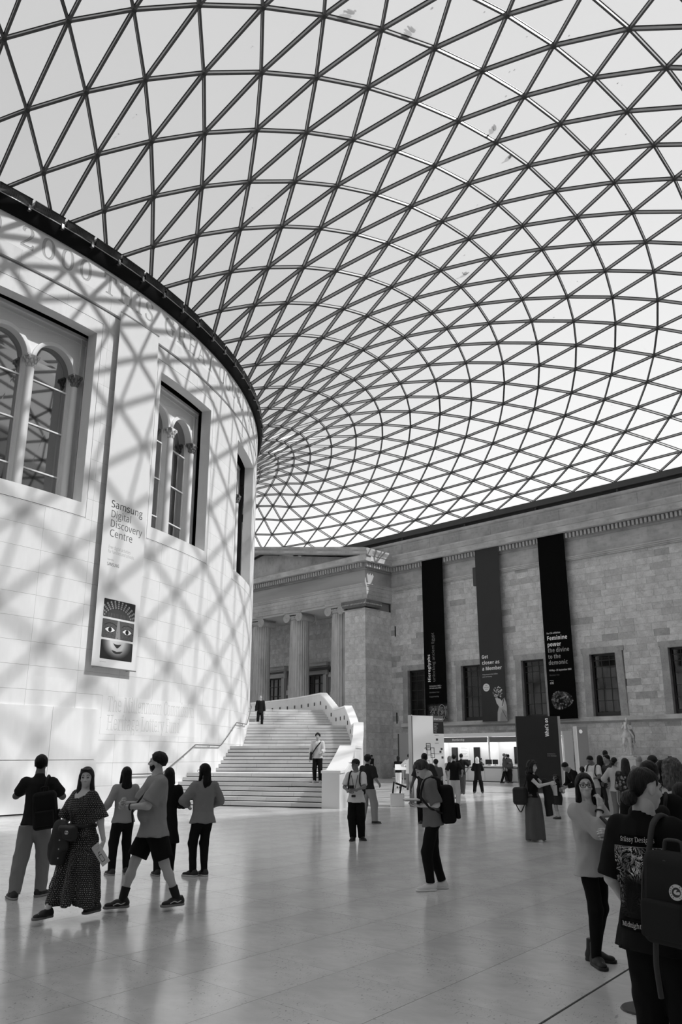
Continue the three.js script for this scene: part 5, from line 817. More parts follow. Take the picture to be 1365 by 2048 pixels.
// ---------------------------------------------------------------- ticket and membership desk
{
  const d = thing('ticket_desk', 'long white ticket and membership desk with lit back wall under the sill course', 'desk', [43.9, 0, 0]);
  const white = M(0.7, 0.6), z0 = 15.1, z1 = 25.4, zm = 19.55;
  part('back_wall', box(0.12, 3.05, z1 - z0, 0.9, 1.525, (z0 + z1) / 2), M(0.62, 0.7), d);
  part('canopy', rbox(1.3, 0.26, z1 - z0 + 0.1, 0.3, 3.19, (z0 + z1) / 2, 0.02), M(0.8, 0.6), d);
  for (const z of [z0, zm, z1]) part('upright', rbox(1.2, 3.1, 0.14, 0.35, 1.55, z, 0.01), M(0.8, 0.6), d);
  const sign = (t, a, b, s, e, extra) => part('sign_band', (() => { const g = box(0.06, 0.36, b - a, -0.32, 2.86, (a + b) / 2), p = g.attributes.position, n = g.attributes.normal, u = g.attributes.uv; for (let i = 0; i < u.count; i++) { const f = n.getX(i) < -0.5; u.setXY(i, f ? (p.getZ(i) - a) / (b - a) : 0.001, f ? (p.getY(i) - 2.68) / 0.36 : 0.01); } return g; })(), new THREE.MeshPhysicalMaterial({ roughness: 0.5, map: canvasTexture(1024, 96, (x, w, h) => { x.fillStyle = '#666'; x.fillRect(0, 0, w, h); x.fillStyle = '#f2f2f2'; x.font = '700 56px sans-serif'; const l = x.measureText(t).width; x.save(); x.translate(s * w, 66); x.scale((e - s) * w / l, 1); x.fillText(t, 0, 0); x.restore(); if (extra) { x.fillRect(w * 0.86, 34, 16, 34); x.fillRect(w * 0.885, 34, 22, 34); } }) }), d, 'sign band reading ' + t);
  sign('Membership', z0 + 0.1, zm - 0.1, 0.28, 0.54); sign('Tickets', zm + 0.1, z1 - 0.1, 0.6, 0.78, true);
  part('counter_front', [rbox(0.1, 1.0, z1 - z0, -0.55, 0.55, (z0 + z1) / 2, 0.01)], M(0.66, 0.6), d); part('counter_top', rbox(0.7, 0.05, z1 - z0 + 0.04, -0.3, 1.06, (z0 + z1) / 2, 0.01), M(0.75, 0.4), d); part('plinth', box(0.08, 0.08, z1 - z0, -0.53, 0.04, (z0 + z1) / 2), M(0.04, 0.6), d);
  for (let z = z0 + 1.3; z < z1; z += 1.45) part('panel_joint', box(0.012, 0.95, 0.012, -0.602, 0.55, z), M(0.2, 0.8), d);
  for (const z of [15.75, 17.75, 21.2, 23.8]) part('wall_screen', rbox(0.05, 1.15, 0.55, 0.8, 1.78, z, 0.01), M(0.01, 0.15), d, 'dark portrait screen');
  // a strip of light under the canopy
  for (const [a, b] of [[z0 + 0.1, zm - 0.1], [zm + 0.1, z1 - 0.1]]) { part('light_strip', box(0.22, 0.03, b - a, 0.1, 3.04, (a + b) / 2), M(0.8, 0.5, { emissive: new THREE.Color(1, 1, 1), emissiveIntensity: 1.0 }), d); const L = new THREE.RectAreaLight(0xffffff, 14, 0.22, b - a); L.position.set(0.1, 3.02, (a + b) / 2); L.rotation.x = -Math.PI / 2; d.add(L); }
  const notice = canvasTexture(128, 192, (x, w, h) => { x.fillStyle = '#d6d6d6'; x.fillRect(0, 0, w, h); x.fillStyle = '#999'; for (let i = 0; i < 10; i++) x.fillRect(10, 14 + i * 17, 60 + (i * 29) % 45, 4); });
  for (const z of [16.65, 22.35]) part('printed_notice', box(0.02, 1.25, 0.8, 0.83, 1.85, z), new THREE.MeshPhysicalMaterial({ map: notice, roughness: 0.6 }), d);
  const scr = (label, z, t = 0) => { const m = thing('monitor', label, 'monitor', [43.5, 1.085, z], t); part('screen', rbox(0.03, 0.32, 0.46, 0, 0.25, 0, 0.008), M(0.01, 0.2), m); part('stand', [rod([0, 0, 0], [0, 0.12, 0], 0.02), box(0.16, 0.012, 0.2, 0, 0.006, 0)], M(0.1, 0.4), m); };
  scr('dark monitor on the desk beside the person in the white hood', 17.55); scr('small dark monitor standing left of the desk telephone', 19.55, 0.5); scr('wide dark monitor standing on the desk by the man with the shoulder bag', 20.1); scr('dark monitor on the desk behind the ticket queue', 22.2, 0.2);
  for (const [z, l] of [[17.3, 'dark office chair back behind the membership counter'], [18.85, 'low black printer on the desk behind the hooded visitor']]) { const q = thing(z < 18 ? 'office_chair' : 'printer', l, z < 18 ? 'chair' : 'printer', [z < 18 ? 44.2 : 43.55, z < 18 ? 0 : 1.085, z]); if (z < 18) { part('backrest', rbox(0.06, 0.5, 0.42, 0, 1.2, 0, 0.03), M(0.02, 0.6), q); part('seat', rbox(0.42, 0.06, 0.42, 0.0, 0.72, 0, 0.02), M(0.02, 0.6), q); part('base', [cyl(0.03, 0.03, 0.7), cyl(0.25, 0.22, 0.04)], M(0.05, 0.4), q); } else { part('case', rbox(0.28, 0.14, 0.36, 0, 0.07, 0, 0.02), M(0.04, 0.5), q); part('paper_tray', box(0.14, 0.01, 0.26, -0.15, 0.08, 0), M(0.5, 0.6), q); } }
  // queue barrier: posts and a black belt between them
  const posts = [[41.7, 16.75, 'first from the left'], [41.7, 19.9, 'second from the left'], [41.7, 23.0, 'third from the left'], [41.9, 25.5, 'rightmost, beside the what is on sign']];
  posts.forEach(([x, z, w]) => { const p = thing('barrier_post', 'steel queue post before the ticket desk, ' + w, 'post', [x, 0, z]); part('pole', cyl(0.028, 0.028, 0.98, 0, 0.02, 0, 16), M(0.4, 0.25, { metalness: 0.9 }), p); part('foot', cyl(0.17, 0.15, 0.025, 0, 0, 0, 28), M(0.3, 0.3, { metalness: 0.9 }), p); part('belt_head', cyl(0.036, 0.036, 0.09, 0, 0.93, 0, 16), M(0.02, 0.4), p); });
  for (let i = 0; i < 3; i++) { const [x, z] = posts[i], [u, v] = posts[i + 1], L = Math.hypot(u - x, v - z) - 0.07, b = thing('barrier_belt', ['black queue belt on the left, in front of the membership counter', 'black queue belt in the middle, behind the man with the shoulder bag', 'black queue belt on the right, partly behind the tall dark sign'][i], 'belt', [(x + u) / 2, 0.965, (z + v) / 2], Math.atan2(u - x, v - z)); part('webbing', box(0.004, 0.055, L), M(0.012, 0.8), b); }
}
// ---------------------------------------------------------------- signs, panels, statue
{
  const toward = (x, z, t = 0) => Math.atan2(EYE.x - x, EYE.z - z) + rad(t);
  const printed = (w, h, tex, W, H, D, m = 0.7) => { const g = new THREE.BoxGeometry(W, H, D), n = g.attributes.normal, u = g.attributes.uv; for (let i = 0; i < u.count; i++) if (n.getZ(i) < 0.5) u.setXY(i, 0.002, 0.5); return g; };
  const k = thing('map_pillar', 'tall white map pillar with floor plan behind the reading young man', 'sign', [17.2, 0, 34.75], toward(17.2, 34.75, 34));
  const kt = canvasTexture(512, 1400, (x, w, h) => {
    x.fillStyle = '#dcdcdc'; x.fillRect(0, 0, w, h); const q = h / 3.13, Y = (y) => (3.13 - y) * q; x.fillStyle = '#111'; x.strokeStyle = '#111';
    x.fillStyle = '#555'; x.fillRect(w * 0.66, 0, w * 0.34, Y(2.93)); x.fillStyle = '#141414'; x.fillRect(w * 0.66, Y(2.93), w * 0.34, Y(2.5) - Y(2.93)); x.fillStyle = '#eee'; x.font = '700 26px sans-serif'; x.fillText('Great Court', w * 0.69, Y(3.0)); x.font = '18px sans-serif'; ['Galleries', 'Egypt', 'Greece', 'Rome', 'Shop'].forEach((t, i) => x.fillText(t, w * 0.69, Y(2.83 - i * 0.07)));
    x.lineWidth = 9; const room = (a, b, c, d) => x.strokeRect(a * w, Y(b), c * w, d * q); room(0.42, 2.15, 0.13, 0.22); room(0.38, 2.0, 0.06, 0.3); room(0.56, 2.0, 0.11, 0.2); room(0.56, 1.8, 0.12, 0.14); x.fillRect(w * 0.33, Y(1.95), w * 0.06, 0.16 * q); x.lineWidth = 5; room(0.3, 1.75, 0.3, 0.3); room(0.22, 1.55, 0.3, 0.28); x.fillStyle = '#9a9a9a'; x.fillRect(w * 0.43, Y(2.1), w * 0.1, 0.12 * q); x.fillStyle = '#333'; x.font = '700 20px sans-serif'; [['Level 3', 2.43], ['Level 2', 2.15], ['Ground floor', 1.78]].forEach(([t, y]) => x.fillText(t, w * 0.7, Y(y))); for (const [a, b] of [[0.74, 2.33], [0.88, 2.0], [0.84, 1.9], [0.9, 1.7]]) x.fillRect(a * w, Y(b), 34, 34);
  });
  part('panel', printed(0, 0, kt, 1.36, 3.13, 0.2).translate(0, 1.575, 0), new THREE.MeshPhysicalMaterial({ map: kt, roughness: 0.45 }), k); part('side_frame', [rbox(0.05, 3.15, 0.24, -0.7, 1.58, -0.02, 0.01), box(1.2, 0.03, 0.22, 0, 0.012, 0)], M(0.35, 0.3, { metalness: 0.7 }), k);
  const wo = thing('information_totem', 'tall dark totem reading what\u2019s on beside the ticket desk', 'sign', [29.6, 0, 31.9], toward(29.6, 31.9, 12));
  const wt = canvasTexture(512, 900, (x, w, h) => { x.fillStyle = '#1c1c1c'; x.fillRect(0, 0, w, h); x.save(); x.translate(w * 0.77, h * 0.27); x.rotate(-Math.PI / 2); x.fillStyle = '#f0f0f0'; x.font = '700 62px sans-serif'; const l = x.measureText('What\u2019s on').width; x.scale(h * 0.245 / l, 1); x.fillText('What\u2019s on', 0, 0); x.restore(); x.fillStyle = '#8c8c8c'; x.font = '20px sans-serif'; x.fillText('Exhibitions', w * 0.7, h * 0.505); x.fillText('and displays', w * 0.7, h * 0.53); });
  part('panel', printed(0, 0, wt, 2.05, 3.6, 0.25).translate(0, 1.82, 0), new THREE.MeshPhysicalMaterial({ map: wt, roughness: 0.12, clearcoat: 0.4 }), wo); part('side_panel', [rbox(0.16, 3.6, 0.6, 1.08, 1.82, -0.2, 0.01)], M(0.3, 0.5), wo); part('base', box(2.1, 0.04, 0.7, 0.04, 0.022, -0.15), M(0.05, 0.5), wo);
  const gp = thing('grey_sign', 'narrow grey sign panel with white disc just right of the dark totem', 'sign', [33.2, 0, 32.4], toward(33.2, 32.4, 30)); part('panel', rbox(0.62, 3.2, 0.12, 0, 1.61, 0, 0.01), M(0.13, 0.6), gp); part('white_disc', cyl(0.1, 0.1, 0.01, 0, 0, 0, 24).rotateX(Math.PI / 2).translate(-0.1, 2.95, 0.06), M(0.7, 0.6), gp); part('pale_edge', rbox(0.06, 3.2, 0.3, -0.36, 1.61, -0.05, 0.01), M(0.55, 0.5), gp); part('foot_plate', box(0.8, 0.02, 0.5, 0, 0.01, 0), M(0.1, 0.5), gp);
  for (const [x, z, w, h, t, l] of [[45.7, 6.9, 0.95, 3.4, 10, 'narrow grey display panel at the corner of the portico'], [45.2, 12.0, 3.2, 3.35, 0, 'wide pale grey display panel left of the map pillar']]) { const p = thing('display_panel', l, 'panel', [x, 0, z], toward(x, z, t)); part('panel', rbox(w, h, 0.1, 0, h / 2 + 0.06, 0, 0.01), M(w > 2 ? 0.36 : 0.42, 0.7), p); part('edge', rbox(0.1, h, 0.5, -w / 2 - 0.05, h / 2 + 0.06, -0.2, 0.01), M(0.05, 0.6), p); part('plinth', rbox(w, 0.06, 0.2, 0, 0.03, -0.02, 0.005), M(0.04, 0.6), p); }
  const lec = thing('reading_stand', 'slim white reading stand with tilted board between two visitors by the pale panel', 'stand', [28.6, 0, 24.1], toward(28.6, 24.1)); part('post', cyl(0.025, 0.025, 1.0, 0, 0.01, 0), M(0.5, 0.4), lec); part('board', rbox(0.9, 0.02, 0.5, 0, 0, 0, 0.008).rotateX(0.6).translate(0, 1.15, 0), M(0.75, 0.5), lec); part('foot', cyl(0.2, 0.18, 0.015), M(0.4, 0.4), lec);
  const bx = thing('white_box', 'small white box on the floor beside the map pillar', 'box', [16.35, 0, 34.0], toward(16.35, 34)); part('case', rbox(0.5, 0.42, 0.4, 0, 0.212, 0, 0.01), M(0.72, 0.5), bx); part('lid', rbox(0.51, 0.02, 0.41, 0, 0.434, 0, 0.004), M(0.78, 0.5), bx);
  const ch = thing('black_stool', 'folded black stool resting on the white box', 'stool', [16.35, 0.446, 34.0], toward(16.35, 34)); part('seat', rbox(0.42, 0.06, 0.3, 0, 0.3, 0, 0.02).rotateZ(-0.35).translate(0.03, 0.0, 0), M(0.012, 0.7), ch); for (const q of [-0.16, 0.1]) part('leg', rod([q, 0.002, 0], [q + 0.05, 0.33 - q * 0.4, 0], 0.03), M(0.012, 0.7), ch);
  const info = thing('wall_label', 'small white label on the east wall right of the statue plinth', 'label', [47.12, 0, 33.2]); part('plate', box(0.03, 0.28, 0.85, 0.02, 3.0, 0), M(0.5, 0.6), info); part('print', box(0.004, 0.05, 0.6, 0.002, 3.0, 0), M(0.06, 0.6), info);
  // marble rider on a walking horse
  const st = thing('equestrian_statue', 'marble statue of a cloaked rider on a horse against the east wall', 'statue', [44.6, 0, 29.5], rad(-72)), mar = M(0.88, 0.6, { map: stoneT });
  const B = 1.75;                                                 // hooves stand this high; +z is where the horse walks
  const horse = [limb([0, B + 1.12, -0.62], [0, B + 1.16, 0.1], 0.3, 0.27), limb([0, B + 1.16, 0.1], [0, B + 1.3, 0.48], 0.28, 0.24), limb([0, B + 1.35, 0.5], [0.02, B + 1.86, 0.74], 0.2, 0.13, { n: [1, 0, 0], flat: 0.75 }), limb([0.02, B + 1.9, 0.74], [0.05, B + 1.66, 1.12], 0.13, 0.075, { n: [1, 0, 0], flat: 0.8 }), limb([0.05, B + 1.66, 1.1], [0.055, B + 1.62, 1.17], 0.078, 0.07), limb([-0.04, B + 2.0, 0.7], [-0.05, B + 2.09, 0.7], 0.03, 0.012), limb([0.08, B + 2.0, 0.7], [0.09, B + 2.09, 0.7], 0.03, 0.012), limb([0, B + 1.1, -0.85], [0, B + 0.6, -1.05], 0.07, 0.09),
    limb([0.16, B + 1.05, 0.45], [0.17, B + 0.62, 0.5], 0.13, 0.08), limb([0.17, B + 0.62, 0.5], [0.17, B + 0.1, 0.48], 0.07, 0.05), limb([0.17, B + 0.1, 0.48], [0.17, B + 0.04, 0.54], 0.055, 0.07), limb([-0.16, B + 1.05, 0.48], [-0.17, B + 0.72, 0.85], 0.13, 0.08), limb([-0.17, B + 0.72, 0.85], [-0.17, B + 0.36, 0.72], 0.065, 0.045), limb([-0.17, B + 0.36, 0.72], [-0.17, B + 0.27, 0.78], 0.05, 0.055),
    limb([0.15, B + 1.0, -0.68], [0.17, B + 0.72, -0.55], 0.2, 0.11), limb([0.17, B + 0.72, -0.55], [0.17, B + 0.45, -0.82], 0.09, 0.06), limb([0.17, B + 0.45, -0.82], [0.17, B + 0.08, -0.8], 0.055, 0.05), limb([0.17, B + 0.08, -0.8], [0.17, B + 0.04, -0.73], 0.055, 0.07), limb([-0.15, B + 1.0, -0.68], [-0.17, B + 0.7, -0.45], 0.2, 0.11), limb([-0.17, B + 0.7, -0.45], [-0.17, B + 0.42, -0.66], 0.09, 0.06), limb([-0.17, B + 0.42, -0.66], [-0.17, B + 0.08, -0.52], 0.055, 0.05), limb([-0.17, B + 0.08, -0.52], [-0.17, B + 0.04, -0.45], 0.055, 0.07)];
  const rider = [limb([0, B + 1.45, -0.15], [0, B + 1.72, -0.12], 0.15, 0.16, { n: [0, 0, 1], flat: 0.75 }), limb([0, B + 1.72, -0.12], [0, B + 1.9, -0.12], 0.18, 0.17, { n: [0, 0, 1], flat: 0.65 }), limb([-0.15, B + 1.95, -0.12], [0.15, B + 1.95, -0.12], 0.075, 0.075), limb([0, B + 1.95, -0.12], [0, B + 2.12, -0.1], 0.06, 0.055), egg([0, B + 2.24, -0.08], [0.085, 0.12, 0.105]), limb([0, B + 2.24, 0.01], [0, B + 2.2, 0.03], 0.014, 0.018), limb([0.2, B + 1.93, -0.12], [0.28, B + 1.66, -0.08], 0.06, 0.05), limb([0.28, B + 1.66, -0.08], [0.14, B + 1.62, 0.16], 0.048, 0.038), limb([-0.2, B + 1.93, -0.12], [-0.3, B + 1.68, 0.0], 0.06, 0.05), limb([-0.3, B + 1.68, 0.0], [-0.2, B + 1.7, 0.25], 0.048, 0.038)];
  for (const e of [-1, 1]) rider.push(limb([e * 0.12, B + 1.45, -0.12], [e * 0.34, B + 1.12, 0.18], 0.12, 0.085), limb([e * 0.34, B + 1.12, 0.18], [e * 0.36, B + 0.72, 0.02], 0.075, 0.05), limb([e * 0.36, B + 0.7, 0.0], [e * 0.36, B + 0.64, 0.18], 0.045, 0.035));
  const cloak = [limb([0.05, B + 1.98, -0.2], [0.2, B + 1.2, -0.5], 0.14, 0.16, { n: [0.4, 0, 1], flat: 0.5 }), limb([0.2, B + 1.2, -0.5], [0.26, B + 0.85, -0.55], 0.16, 0.1), limb([-0.16, B + 2.0, -0.1], [0.18, B + 2.0, -0.08], 0.1, 0.1)], cf = joined(cloak, 0.05);
  part('horse', net(joined(horse, 0.07), boundsOf(horse), 0.026), mar, st); part('rider', net(joined(rider, 0.035), boundsOf(rider), 0.018), mar, st); part('cloak', net((x, y, z) => cf(x, y, z) + 0.03 * Math.sin(x * 40 + z * 30 + y * 8), boundsOf(cloak), 0.02), M(0.4, 0.7, { map: stoneT }), st);
  part('bridle', [tube([[-0.06, B + 1.7, 1.08], [0, B + 1.78, 1.02], [0.12, B + 1.7, 1.06], [0.05, B + 1.58, 1.08]], 0.012, 6, 20, true), tube([[-0.1, B + 1.68, 1.05], [-0.2, B + 1.6, 0.6], [-0.2, B + 1.7, 0.25]], 0.01, 6, 20)], M(0.3, 0.7), st);
  part('support', [rbox(0.2, 0.9, 0.3, 0, B + 0.45, -0.1, 0.05, 3)], mar, st); part('statue_slab', rbox(0.75, 0.1, 2.2, 0, B - 0.05, -0.02, 0.02), mar, st);
  part('plinth', [rbox(1.0, 1.6, 2.4, 0, 0.8, -0.02, 0.02), rbox(1.1, 0.12, 2.5, 0, 0.06, -0.02, 0.02), rbox(1.1, 0.1, 2.5, 0, 1.6, -0.02, 0.02)], M(0.8, 0.7, { map: stoneT }), st, 'pale stone plinth');
  // pigeons standing on the glass overhead
  const BIRDS = [[9.02, 38.74, 'pale tailed pigeon on the glass near the top edge, left of the pair'], [11.23, 39.69, 'dark pigeon on the glass near the top edge, right of the pair'], [17.44, 39.06, 'pigeon on the roof glass beside the bright beam, upper of two'], [19.31, 38.63, 'pigeon on the roof glass beside the bright beam, lower of two'], [24.62, 32.38, 'small dark pigeon low on the glass roof']];
  BIRDS.forEach(([x, z, label], i) => {
    const b = thing('pigeon', label, 'bird', [x, roofHeight(x, z) + 0.04, z], 1.1 + i * 0.5), e = [limb([0, 0.07, -0.04], [0, 0.09, 0.07], 0.05, 0.045), limb([0, 0.1, 0.08], [0, 0.17, 0.12], 0.03, 0.024), egg([0, 0.185, 0.13], [0.022, 0.022, 0.028]), limb([0, 0.18, 0.15], [0, 0.175, 0.18], 0.008, 0.003), limb([0, 0.06, -0.08], [0, 0.05, -0.19], 0.035, 0.03, { n: [0, 1, 0], flat: 0.4 })]; b.scale.setScalar(1.25);
    part('body', net(joined(e, 0.02), boundsOf(e), 0.008), M(0.02, 0.8), b); for (const q of [-1, 1]) { part('wing', new THREE.SphereGeometry(1, 10, 8).scale(0.018, 0.035, 0.1).translate(q * 0.045, 0.085, -0.03), M(0.03, 0.8), b); part('leg', rod([q * 0.02, 0, 0.01], [q * 0.02, 0.04, 0.01], 0.004, 5), M(0.15, 0.7), b); }
  });
}
// ---------------------------------------------------------------- the people in the foreground
const dots = (() => { const t = canvasTexture(256, 256, (x, w, h) => { x.fillStyle = '#1d1d1d'; x.fillRect(0, 0, w, h); x.fillStyle = '#c9c9c9'; let s = 3; const r = () => { s = (s * 16807) % 2147483647; return s / 2147483647; }; for (let j = 0; j < 8; j++) for (let i = 0; i < 8; i++) { x.beginPath(); x.arc((i + 0.5 + (j % 2) * 0.5 + r() * 0.3) * 32 % 256, (j + 0.5 + r() * 0.3) * 32, 5.2, 0, 7); x.fill(); } }); t.wrapS = t.wrapT = THREE.RepeatWrapping; t.repeat.set(6.5, 6.5); return t; })();
const dotted = new THREE.MeshPhysicalMaterial({ map: dots, roughness: 0.85 });
const FG = 0.012;
function lanyard(p, tone = 0.02, drop = 0.2) { const { T, s } = p.J; part('lanyard', tube([T(-0.06, 0.53, -0.05), T(-0.075, 0.46, 0.1), T(-0.03, 0.3, 0.145), T(0.01, drop, 0.15), T(0.05, 0.3, 0.145), T(0.075, 0.46, 0.1), T(0.06, 0.53, -0.05)], 0.006, 6, 40), M(tone, 0.8), p); }
{ // man in dark tee seen from behind, taking a picture of the wall
  const p = person({ label: 'man seen from behind in dark tee and grey hiking trousers beside the drum', pos: [-1.93, 43.3], h: 1.74, face: 172, cell: FG, skin: 0.16, hair: 'short', hairTone: 0.008, headPitch: -6, handL: [0.12, 1.3, 0.32], handR: [-0.1, 1.28, 0.32], poleL: [0.9, -0.6, -0.2], poleR: [-0.9, -0.6, -0.2], gripL: { dir: [-0.3, 0.7, 0.3], palm: [-1, 0, 0.1], curl: 0.7 }, gripR: { dir: [0.3, 0.7, 0.3], palm: [1, 0, 0.1], curl: 0.7 }, footL: [0.16, -0.12, 25], footR: [-0.13, 0.06, -30], top: { tone: 0.022, sleeve: 0.75, hem: -0.06, fit: 0.018 }, bottom: { type: 'trousers', tone: 0.25, fit: 0.02, wide: 1.4, fold: 0.02 }, shoes: { tone: 0.02, sole: 0.3, laces: 0.3 } });
  backpack(p, 'black backpack slung on the shoulder of the man taking a picture', 0.012, { at: [-0.14, 0.13, -0.24], w: 0.32, h: 0.46, one: -1, roll: -8 });
  const ph = carried(p, 'phone', 'dark phone raised by the man facing the drum wall', 'phone'); part('case', rbox(0.15, 0.075, 0.01, 0, 1.36, 0.36, 0.004), M(0.02, 0.3), ph); part('camera_lens', cyl(0.008, 0.008, 0.004, 0, 0, 0, 12).rotateX(Math.PI / 2).translate(-0.05, 1.375, 0.366), M(0.01, 0.1), ph);
}
{ // woman in a dotted dress
  const p = person({ label: 'woman walking in a dark dotted midi dress with sunglasses pushed up', pos: [-2.28, 45.1], h: 1.6, face: -48, cell: FG, female: true, fat: 1.28, skin: 0.58, hair: 'long', hairFront: true, hairLen: 0.3, hairTone: 0.09, headYaw: 38, headPitch: 4, twist: -8, handL: [0.37, 0.72, -0.1], handR: [-0.4, 0.78, 0.08], poleL: [0.6, 0, -1], poleR: [-0.9, 0, -0.6], gripL: { dir: [0.1, -0.9, 0.3], palm: [-0.8, 0, 0.5], curl: 0.9 }, gripR: { dir: [-0.1, -0.9, 0.25], palm: [1, 0, 0.1], curl: 0.6 }, footL: [0.02, -0.3, 5, 0.03, 0.25], footR: [-0.1, 0.36, 5, 0.0, -0.1], top: { name: 'dress_bodice', mat: dotted, sleeve: 0.98, hem: 0.02, fit: 0.022, puff: 0.022, fold: 0.024, neckR: 0.135, neckZ: 0.05, neckY: 0.9 }, bottom: { type: 'skirt', name: 'dress_skirt', mat: dotted, rise: 0.16, hem: 0.2, hemZ: 0.06, width: 0.33, flat: 0.78, pleat: 0.04, pleats: 7, fold: 0.03 }, shoes: { tone: 0.012, sole: 0.16 } });
  const { T, S, hp3, s } = p.J;
  part('belt', tube([T(-0.18, 0.13, 0.0), T(-0.1, 0.13, 0.14), T(0.1, 0.13, 0.14), T(0.19, 0.13, 0), T(0.1, 0.13, -0.12), T(-0.1, 0.13, -0.12)], 0.024, 8, 50, true), M(0.012, 0.7), p);
  const sg = part('sunglasses', [tube([hp3(-0.078, 0.05, -0.02), hp3(-0.07, 0.09, 0.05), hp3(-0.06, 0.1, 0.075)], 0.004, 6), tube([hp3(0.078, 0.05, -0.02), hp3(0.07, 0.09, 0.05), hp3(0.06, 0.1, 0.075)], 0.004, 6), ...[-1, 1].map((e) => new THREE.SphereGeometry(0.03, 14, 8).scale(1.05, 0.55, 0.3).rotateX(-0.9).applyMatrix4(new THREE.Matrix4().extractRotation(p.J.HM)).translate(...hp3(e * 0.034, 0.108, 0.075).toArray()))], M(0.01, 0.15), p);
  lanyard(p, 0.02, 0.16);
  const bag = carried(p, 'belt_bag', 'black quilted belt bag with ring clasp worn by the woman in the dotted dress', 'bag'); part('pouch', rbox(0.27, 0.17, 0.09, ...T(0.05, 0.06, 0.225).toArray(), 0.04, 4), M(0.012, 0.5), bag); for (const e of [-1, 1]) part('ring_clasp', new THREE.TorusGeometry(0.016, 0.004, 8, 18).translate(...T(0.1 + e * 0.012, 0.07, 0.278).toArray()), M(0.7, 0.25, { metalness: 0.9 }), bag);
  const jk = carried(p, 'folded_jacket', 'black jacket draped over the bag of the woman in the dotted dress', 'jacket'); const js = [limb(T(-0.14, 0.1, 0.22), T(-0.2, -0.18, 0.22), 0.09, 0.11, { n: [0, 0, 1], flat: 0.5 }), limb(T(-0.05, 0.08, 0.24), T(-0.08, -0.3, 0.24), 0.09, 0.1, { n: [0, 0, 1], flat: 0.45, cutB: 0 }), limb(T(-0.2, -0.1, 0.2), T(-0.3, -0.16, 0.16), 0.05, 0.04), limb(T(-0.02, 0.1, 0.22), T(0.04, -0.14, 0.25), 0.06, 0.05, { n: [0, 0, 1], flat: 0.6, cutB: 0 })], jf = joined(js, 0.04); part('cloth', net((x, y, z) => jf(x, y, z) + 0.035 * (noise3(x * 13, y * 9, z * 13) - 0.5), boundsOf(js), 0.011), M(0.012, 0.75), jk); for (const y of [-0.02, -0.12, -0.22]) part('button', new THREE.SphereGeometry(0.008, 8, 6).translate(...T(-0.01, y, 0.292).toArray()), M(0.4, 0.3), jk);
  const mp = carried(p, 'folded_map', 'folded white floor map in the hand of the woman in the dotted dress', 'map'); const tx = canvasTexture(160, 256, (x, w, h) => { x.fillStyle = '#d8d8d8'; x.fillRect(0, 0, w, h); x.strokeStyle = '#222'; x.lineWidth = 7; x.strokeRect(38, 130, 60, 80); x.beginPath(); x.moveTo(60, 130); x.lineTo(60, 100); x.lineTo(100, 100); x.stroke(); x.fillStyle = '#444'; x.font = '20px sans-serif'; x.fillText('Map', 100, 40); });
  const g = box(0.12, 0.24, 0.004); const m = part('sheet', [g], new THREE.MeshPhysicalMaterial({ map: tx, roughness: 0.7 }), mp); const hw = p.J.arm[0].w; m.position.copy(hw).add(V(0.03, -0.13, 0.06)); m.rotation.set(0.25, 0.2, 0.55);
}
{ // bearded man in grey tee and black shorts
  const p = person({ label: 'tall bearded man in grey tee, black shorts and skate shoes walking left', pos: [-1.4, 45.2], h: 1.77, face: -74, cell: FG, fat: 1.3, broad: 1.08, belly: 1.0, skin: 0.5, hair: 'fade', hairTone: 0.02, beard: true, headYaw: -32, headPitch: -6, handL: [0.03, 1.13, 0.34], handR: [-0.08, 1.16, 0.33], poleL: [0.6, -0.7, -0.5], poleR: [-0.6, -0.7, -0.5], gripL: { dir: [-0.6, 0.4, 0.6], palm: [-0.4, -0.2, -0.7], curl: 1.1 }, gripR: { dir: [0.6, 0.3, 0.6], palm: [0.3, 0, -0.8], curl: 1.1 }, footL: [0.1, -0.32, 10], footR: [-0.1, 0.3, 0, 0.0, -0.12], top: { tone: 0.3, sleeve: 0.85, hem: -0.13, fit: 0.03, flare: 1.1, fold: 0.02 }, bottom: { type: 'shorts', tone: 0.01, fit: 0.02, hem: 0.86 }, socks: { tone: 0.012, len: 0.34 }, shoes: { tone: 0.012, sole: 0.22, stripe: 0.6, laces: 0.6 } });
  const w = p.J.arm[0]; part('wrist_watch', [new THREE.TorusGeometry(0.034, 0.008, 8, 20).applyQuaternion(new THREE.Quaternion().setFromUnitVectors(V(0, 0, 1), w.w.clone().sub(w.el).normalize())).translate(...w.w.clone().lerp(w.el, 0.16).toArray())], M(0.01, 0.4), p);
  const st = carried(p, 'strap_bag', 'dark camera strap across the chest of the bearded man', 'strap'); const { T } = p.J; part('strap', tube([T(0.1, 0.5, -0.06), T(0.16, 0.47, 0.06), T(0.12, 0.3, 0.2), T(0.0, 0.16, 0.26), T(-0.1, 0.0, 0.22)], 0.012, 6, 30), M(0.012, 0.7), st);
}
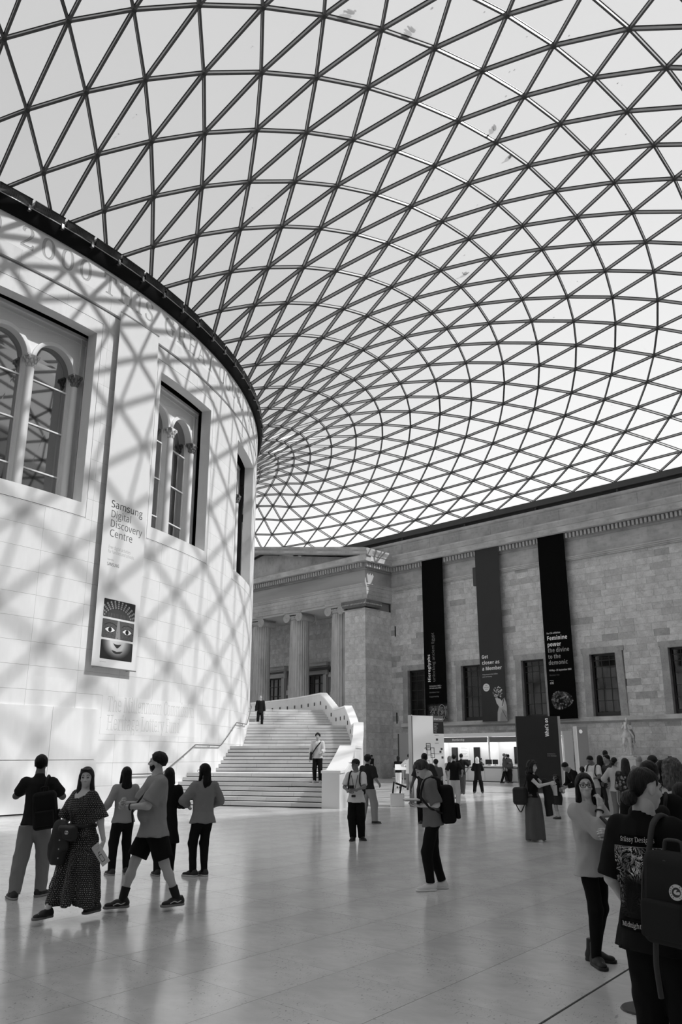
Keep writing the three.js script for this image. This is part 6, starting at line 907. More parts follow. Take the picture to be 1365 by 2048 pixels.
{ // two women behind him
  person({ label: 'woman with long black hair and pale cardigan half hidden behind the bearded man, left one', pos: [0.0, 42.3], h: 1.56, face: 196, cell: 0.016, female: true, skin: 0.25, hair: 'long', hairLen: 0.5, hairTone: 0.008, handL: [0.3, 1.02, 0.16], handR: [-0.26, 1.05, 0.2], top: { tone: 0.34, sleeve: 1.9, hem: -0.1 }, bottom: { type: 'trousers', tone: 0.012 }, shoes: { tone: 0.03, sole: 0.3 }, footL: [0.14, 0, 10], footR: [-0.12, 0.05, -10] });
  person({ label: 'woman in long black coat with black hair standing behind the bearded man, right one', pos: [0.42, 42.85], h: 1.55, face: 186, cell: 0.016, female: true, skin: 0.25, hair: 'long', hairLen: 0.45, hairTone: 0.008, handR: [-0.2, 1.1, 0.2], top: { tone: 0.012, sleeve: 1.9, hem: -0.42, flare: 1.1, name: 'coat' }, bottom: { type: 'trousers', tone: 0.012 }, shoes: { tone: 0.02, sole: 0.3, stripe: 0.5 }, footL: [0.12, -0.02, 15], footR: [-0.1, 0, -12] });
}
{ // woman in a jacket with long hair
  const p = person({ label: 'woman in light jacket with long dark hair and black trousers facing the stairs', pos: [0.76, 43.3], h: 1.61, face: 200, cell: FG, female: true, skin: 0.3, hair: 'long', hairLen: 0.5, hairTone: 0.007, headYaw: 28, handL: [0.2, 1.08, 0.24], handR: [-0.16, 1.06, 0.22], poleL: [0.9, -0.4, -0.5], poleR: [-0.9, -0.4, -0.5], top: { name: 'jacket', tone: 0.24, sleeve: 1.9, hem: -0.12, fit: 0.026, flare: 1.05, fold: 0.024, collar: 0.12 }, bottom: { type: 'trousers', tone: 0.01, fit: 0.006 }, shoes: { tone: 0.015, sole: 0.55 }, footL: [0.13, 0.0, 35], footR: [-0.05, -0.03, 15] });
  const { hp3 } = p.J; part('glasses', [tube([hp3(0.08, 0.012, 0.0), hp3(0.072, 0.015, 0.06), hp3(0.06, 0.012, 0.088)], 0.003, 6), new THREE.TorusGeometry(0.022, 0.0025, 6, 18).applyMatrix4(new THREE.Matrix4().extractRotation(p.J.HM)).translate(...hp3(0.034, 0.008, 0.1).toArray())], M(0.01, 0.3), p);
}
{ // man with cap and camera
  const p = person({ label: 'man in white tee and black cap holding a camera by the stair pier', pos: [6.34, 41.3], h: 1.66, face: -18, cell: 0.014, skin: 0.2, hair: 'crop', hairTone: 0.008, cap: 0.012, headYaw: -32, handL: [0.08, 1.08, 0.3], handR: [-0.1, 1.05, 0.26], poleL: [0.9, -0.5, -0.5], poleR: [-0.9, -0.5, -0.5], gripL: { dir: [-0.7, 0.3, 0.4], palm: [-0.3, 0, -1], curl: 1 }, gripR: { dir: [0.7, 0.2, 0.4], palm: [0.3, 0, -1], curl: 1 }, top: { tone: 0.72, sleeve: 0.85, hem: -0.12, fit: 0.025, flare: 1.06 }, bottom: { type: 'trousers', tone: 0.008, fit: 0.02, wide: 1.5 }, shoes: { tone: 0.01, sole: 0.02 }, footL: [0.1, -0.08, 40], footR: [-0.06, 0.05, 5] });
  lanyard(p, 0.02, 0.12); const { T } = p.J;
  backpack(p, 'black backpack worn by the man with the cap', 0.012, { detail: false });
  const c = carried(p, 'camera', 'small black camera held at the waist by the man with the cap', 'camera'); part('camera_body', rbox(0.11, 0.07, 0.05, 0.0, 1.09, 0.31, 0.01), M(0.015, 0.4), c); part('lens', cyl(0.03, 0.028, 0.05, 0, 0, 0).rotateX(Math.PI / 2).translate(0, 1.09, 0.33), M(0.01, 0.2), c);
  const c2 = carried(p, 'lens_cap_pouch', 'small black pouch hanging at the hem of the white tee', 'pouch'); part('pouch', rbox(0.09, 0.05, 0.04, ...T(0.0, 0.02, 0.19).toArray(), 0.012), M(0.01, 0.5), c2);
}
person({ label: 'man in dark tee and khaki trousers standing behind the man with the cap', pos: [9.82, 38.5], h: 1.76, face: 150, cell: 0.016, skin: 0.25, hair: 'mop', hairTone: 0.015, handL: [0.22, 1.0, 0.2], handR: [-0.24, 1.0, 0.18], top: { tone: 0.025, sleeve: 0.9, hem: -0.06, fit: 0.025 }, bottom: { type: 'trousers', tone: 0.3, fit: 0.022, wide: 1.5 }, shoes: { tone: 0.03, sole: 0.2 }, footL: [0.16, -0.05, 25], footR: [-0.16, 0.06, -25], belly: 0.8 });
{ // boy reading a book
  const p = person({ label: 'young man with backpack and white trainers bent over an open book', pos: [2.13, 46.64], h: 1.7, face: -82, cell: FG, skin: 0.6, hair: 'mop', hairTone: 0.1, headPitch: 34, lean: 5, handL: [0.08, 1.1, 0.17], handR: [-0.1, 1.09, 0.16], poleL: [0.5, -0.6, -0.8], poleR: [-0.5, -0.6, -0.8], gripL: { dir: [-0.25, 0.02, 1], palm: [0, 1, 0], curl: 0.35, thumb: -1 }, gripR: { dir: [0.2, 0.02, 1], palm: [0, 1, 0], curl: 0.35 }, top: { tone: 0.16, sleeve: 0.95, hem: -0.1, fit: 0.03, fold: 0.022 }, bottom: { type: 'trousers', tone: 0.009, fit: 0.01, len: 0.02 }, shoes: { tone: 0.75, sole: 0.8, laces: 0.1 }, footL: [0.1, 0.07, 8], footR: [-0.1, -0.12, -8] });
  backpack(p, 'large black backpack on the back of the young man reading', 0.01, { at: [0, 0.17, -0.215], w: 0.32, h: 0.5, d: 0.18 });
  const b = carried(p, 'book', 'open pale guide book held by the young man with the backpack', 'book'); part('pages', [rbox(0.15, 0.018, 0.2, -0.085, 1.145, 0.28, 0.004).rotateZ(0.0), rbox(0.15, 0.018, 0.2, 0.075, 1.145, 0.28, 0.004)], M(0.7, 0.7), b); part('cover', rbox(0.33, 0.006, 0.215, -0.005, 1.132, 0.28, 0.002), M(0.1, 0.4), b);
}
person({ label: 'heavy dark haired man in dark clothes behind the young man reading', pos: [10.61, 39.82], h: 1.8, face: 172, cell: 0.016, fat: 1.35, skin: 0.09, hair: 'short', hairTone: 0.006, handR: [-0.34, 0.85, 0.05], handL: [0.38, 0.86, 0.0], top: { tone: 0.03, sleeve: 0.9, hem: -0.1, fit: 0.03 }, bottom: { type: 'trousers', tone: 0.008, fit: 0.02 }, shoes: { tone: 0.02, sole: 0.5 }, footL: [0.14, 0, 20], footR: [-0.12, 0, -20] });
{ // man coming down the stairs, and a youth lower down
  person({ label: 'white haired man in black suit coming down the stairs', pos: [23.67, 17.84], y: 3.255, h: 1.78, face: 6, cell: 0.018, skin: 0.5, hair: 'crop', hairTone: 0.6, handL: [0.24, 0.86, 0.04], handR: [-0.25, 0.85, 0.06], top: { name: 'suit_jacket', tone: 0.012, sleeve: 1.95, hem: -0.16, fit: 0.024 }, bottom: { type: 'trousers', tone: 0.012 }, shoes: { tone: 0.01 }, footL: [0.1, 0.1, 15], footR: [-0.13, -0.05, -15] });
  const p = person({ label: 'youth in cream top with black strap across standing low on the stairs', pos: [14.95, 31.35], y: 0.775, h: 1.78, face: -8, cell: 0.016, skin: 0.42, hair: 'mop', hairTone: 0.008, handR: [-0.3, 0.82, 0.02], handL: [0.16, 1.05, 0.26], top: { tone: 0.68, sleeve: 1.8, hem: -0.08, fit: 0.028 }, bottom: { type: 'trousers', tone: 0.01 }, shoes: { tone: 0.5 } });
  const { T } = p.J, b = carried(p, 'sling_bag', 'black sling bag strapped across the youth on the stairs', 'bag'); part('strap', tube([T(0.12, 0.53, -0.05), T(0.1, 0.47, 0.09), T(-0.05, 0.28, 0.16), T(-0.18, 0.08, 0.13), T(-0.22, -0.02, 0.0)], 0.022, 7, 30), M(0.01, 0.7), b); part('pouch', rbox(0.08, 0.3, 0.2, ...T(-0.235, 0.0, 0.05).toArray(), 0.03, 3), M(0.01, 0.7), b);
}
{ // curly woman with a camera
  const p = person({ label: 'woman with curly hair and long grey wide trousers holding out a small camera', pos: [8.8, 44.17], h: 1.62, face: 72, cell: FG, female: true, skin: 0.6, hair: 'curly', hairTone: 0.04, headPitch: 6, handL: [0.06, 1.27, 0.42], handR: [-0.06, 1.26, 0.42], poleL: [0.5, -1, 0], poleR: [-0.5, -1, 0], gripL: { dir: [-0.3, 0.1, 1], palm: [-1, -0.2, 0], curl: 0.7 }, gripR: { dir: [0.3, 0.1, 1], palm: [1, -0.2, 0], curl: 0.7 }, top: { tone: 0.009, sleeve: 0.3, hem: 0.02, fit: 0.014 }, bottom: { type: 'skirt', name: 'wide_trousers', tone: 0.1, rise: 0.14, hem: 0.04, width: 0.225, flat: 1, pleat: 0.014, pleats: 6 }, shoes: { tone: 0.6, sole: 0.6 }, footL: [0.08, 0.0, 15], footR: [-0.08, 0.0, -10] });
  const { T } = p.J, c = carried(p, 'camera', 'compact camera held out at chest height by the curly haired woman', 'camera'); part('camera_body', rbox(0.1, 0.062, 0.03, 0, 1.285, 0.5, 0.006), M(0.12, 0.3), c); part('lens', cyl(0.02, 0.02, 0.03, 0, 0, 0).rotateX(Math.PI / 2).translate(0, 1.285, 0.51), M(0.01, 0.2), c);
  const b = carried(p, 'shoulder_bag', 'black rucksack hanging behind the curly haired woman from her elbow', 'bag'); part('bag_body', rbox(0.2, 0.36, 0.3, ...T(-0.18, 0.05, -0.25).toArray(), 0.07, 4).rotateX(0.0), M(0.01, 0.7), b); part('hanging_strap', [tube([T(-0.16, 0.2, -0.3), T(-0.2, -0.1, -0.36), T(-0.2, -0.3, -0.25), T(-0.18, -0.12, -0.15)], 0.012, 6, 30), tube([T(-0.14, 0.2, -0.18), T(-0.16, 0.42, -0.08), T(-0.16, 0.45, 0.05)], 0.014, 6, 20)], M(0.012, 0.7), b);
  const j = carried(p, 'draped_jacket', 'black jacket with white leaflet hanging from the arm of the curly haired woman', 'jacket'); const js = [limb([0.12, 1.18, 0.24], [0.14, 0.5, 0.3], 0.07, 0.09, { n: [1, 0, 0], flat: 0.5, cutB: 0 }), limb([0.12, 1.16, 0.3], [0.15, 0.75, 0.36], 0.05, 0.06, { n: [1, 0, 0], flat: 0.5, cutB: 0 })], jf = joined(js, 0.03); part('cloth', net((x, y, z) => jf(x, y, z) + 0.03 * (noise3(x * 14, y * 8, z * 14) - 0.5), boundsOf(js), 0.013), M(0.01, 0.8), j); part('leaflet', box(0.004, 0.21, 0.15, 0.17, 1.02, 0.4).rotateX(0.0), M(0.7, 0.7), j);
}
{ // woman in glasses
  const p = person({ label: 'woman with glasses and long straight hair in grey shirt with rolled sleeves', pos: [-0.13, 50.18], h: 1.57, face: 52, cell: 0.01, female: true, skin: 0.62, hair: 'long', hairFront: true, hairLen: 0.34, hairTone: 0.012, headYaw: -40, headTilt: 3, headPitch: -2, handR: [-0.01, 1.42, 0.155], handL: [-0.06, 1.2, 0.27], poleR: [-0.35, -1, 0.35], poleL: [0.8, -0.7, 0.1], gripR: { dir: [0.25, 0.95, -0.1], palm: [0.2, 0.1, -1], curl: 0.9 }, gripL: { dir: [-0.9, 0.1, 0.25], palm: [0, -0.2, -1], curl: 0.9 }, top: { tone: 0.46, sleeve: 1.5, hem: -0.14, fit: 0.024, flare: 1.0, collar: 0.46, fold: 0.02, neckR: 0.072, neckZ: 0.04 }, bottom: { type: 'trousers', tone: 0.008, fit: 0.0 }, shoes: { tone: 0.012, high: 0.2 }, footL: [0.05, -0.1, 25], footR: [-0.1, 0.04, -30] });
  const { T, hp3, HM } = p.J, rot = new THREE.Matrix4().extractRotation(HM), gl = M(0.008, 0.2);
  part('glasses', [...[-1, 1].flatMap((e) => [new THREE.TorusGeometry(0.0225, 0.0028, 8, 28).scale(1.14, 0.84, 1).applyMatrix4(rot).translate(...hp3(e * 0.034, 0.007, 0.101).toArray()), tube([hp3(e * 0.06, 0.016, 0.099), hp3(e * 0.074, 0.016, 0.06), hp3(e * 0.078, 0.008, 0.0)], 0.003, 6)]), tube([hp3(-0.01, 0.012, 0.104), hp3(0, 0.016, 0.107), hp3(0.01, 0.012, 0.104)], 0.003, 6)], gl, p, 'dark framed glasses');
  for (const e of [-1, 1]) part('spectacle_lens', new THREE.CylinderGeometry(0.0215, 0.0215, 0.0015, 20).rotateX(Math.PI / 2).scale(1.14, 0.84, 1).applyMatrix4(rot).translate(...hp3(e * 0.034, 0.007, 0.1015).toArray()), M(0.95, 0.02, { transmission: 1, thickness: 0 }), p);
  const w = p.J.arm[1]; part('wrist_strap', new THREE.TorusGeometry(0.034, 0.007, 8, 20).applyQuaternion(new THREE.Quaternion().setFromUnitVectors(V(0, 0, 1), w.w.clone().sub(w.el).normalize())).translate(...w.w.clone().lerp(w.el, 0.14).toArray()), M(0.012, 0.5), p);
  for (let i = 0; i < 5; i++) part('button', new THREE.SphereGeometry(0.005, 8, 6).scale(1, 1, 0.5).translate(...T(0.0, 0.36 - i * 0.085, 0.165).toArray()), M(0.4, 0.4), p);
  const l = carried(p, 'name_badge', 'patterned lanyard with badge hanging below the elbow of the woman in glasses', 'badge'); part('ribbon', tube([T(-0.02, 0.3, 0.19), T(0.01, 0.15, 0.19), T(0.02, 0.02, 0.185)], 0.008, 6, 16), M(0.3, 0.7), l); part('badge', rbox(0.05, 0.08, 0.006, ...T(0.02, -0.03, 0.185).toArray(), 0.004), M(0.4, 0.4), l);
}
{ // nearest woman, seen from behind, cut by the right edge
  const tee = M(0.009, 0.85, { bumpMap: clothBump, bumpScale: 0.0006, specularIntensity: 0.25 });
  const p = person({ label: 'nearest woman seen from behind with low bun and black printed tee', pos: [-2.65, 51.87], h: 1.66, face: 154, cell: 0.01, female: true, broad: 0.98, fat: 1.05, ears: 0.035, skin: 0.55, hair: 'bun', hairTone: 0.03, headYaw: -28, headPitch: 4, handL: [0.2, 0.93, 0.12], handR: [-0.28, 0.95, 0.1], top: { mat: tee, sleeve: 0.98, hem: -0.17, fit: 0.032, flare: 1.12, fold: 0.02, neckR: 0.08, neckZ: 0.0 }, bottom: { type: 'trousers', tone: 0.008, fit: 0.015, wide: 1.8 }, shoes: { tone: 0.02 } });
  const { T, S, topF } = p.J;
  // the prints follow the cloth: patches laid on the back of the tee
  const patch = (name, x0, x1, y0, y1, draw, w, h, label) => { const N = 26, K = 30, pos = [], uv = [], idx = []; for (let j = 0; j <= K; j++) for (let i = 0; i <= N; i++) { const a = T(lerp(x0, x1, i / N), lerp(y0, y1, j / K), 0); let z = -0.34; for (let k = 0; k < 60; k++) { const d = topF(a.x, a.y, z); if (d < 0.0015) break; z += Math.max(0.0015, d * 0.7); } pos.push(a.x, a.y, z - 0.01); uv.push(1 - i / N, j / K); } for (let j = 0; j < K; j++) for (let i = 0; i < N; i++) { const a = j * (N + 1) + i, b = a + N + 1; idx.push(a, b, a + 1, a + 1, b, b + 1); } const g = new THREE.BufferGeometry(); g.setAttribute('position', new THREE.Float32BufferAttribute(pos, 3)); g.setAttribute('uv', new THREE.Float32BufferAttribute(uv.map((v, i) => i % 2 ? v : 1 - v).map((v, i) => i % 2 ? v : 1 - v), 2)); g.setIndex(idx); g.computeVertexNormals(); return part(name, g, new THREE.MeshPhysicalMaterial({ map: canvasTexture(w, h, draw), roughness: 0.85, specularIntensity: 0.25, side: THREE.DoubleSide }), p, label); };
  patch('painted_print', -0.15, 0.15, 0.0, 0.38, (x, w, h) => { // a generic pattern of brush strokes, dark with pale flecks
    x.fillStyle = '#141414'; x.fillRect(0, 0, w, h); let s = 11; const r = () => { s = (s * 16807) % 2147483647; return s / 2147483647; };
    x.lineCap = 'round'; for (let i = 0; i < 1500; i++) { const px = r() * w, py = r() * h, n = noise3(px / 90, py / 90, 1), b = noise3(px / 70, py / 80, 8), a = n * 9, g = Math.round(24 + b * b * 330 * (0.5 + 0.5 * r())); x.strokeStyle = 'rgb(' + [g, g, g] + ')'; x.lineWidth = 2 + r() * 3; x.beginPath(); x.moveTo(px, py); x.lineTo(px + Math.cos(a) * 16, py + Math.sin(a) * 16); x.stroke(); }
    x.strokeStyle = '#8a8a8a'; x.lineWidth = 4; x.beginPath(); x.moveTo(2, 2); x.lineTo(w - 2, 2); x.stroke();
  }, 330, 420, 'printed panel of pale brush strokes');
  const script = (t, sz) => (x, w, h) => { x.fillStyle = '#040404'; x.fillRect(0, 0, w, h); x.fillStyle = '#cfcfcf'; x.font = sz + 'px serif'; const l = x.measureText(t).width; x.save(); x.translate(w * 0.04, h * 0.74); x.scale(w * 0.92 / l, 1); x.fillText(t, 0, 0); x.restore(); };
  patch('printed_lettering', -0.115, 0.115, 0.393, 0.44, script('St\u00fcssy Designs', 60), 330, 76, 'pale script lettering');
  patch('printed_lettering', -0.14, 0.15, -0.058, -0.015, script('Midnight Insanity', 50), 400, 64, 'pale script lettering');
  const b = backpack(p, 'dark canvas backpack with round badge carried by the nearest woman', 0.03, { at: [-0.25, 0.15, -0.27], w: 0.3, h: 0.44, d: 0.16, strapTone: 0.05, one: -1, roll: 4 });
  const bt = canvasTexture(128, 128, (x, w, h) => { x.fillStyle = '#1a1a1a'; x.fillRect(0, 0, w, h); x.fillStyle = '#c8c8c8'; x.beginPath(); x.arc(64, 64, 62, 0, 7); x.fill(); x.fillStyle = '#2c2c2c'; x.beginPath(); x.arc(64, 64, 38, 0, 7); x.fill(); x.fillStyle = '#c8c8c8'; x.beginPath(); x.moveTo(48, 92); x.quadraticCurveTo(38, 50, 64, 40); x.quadraticCurveTo(92, 48, 84, 74); x.quadraticCurveTo(74, 60, 64, 66); x.quadraticCurveTo(74, 80, 66, 96); x.fill(); x.fillStyle = '#1d1d1d'; x.font = 'bold 17px sans-serif'; const s = 'KANKEN'; for (let i = 0; i < s.length; i++) { x.save(); x.translate(64, 64); x.rotate(-0.95 + i * 0.38); x.fillText(s[i], -6, -44); x.restore(); } for (let i = 0; i < 6; i++) { x.save(); x.translate(64, 64); x.rotate(0.95 - i * 0.38); x.fillText('FJALLR'[i], -6, 58); x.restore(); } });
  const bd = part('round_badge', new THREE.CylinderGeometry(0.038, 0.038, 0.004, 28), new THREE.MeshPhysicalMaterial({ map: bt, roughness: 0.6 }), b); bd.position.copy(T(-0.33, 0.2, -0.405)); bd.rotation.set(-Math.PI / 2 + 0.12, 0, 0);
  part('loose_strap', tube([T(-0.12, -0.08, -0.26), T(-0.1, -0.2, -0.24), T(-0.1, -0.36, -0.22)], 0.014, 6, 20).scale(1, 1, 1), M(0.04, 0.8), b);
}
{ // dark figure just beyond her with a big black backpack
  const p = person({ label: 'person in black with hair tied up and big black backpack, beyond the nearest woman', pos: [-0.56, 50.98], h: 1.69, face: 178, cell: 0.014, female: true, skin: 0.3, hair: 'bun', hairTone: 0.006, headPitch: 8, top: { name: 'coat', tone: 0.008, sleeve: 1.9, hem: -0.3, fit: 0.04 }, bottom: { type: 'trousers', tone: 0.008, fit: 0.02 }, shoes: { tone: 0.02 } });
  backpack(p, 'big matt black backpack of the person beyond the nearest woman', 0.012, { at: [0.02, 0.2, -0.27], w: 0.34, h: 0.52, d: 0.2 });
}
{
  const plaid = (() => { const t = canvasTexture(128, 128, (x, w, h) => { x.fillStyle = '#121212'; x.fillRect(0, 0, w, h); x.fillStyle = 'rgba(120,120,120,0.45)'; for (const i of [0, 64]) { x.fillRect(i, 0, 30, h); x.fillRect(0, i, w, 30); } x.fillStyle = 'rgba(200,200,200,0.35)'; x.fillRect(44, 0, 4, h); x.fillRect(0, 44, w, 4); }); t.wrapS = t.wrapT = THREE.RepeatWrapping; t.repeat.set(7, 7); return t; })();
  person({ label: 'boy in dark plaid shirt seen from behind at the right edge', pos: [0.03, 50.98], h: 1.5, face: 176, cell: 0.012, skin: 0.35, hair: 'short', hairTone: 0.025, top: { mat: new THREE.MeshPhysicalMaterial({ map: plaid, roughness: 0.85 }), sleeve: 1.7, hem: -0.12, fit: 0.03, collar: 0.03 }, bottom: { type: 'trousers', tone: 0.02 }, shoes: { tone: 0.02 } });
  const p = person({ label: 'fair haired woman in white tee with one arm raised at the right edge', pos: [2.0, 50.1], h: 1.68, face: 160, cell: 0.014, female: true, skin: 0.35, hair: 'curly', hairTone: 0.2, handR: [-0.24, 1.5, 0.16], poleR: [-1, -0.3, 0.3], handL: [0.3, 0.9, 0.05], top: { tone: 0.7, sleeve: 0.8, hem: -0.1, fit: 0.024 }, bottom: { type: 'trousers', tone: 0.05 }, shoes: { tone: 0.3 } });
  backpack(p, 'black day pack with slim straps on the fair haired woman in white', 0.015, { at: [0, 0.12, -0.22], w: 0.26, h: 0.36, d: 0.12, detail: false });
  const l = thing('reading_board', 'slanted information board with black frame between the woman in glasses and the nearest woman', 'board', [-1.14, 0, 51.05], rad(-46 + 40));
  const bt = canvasTexture(160, 256, (x, w, h) => { x.fillStyle = '#cfcfcf'; x.fillRect(0, 0, w, h); x.fillStyle = '#555'; for (let i = 0; i < 8; i++) x.fillRect(16, 22 + i * 9, 90 + (i * 37) % 36, 3); x.fillStyle = '#8a8a8a'; x.fillRect(16, 110, 80, 24); x.fillStyle = '#777'; for (let i = 0; i < 5; i++) x.fillRect(16, 190 + i * 9, 110, 3); });
  part('frame', rbox(0.28, 0.02, 0.44, 0, 0, 0, 0.006).rotateX(0.75).translate(0, 1.13, 0), M(0.01, 0.4), l); part('printed_sheet', box(0.23, 0.004, 0.38).rotateX(0.75).translate(0, 1.14, 0.009), new THREE.MeshPhysicalMaterial({ map: bt, roughness: 0.5 }), l); part('post', [cyl(0.02, 0.02, 1.1, 0, 0.01, 0, 14), cyl(0.18, 0.17, 0.012, 0, 0, 0, 24)], M(0.02, 0.4), l);
}
// ---------------------------------------------------------------- visitors farther off
{
  const T = (tone, sleeve = 0.85, more = {}) => ({ tone, sleeve, hem: -0.08, fit: 0.024, fold: 0.01, ...more }), B = (tone, more = {}) => ({ type: 'trousers', tone, fit: 0.016, fold: 0.01, ...more });
  const hold = { handL: [0.1, 1.1, 0.3], handR: [-0.1, 1.1, 0.3], poleL: [0.8, -0.6, -0.4], poleR: [-0.8, -0.6, -0.4] }, stride = { footL: [0.09, 0.22, 5], footR: [-0.09, -0.25, 5] };
  const far = (label, pos, h, face, top, bottom, more = {}) => person({ label, pos, h, face, top, bottom, cell: 0.026, skin: 0.3, shoes: { tone: 0.05 }, ...more });
  // by the dark sign: left of the map pillar
  far('long haired woman in black leaning together with another visitor by the portico corner', [41.6, 9.9], 1.75, 40, T(0.015, 1.9), B(0.015), { ...hold, hair: 'long', hairTone: 0.01, female: true });
  far('man in black tee and shorts looking down by the narrow grey panel', [44.2, 7.9], 1.85, -70, T(0.014), { type: 'shorts', tone: 0.012, fit: 0.02 }, { ...hold, headPitch: 25, hairTone: 0.01 });
  far('woman in black top and white trousers walking away with a pale strap across her back', [29.5, 23.0], 1.73, 175, T(0.012, 1.0), B(0.75), { hair: 'bob', hairTone: 0.008, female: true, ...stride, strap: 1, skin: 0.25 });
  far('man in white shirt reading a white board next to the map pillar', [28.28, 24.78], 1.84, 165, T(0.78, 1.9, { hem: -0.14 }), B(0.2), { hairTone: 0.008, ...hold, handL: [0.3, 1.15, 0.25], skin: 0.22 });
  far('small dark haired child peeping out behind the young man reading', [16.41, 35.73], 1.62, 170, T(0.1, 0.9), B(0.05), { hairTone: 0.02, hair: 'mop' });
  far('fair haired visitor pointing right with an outstretched pale arm', [22.31, 31.94], 1.72, 150, T(0.3, 0.7), B(0.3), { hair: 'bob', hairTone: 0.4, handL: [0.45, 1.3, 0.25], female: true });
  far('young man in black tee and cream trousers with a small black backpack on', [18.33, 35.09], 1.8, 178, T(0.01), B(0.62, { wide: 1.6 }), { hairTone: 0.01, handR: [-0.28, 1.05, 0.1], handL: [0.28, 1.02, 0.12], shoes: { tone: 0.7 }, cell: 0.02 });
  far('man in dark jeans and black top with elbow out before the membership counter', [25.43, 30.28], 1.84, 170, T(0.012), B(0.06), { hairTone: 0.01, handR: [-0.2, 1.0, 0.12], poleR: [-1, 0, 0], ...stride, shoes: { tone: 0.03, sole: 0.4 } });
  far('visitor in white hooded shawl and black robe waiting at the membership counter', [27.27, 29.89], 1.68, 182, T(0.01, 1.9, { hem: -0.3 }), B(0.008, { wide: 2 }), { hair: 'none', hood: 0.8, ...hold, shawl: 1, footL: [0.2, 0, 10], footR: [-0.2, 0, -10], shoes: { tone: 0.04, sole: 0.3 } });
  far('woman with dark mask standing behind the counter next to the white hooded visitor', [44.38, 18.3], 1.6, 100, T(0.02, 1.9), B(0.02), { hairTone: 0.01, female: true });
  far('grey haired man striding right with a shoulder bag in front of the counter', [40.6, 22.75], 1.9, 100, T(0.1, 1.9, { hem: -0.2 }), B(0.012), { hairTone: 0.4, footL: [0.09, 0.28, 5], footR: [-0.09, -0.27, 5], handL: [0.2, 1.2, 0.3] });
  far('dark haired visitor just behind the striding grey haired man', [42.0, 22.15], 1.85, 160, T(0.12, 1.9), B(0.02), { hairTone: 0.01 });
  far('young woman with long hair in white top handing over a paper at the counter', [42.55, 23.0], 1.78, 185, T(0.72, 0.9), B(0.012), { hair: 'long', hairTone: 0.08, female: true, ...hold });
  far('broad bald man in black jumper at the ticket counter', [42.9, 21.45], 1.88, 180, T(0.012, 1.9), B(0.02), { hair: 'crop', hairTone: 0.15, fat: 1.3 });
  far('short dark haired visitor low between the two men at the ticket counter', [41.3, 24.2], 1.5, 180, T(0.03, 1.9), B(0.03), { hairTone: 0.01 });
  far('man in white shirt and dark trousers at the right end of the ticket counter', [41.2, 24.6], 1.83, 195, T(0.75, 0.9), B(0.03), { hairTone: 0.02, ...hold });
  // around the totem and the statue
  far('man in black bending down beside the girl with a ponytail', [14.0, 42.5], 1.72, -60, T(0.01, 1.9), B(0.02), { hairTone: 0.01, lean: 38, headPitch: 20, handL: [0.1, 0.95, 0.5], handR: [-0.15, 0.9, 0.5], cell: 0.018, skin: 0.3 });
  far('girl with dark ponytail in pale grey tee', [14.4, 42.35], 1.45, 185, T(0.42, 0.8, { hem: -0.12 }), B(0.012), { hair: 'pony', hairTone: 0.01, female: true, handR: [-0.12, 1.0, 0.3], cell: 0.018 });
  far('small curly child in black top and skirt with patterned socks', [14.92, 41.21], 1.2, -75, T(0.01, 1.9, { hem: 0.0 }), { type: 'skirt', tone: 0.03, rise: 0.14, hem: 0.56, width: 0.21, pleat: 0.01 }, { hair: 'curly', hairTone: 0.02, female: true, handL: [0.05, 1.1, 0.25], handR: [-0.05, 1.1, 0.25], socks: { tone: 0.45, len: 0.55 }, cell: 0.016 });
  const rd = far('man in white polo shirt with backpack reading a large white sheet', [15.32, 42.19], 1.76, -28, T(0.76, 0.8, { collar: 0.3 }), B(0.3), { ...hold, headPitch: 30, headYaw: -20, hairTone: 0.008, skin: 0.2, cell: 0.017 });
  { const m = carried(rd, 'leaflet', 'large white sheet held open by the man in the polo shirt', 'paper'); part('sheet', [box(0.2, 0.28, 0.004).rotateY(0.25).translate(-0.1, 1.16, 0.36), box(0.2, 0.28, 0.004).rotateY(-0.25).translate(0.1, 1.16, 0.36)], M(0.78, 0.7), m); backpack(rd, 'slim dark backpack on the man in the white polo shirt', 0.02, { detail: false, w: 0.26, h: 0.38 }); }
  far('man in dark grey tee and light trousers leaning with hand on hip by the totem', [15.52, 42.6], 1.77, -55, T(0.055), B(0.5), { hairTone: 0.015, lean: 6, handL: [0.2, 0.95, 0.12], handR: [-0.24, 1.0, 0.05], footL: [0.12, 0.1, 10], footR: [-0.1, -0.15, -10], cell: 0.017, shoes: { tone: 0.5 } });
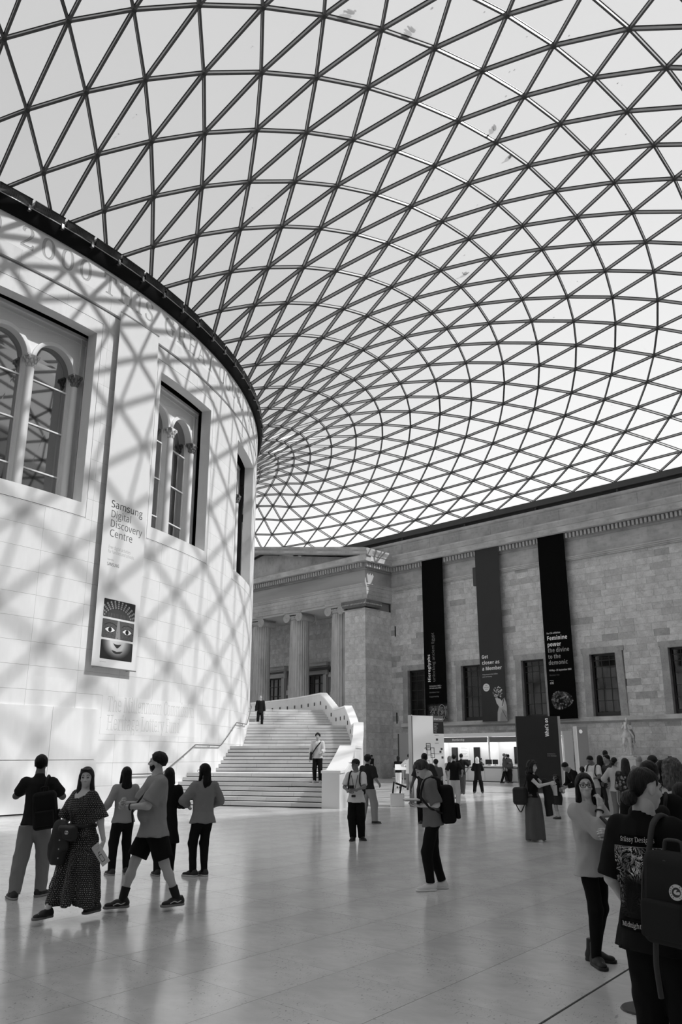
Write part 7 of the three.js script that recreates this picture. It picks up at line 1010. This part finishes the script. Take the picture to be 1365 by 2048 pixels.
  far('dark haired woman mostly hidden between the polo shirt and the grey tee', [17.57, 41.28], 1.75, 160, T(0.02, 1.9), B(0.02), { hair: 'long', hairTone: 0.01, female: true });
  far('tall man whose head just shows above the man in the grey tee', [20.3, 40.1], 1.92, 170, T(0.1), B(0.1), { hairTone: 0.02 });
  far('woman with hair clip and flowered white blouse turned away left of the statue', [14.17, 43.43], 1.7, 150, T(0.5, 1.5), B(0.2), { hair: 'bun', hairTone: 0.02, female: true, handL: [0.3, 1.05, 0.1], cell: 0.018 });
  const fl = (() => { const t = canvasTexture(128, 128, (x, w, h) => { x.fillStyle = '#111'; x.fillRect(0, 0, w, h); let s = 9; const r = () => { s = (s * 16807) % 2147483647; return s / 2147483647; }; for (let i = 0; i < 26; i++) { x.fillStyle = i % 2 ? '#8a8a8a' : '#4a4a4a'; x.beginPath(); x.arc(r() * w, r() * h, 4 + r() * 9, 0, 7); x.fill(); } }); t.wrapS = t.wrapT = THREE.RepeatWrapping; t.repeat.set(3, 3); return t; })();
  far('woman with long wavy hair in dark floral dress below the statue', [10.68, 45.4], 1.68, 178, { mat: new THREE.MeshPhysicalMaterial({ map: fl, roughness: 0.85 }), sleeve: 1.2, hem: -0.2, fit: 0.02 }, B(0.02), { hair: 'long', hairTone: 0.05, female: true, cell: 0.018 });
  far('bald man seen between the floral dress and the dark figure', [16.4, 43.1], 1.74, 180, T(0.3), B(0.1), { hair: 'none', cell: 0.02 });
  far('visitor in black cap right of the dark figure below the statue', [8.18, 47.14], 1.73, 150, T(0.012, 1.9), B(0.012), { cap: 0.01, hairTone: 0.01, cell: 0.018 });
  far('dark haired woman in black with face turned left behind the bun', [5.49, 48.49], 1.66, 195, T(0.012, 1.9), B(0.012), { hair: 'long', hairTone: 0.008, female: true, headYaw: 40, cell: 0.016 });
  far('woman in white top far off by the wall right of the statue', [26.0, 41.9], 1.7, 170, T(0.7), B(0.1), { hair: 'bob', hairTone: 0.02, female: true });
  far('man in a dark jacket far off near the wall at the right edge', [26.6, 43.6], 1.8, 160, T(0.02, 1.9), B(0.05), { hairTone: 0.02 });
}
renderer.render(scene, camera);
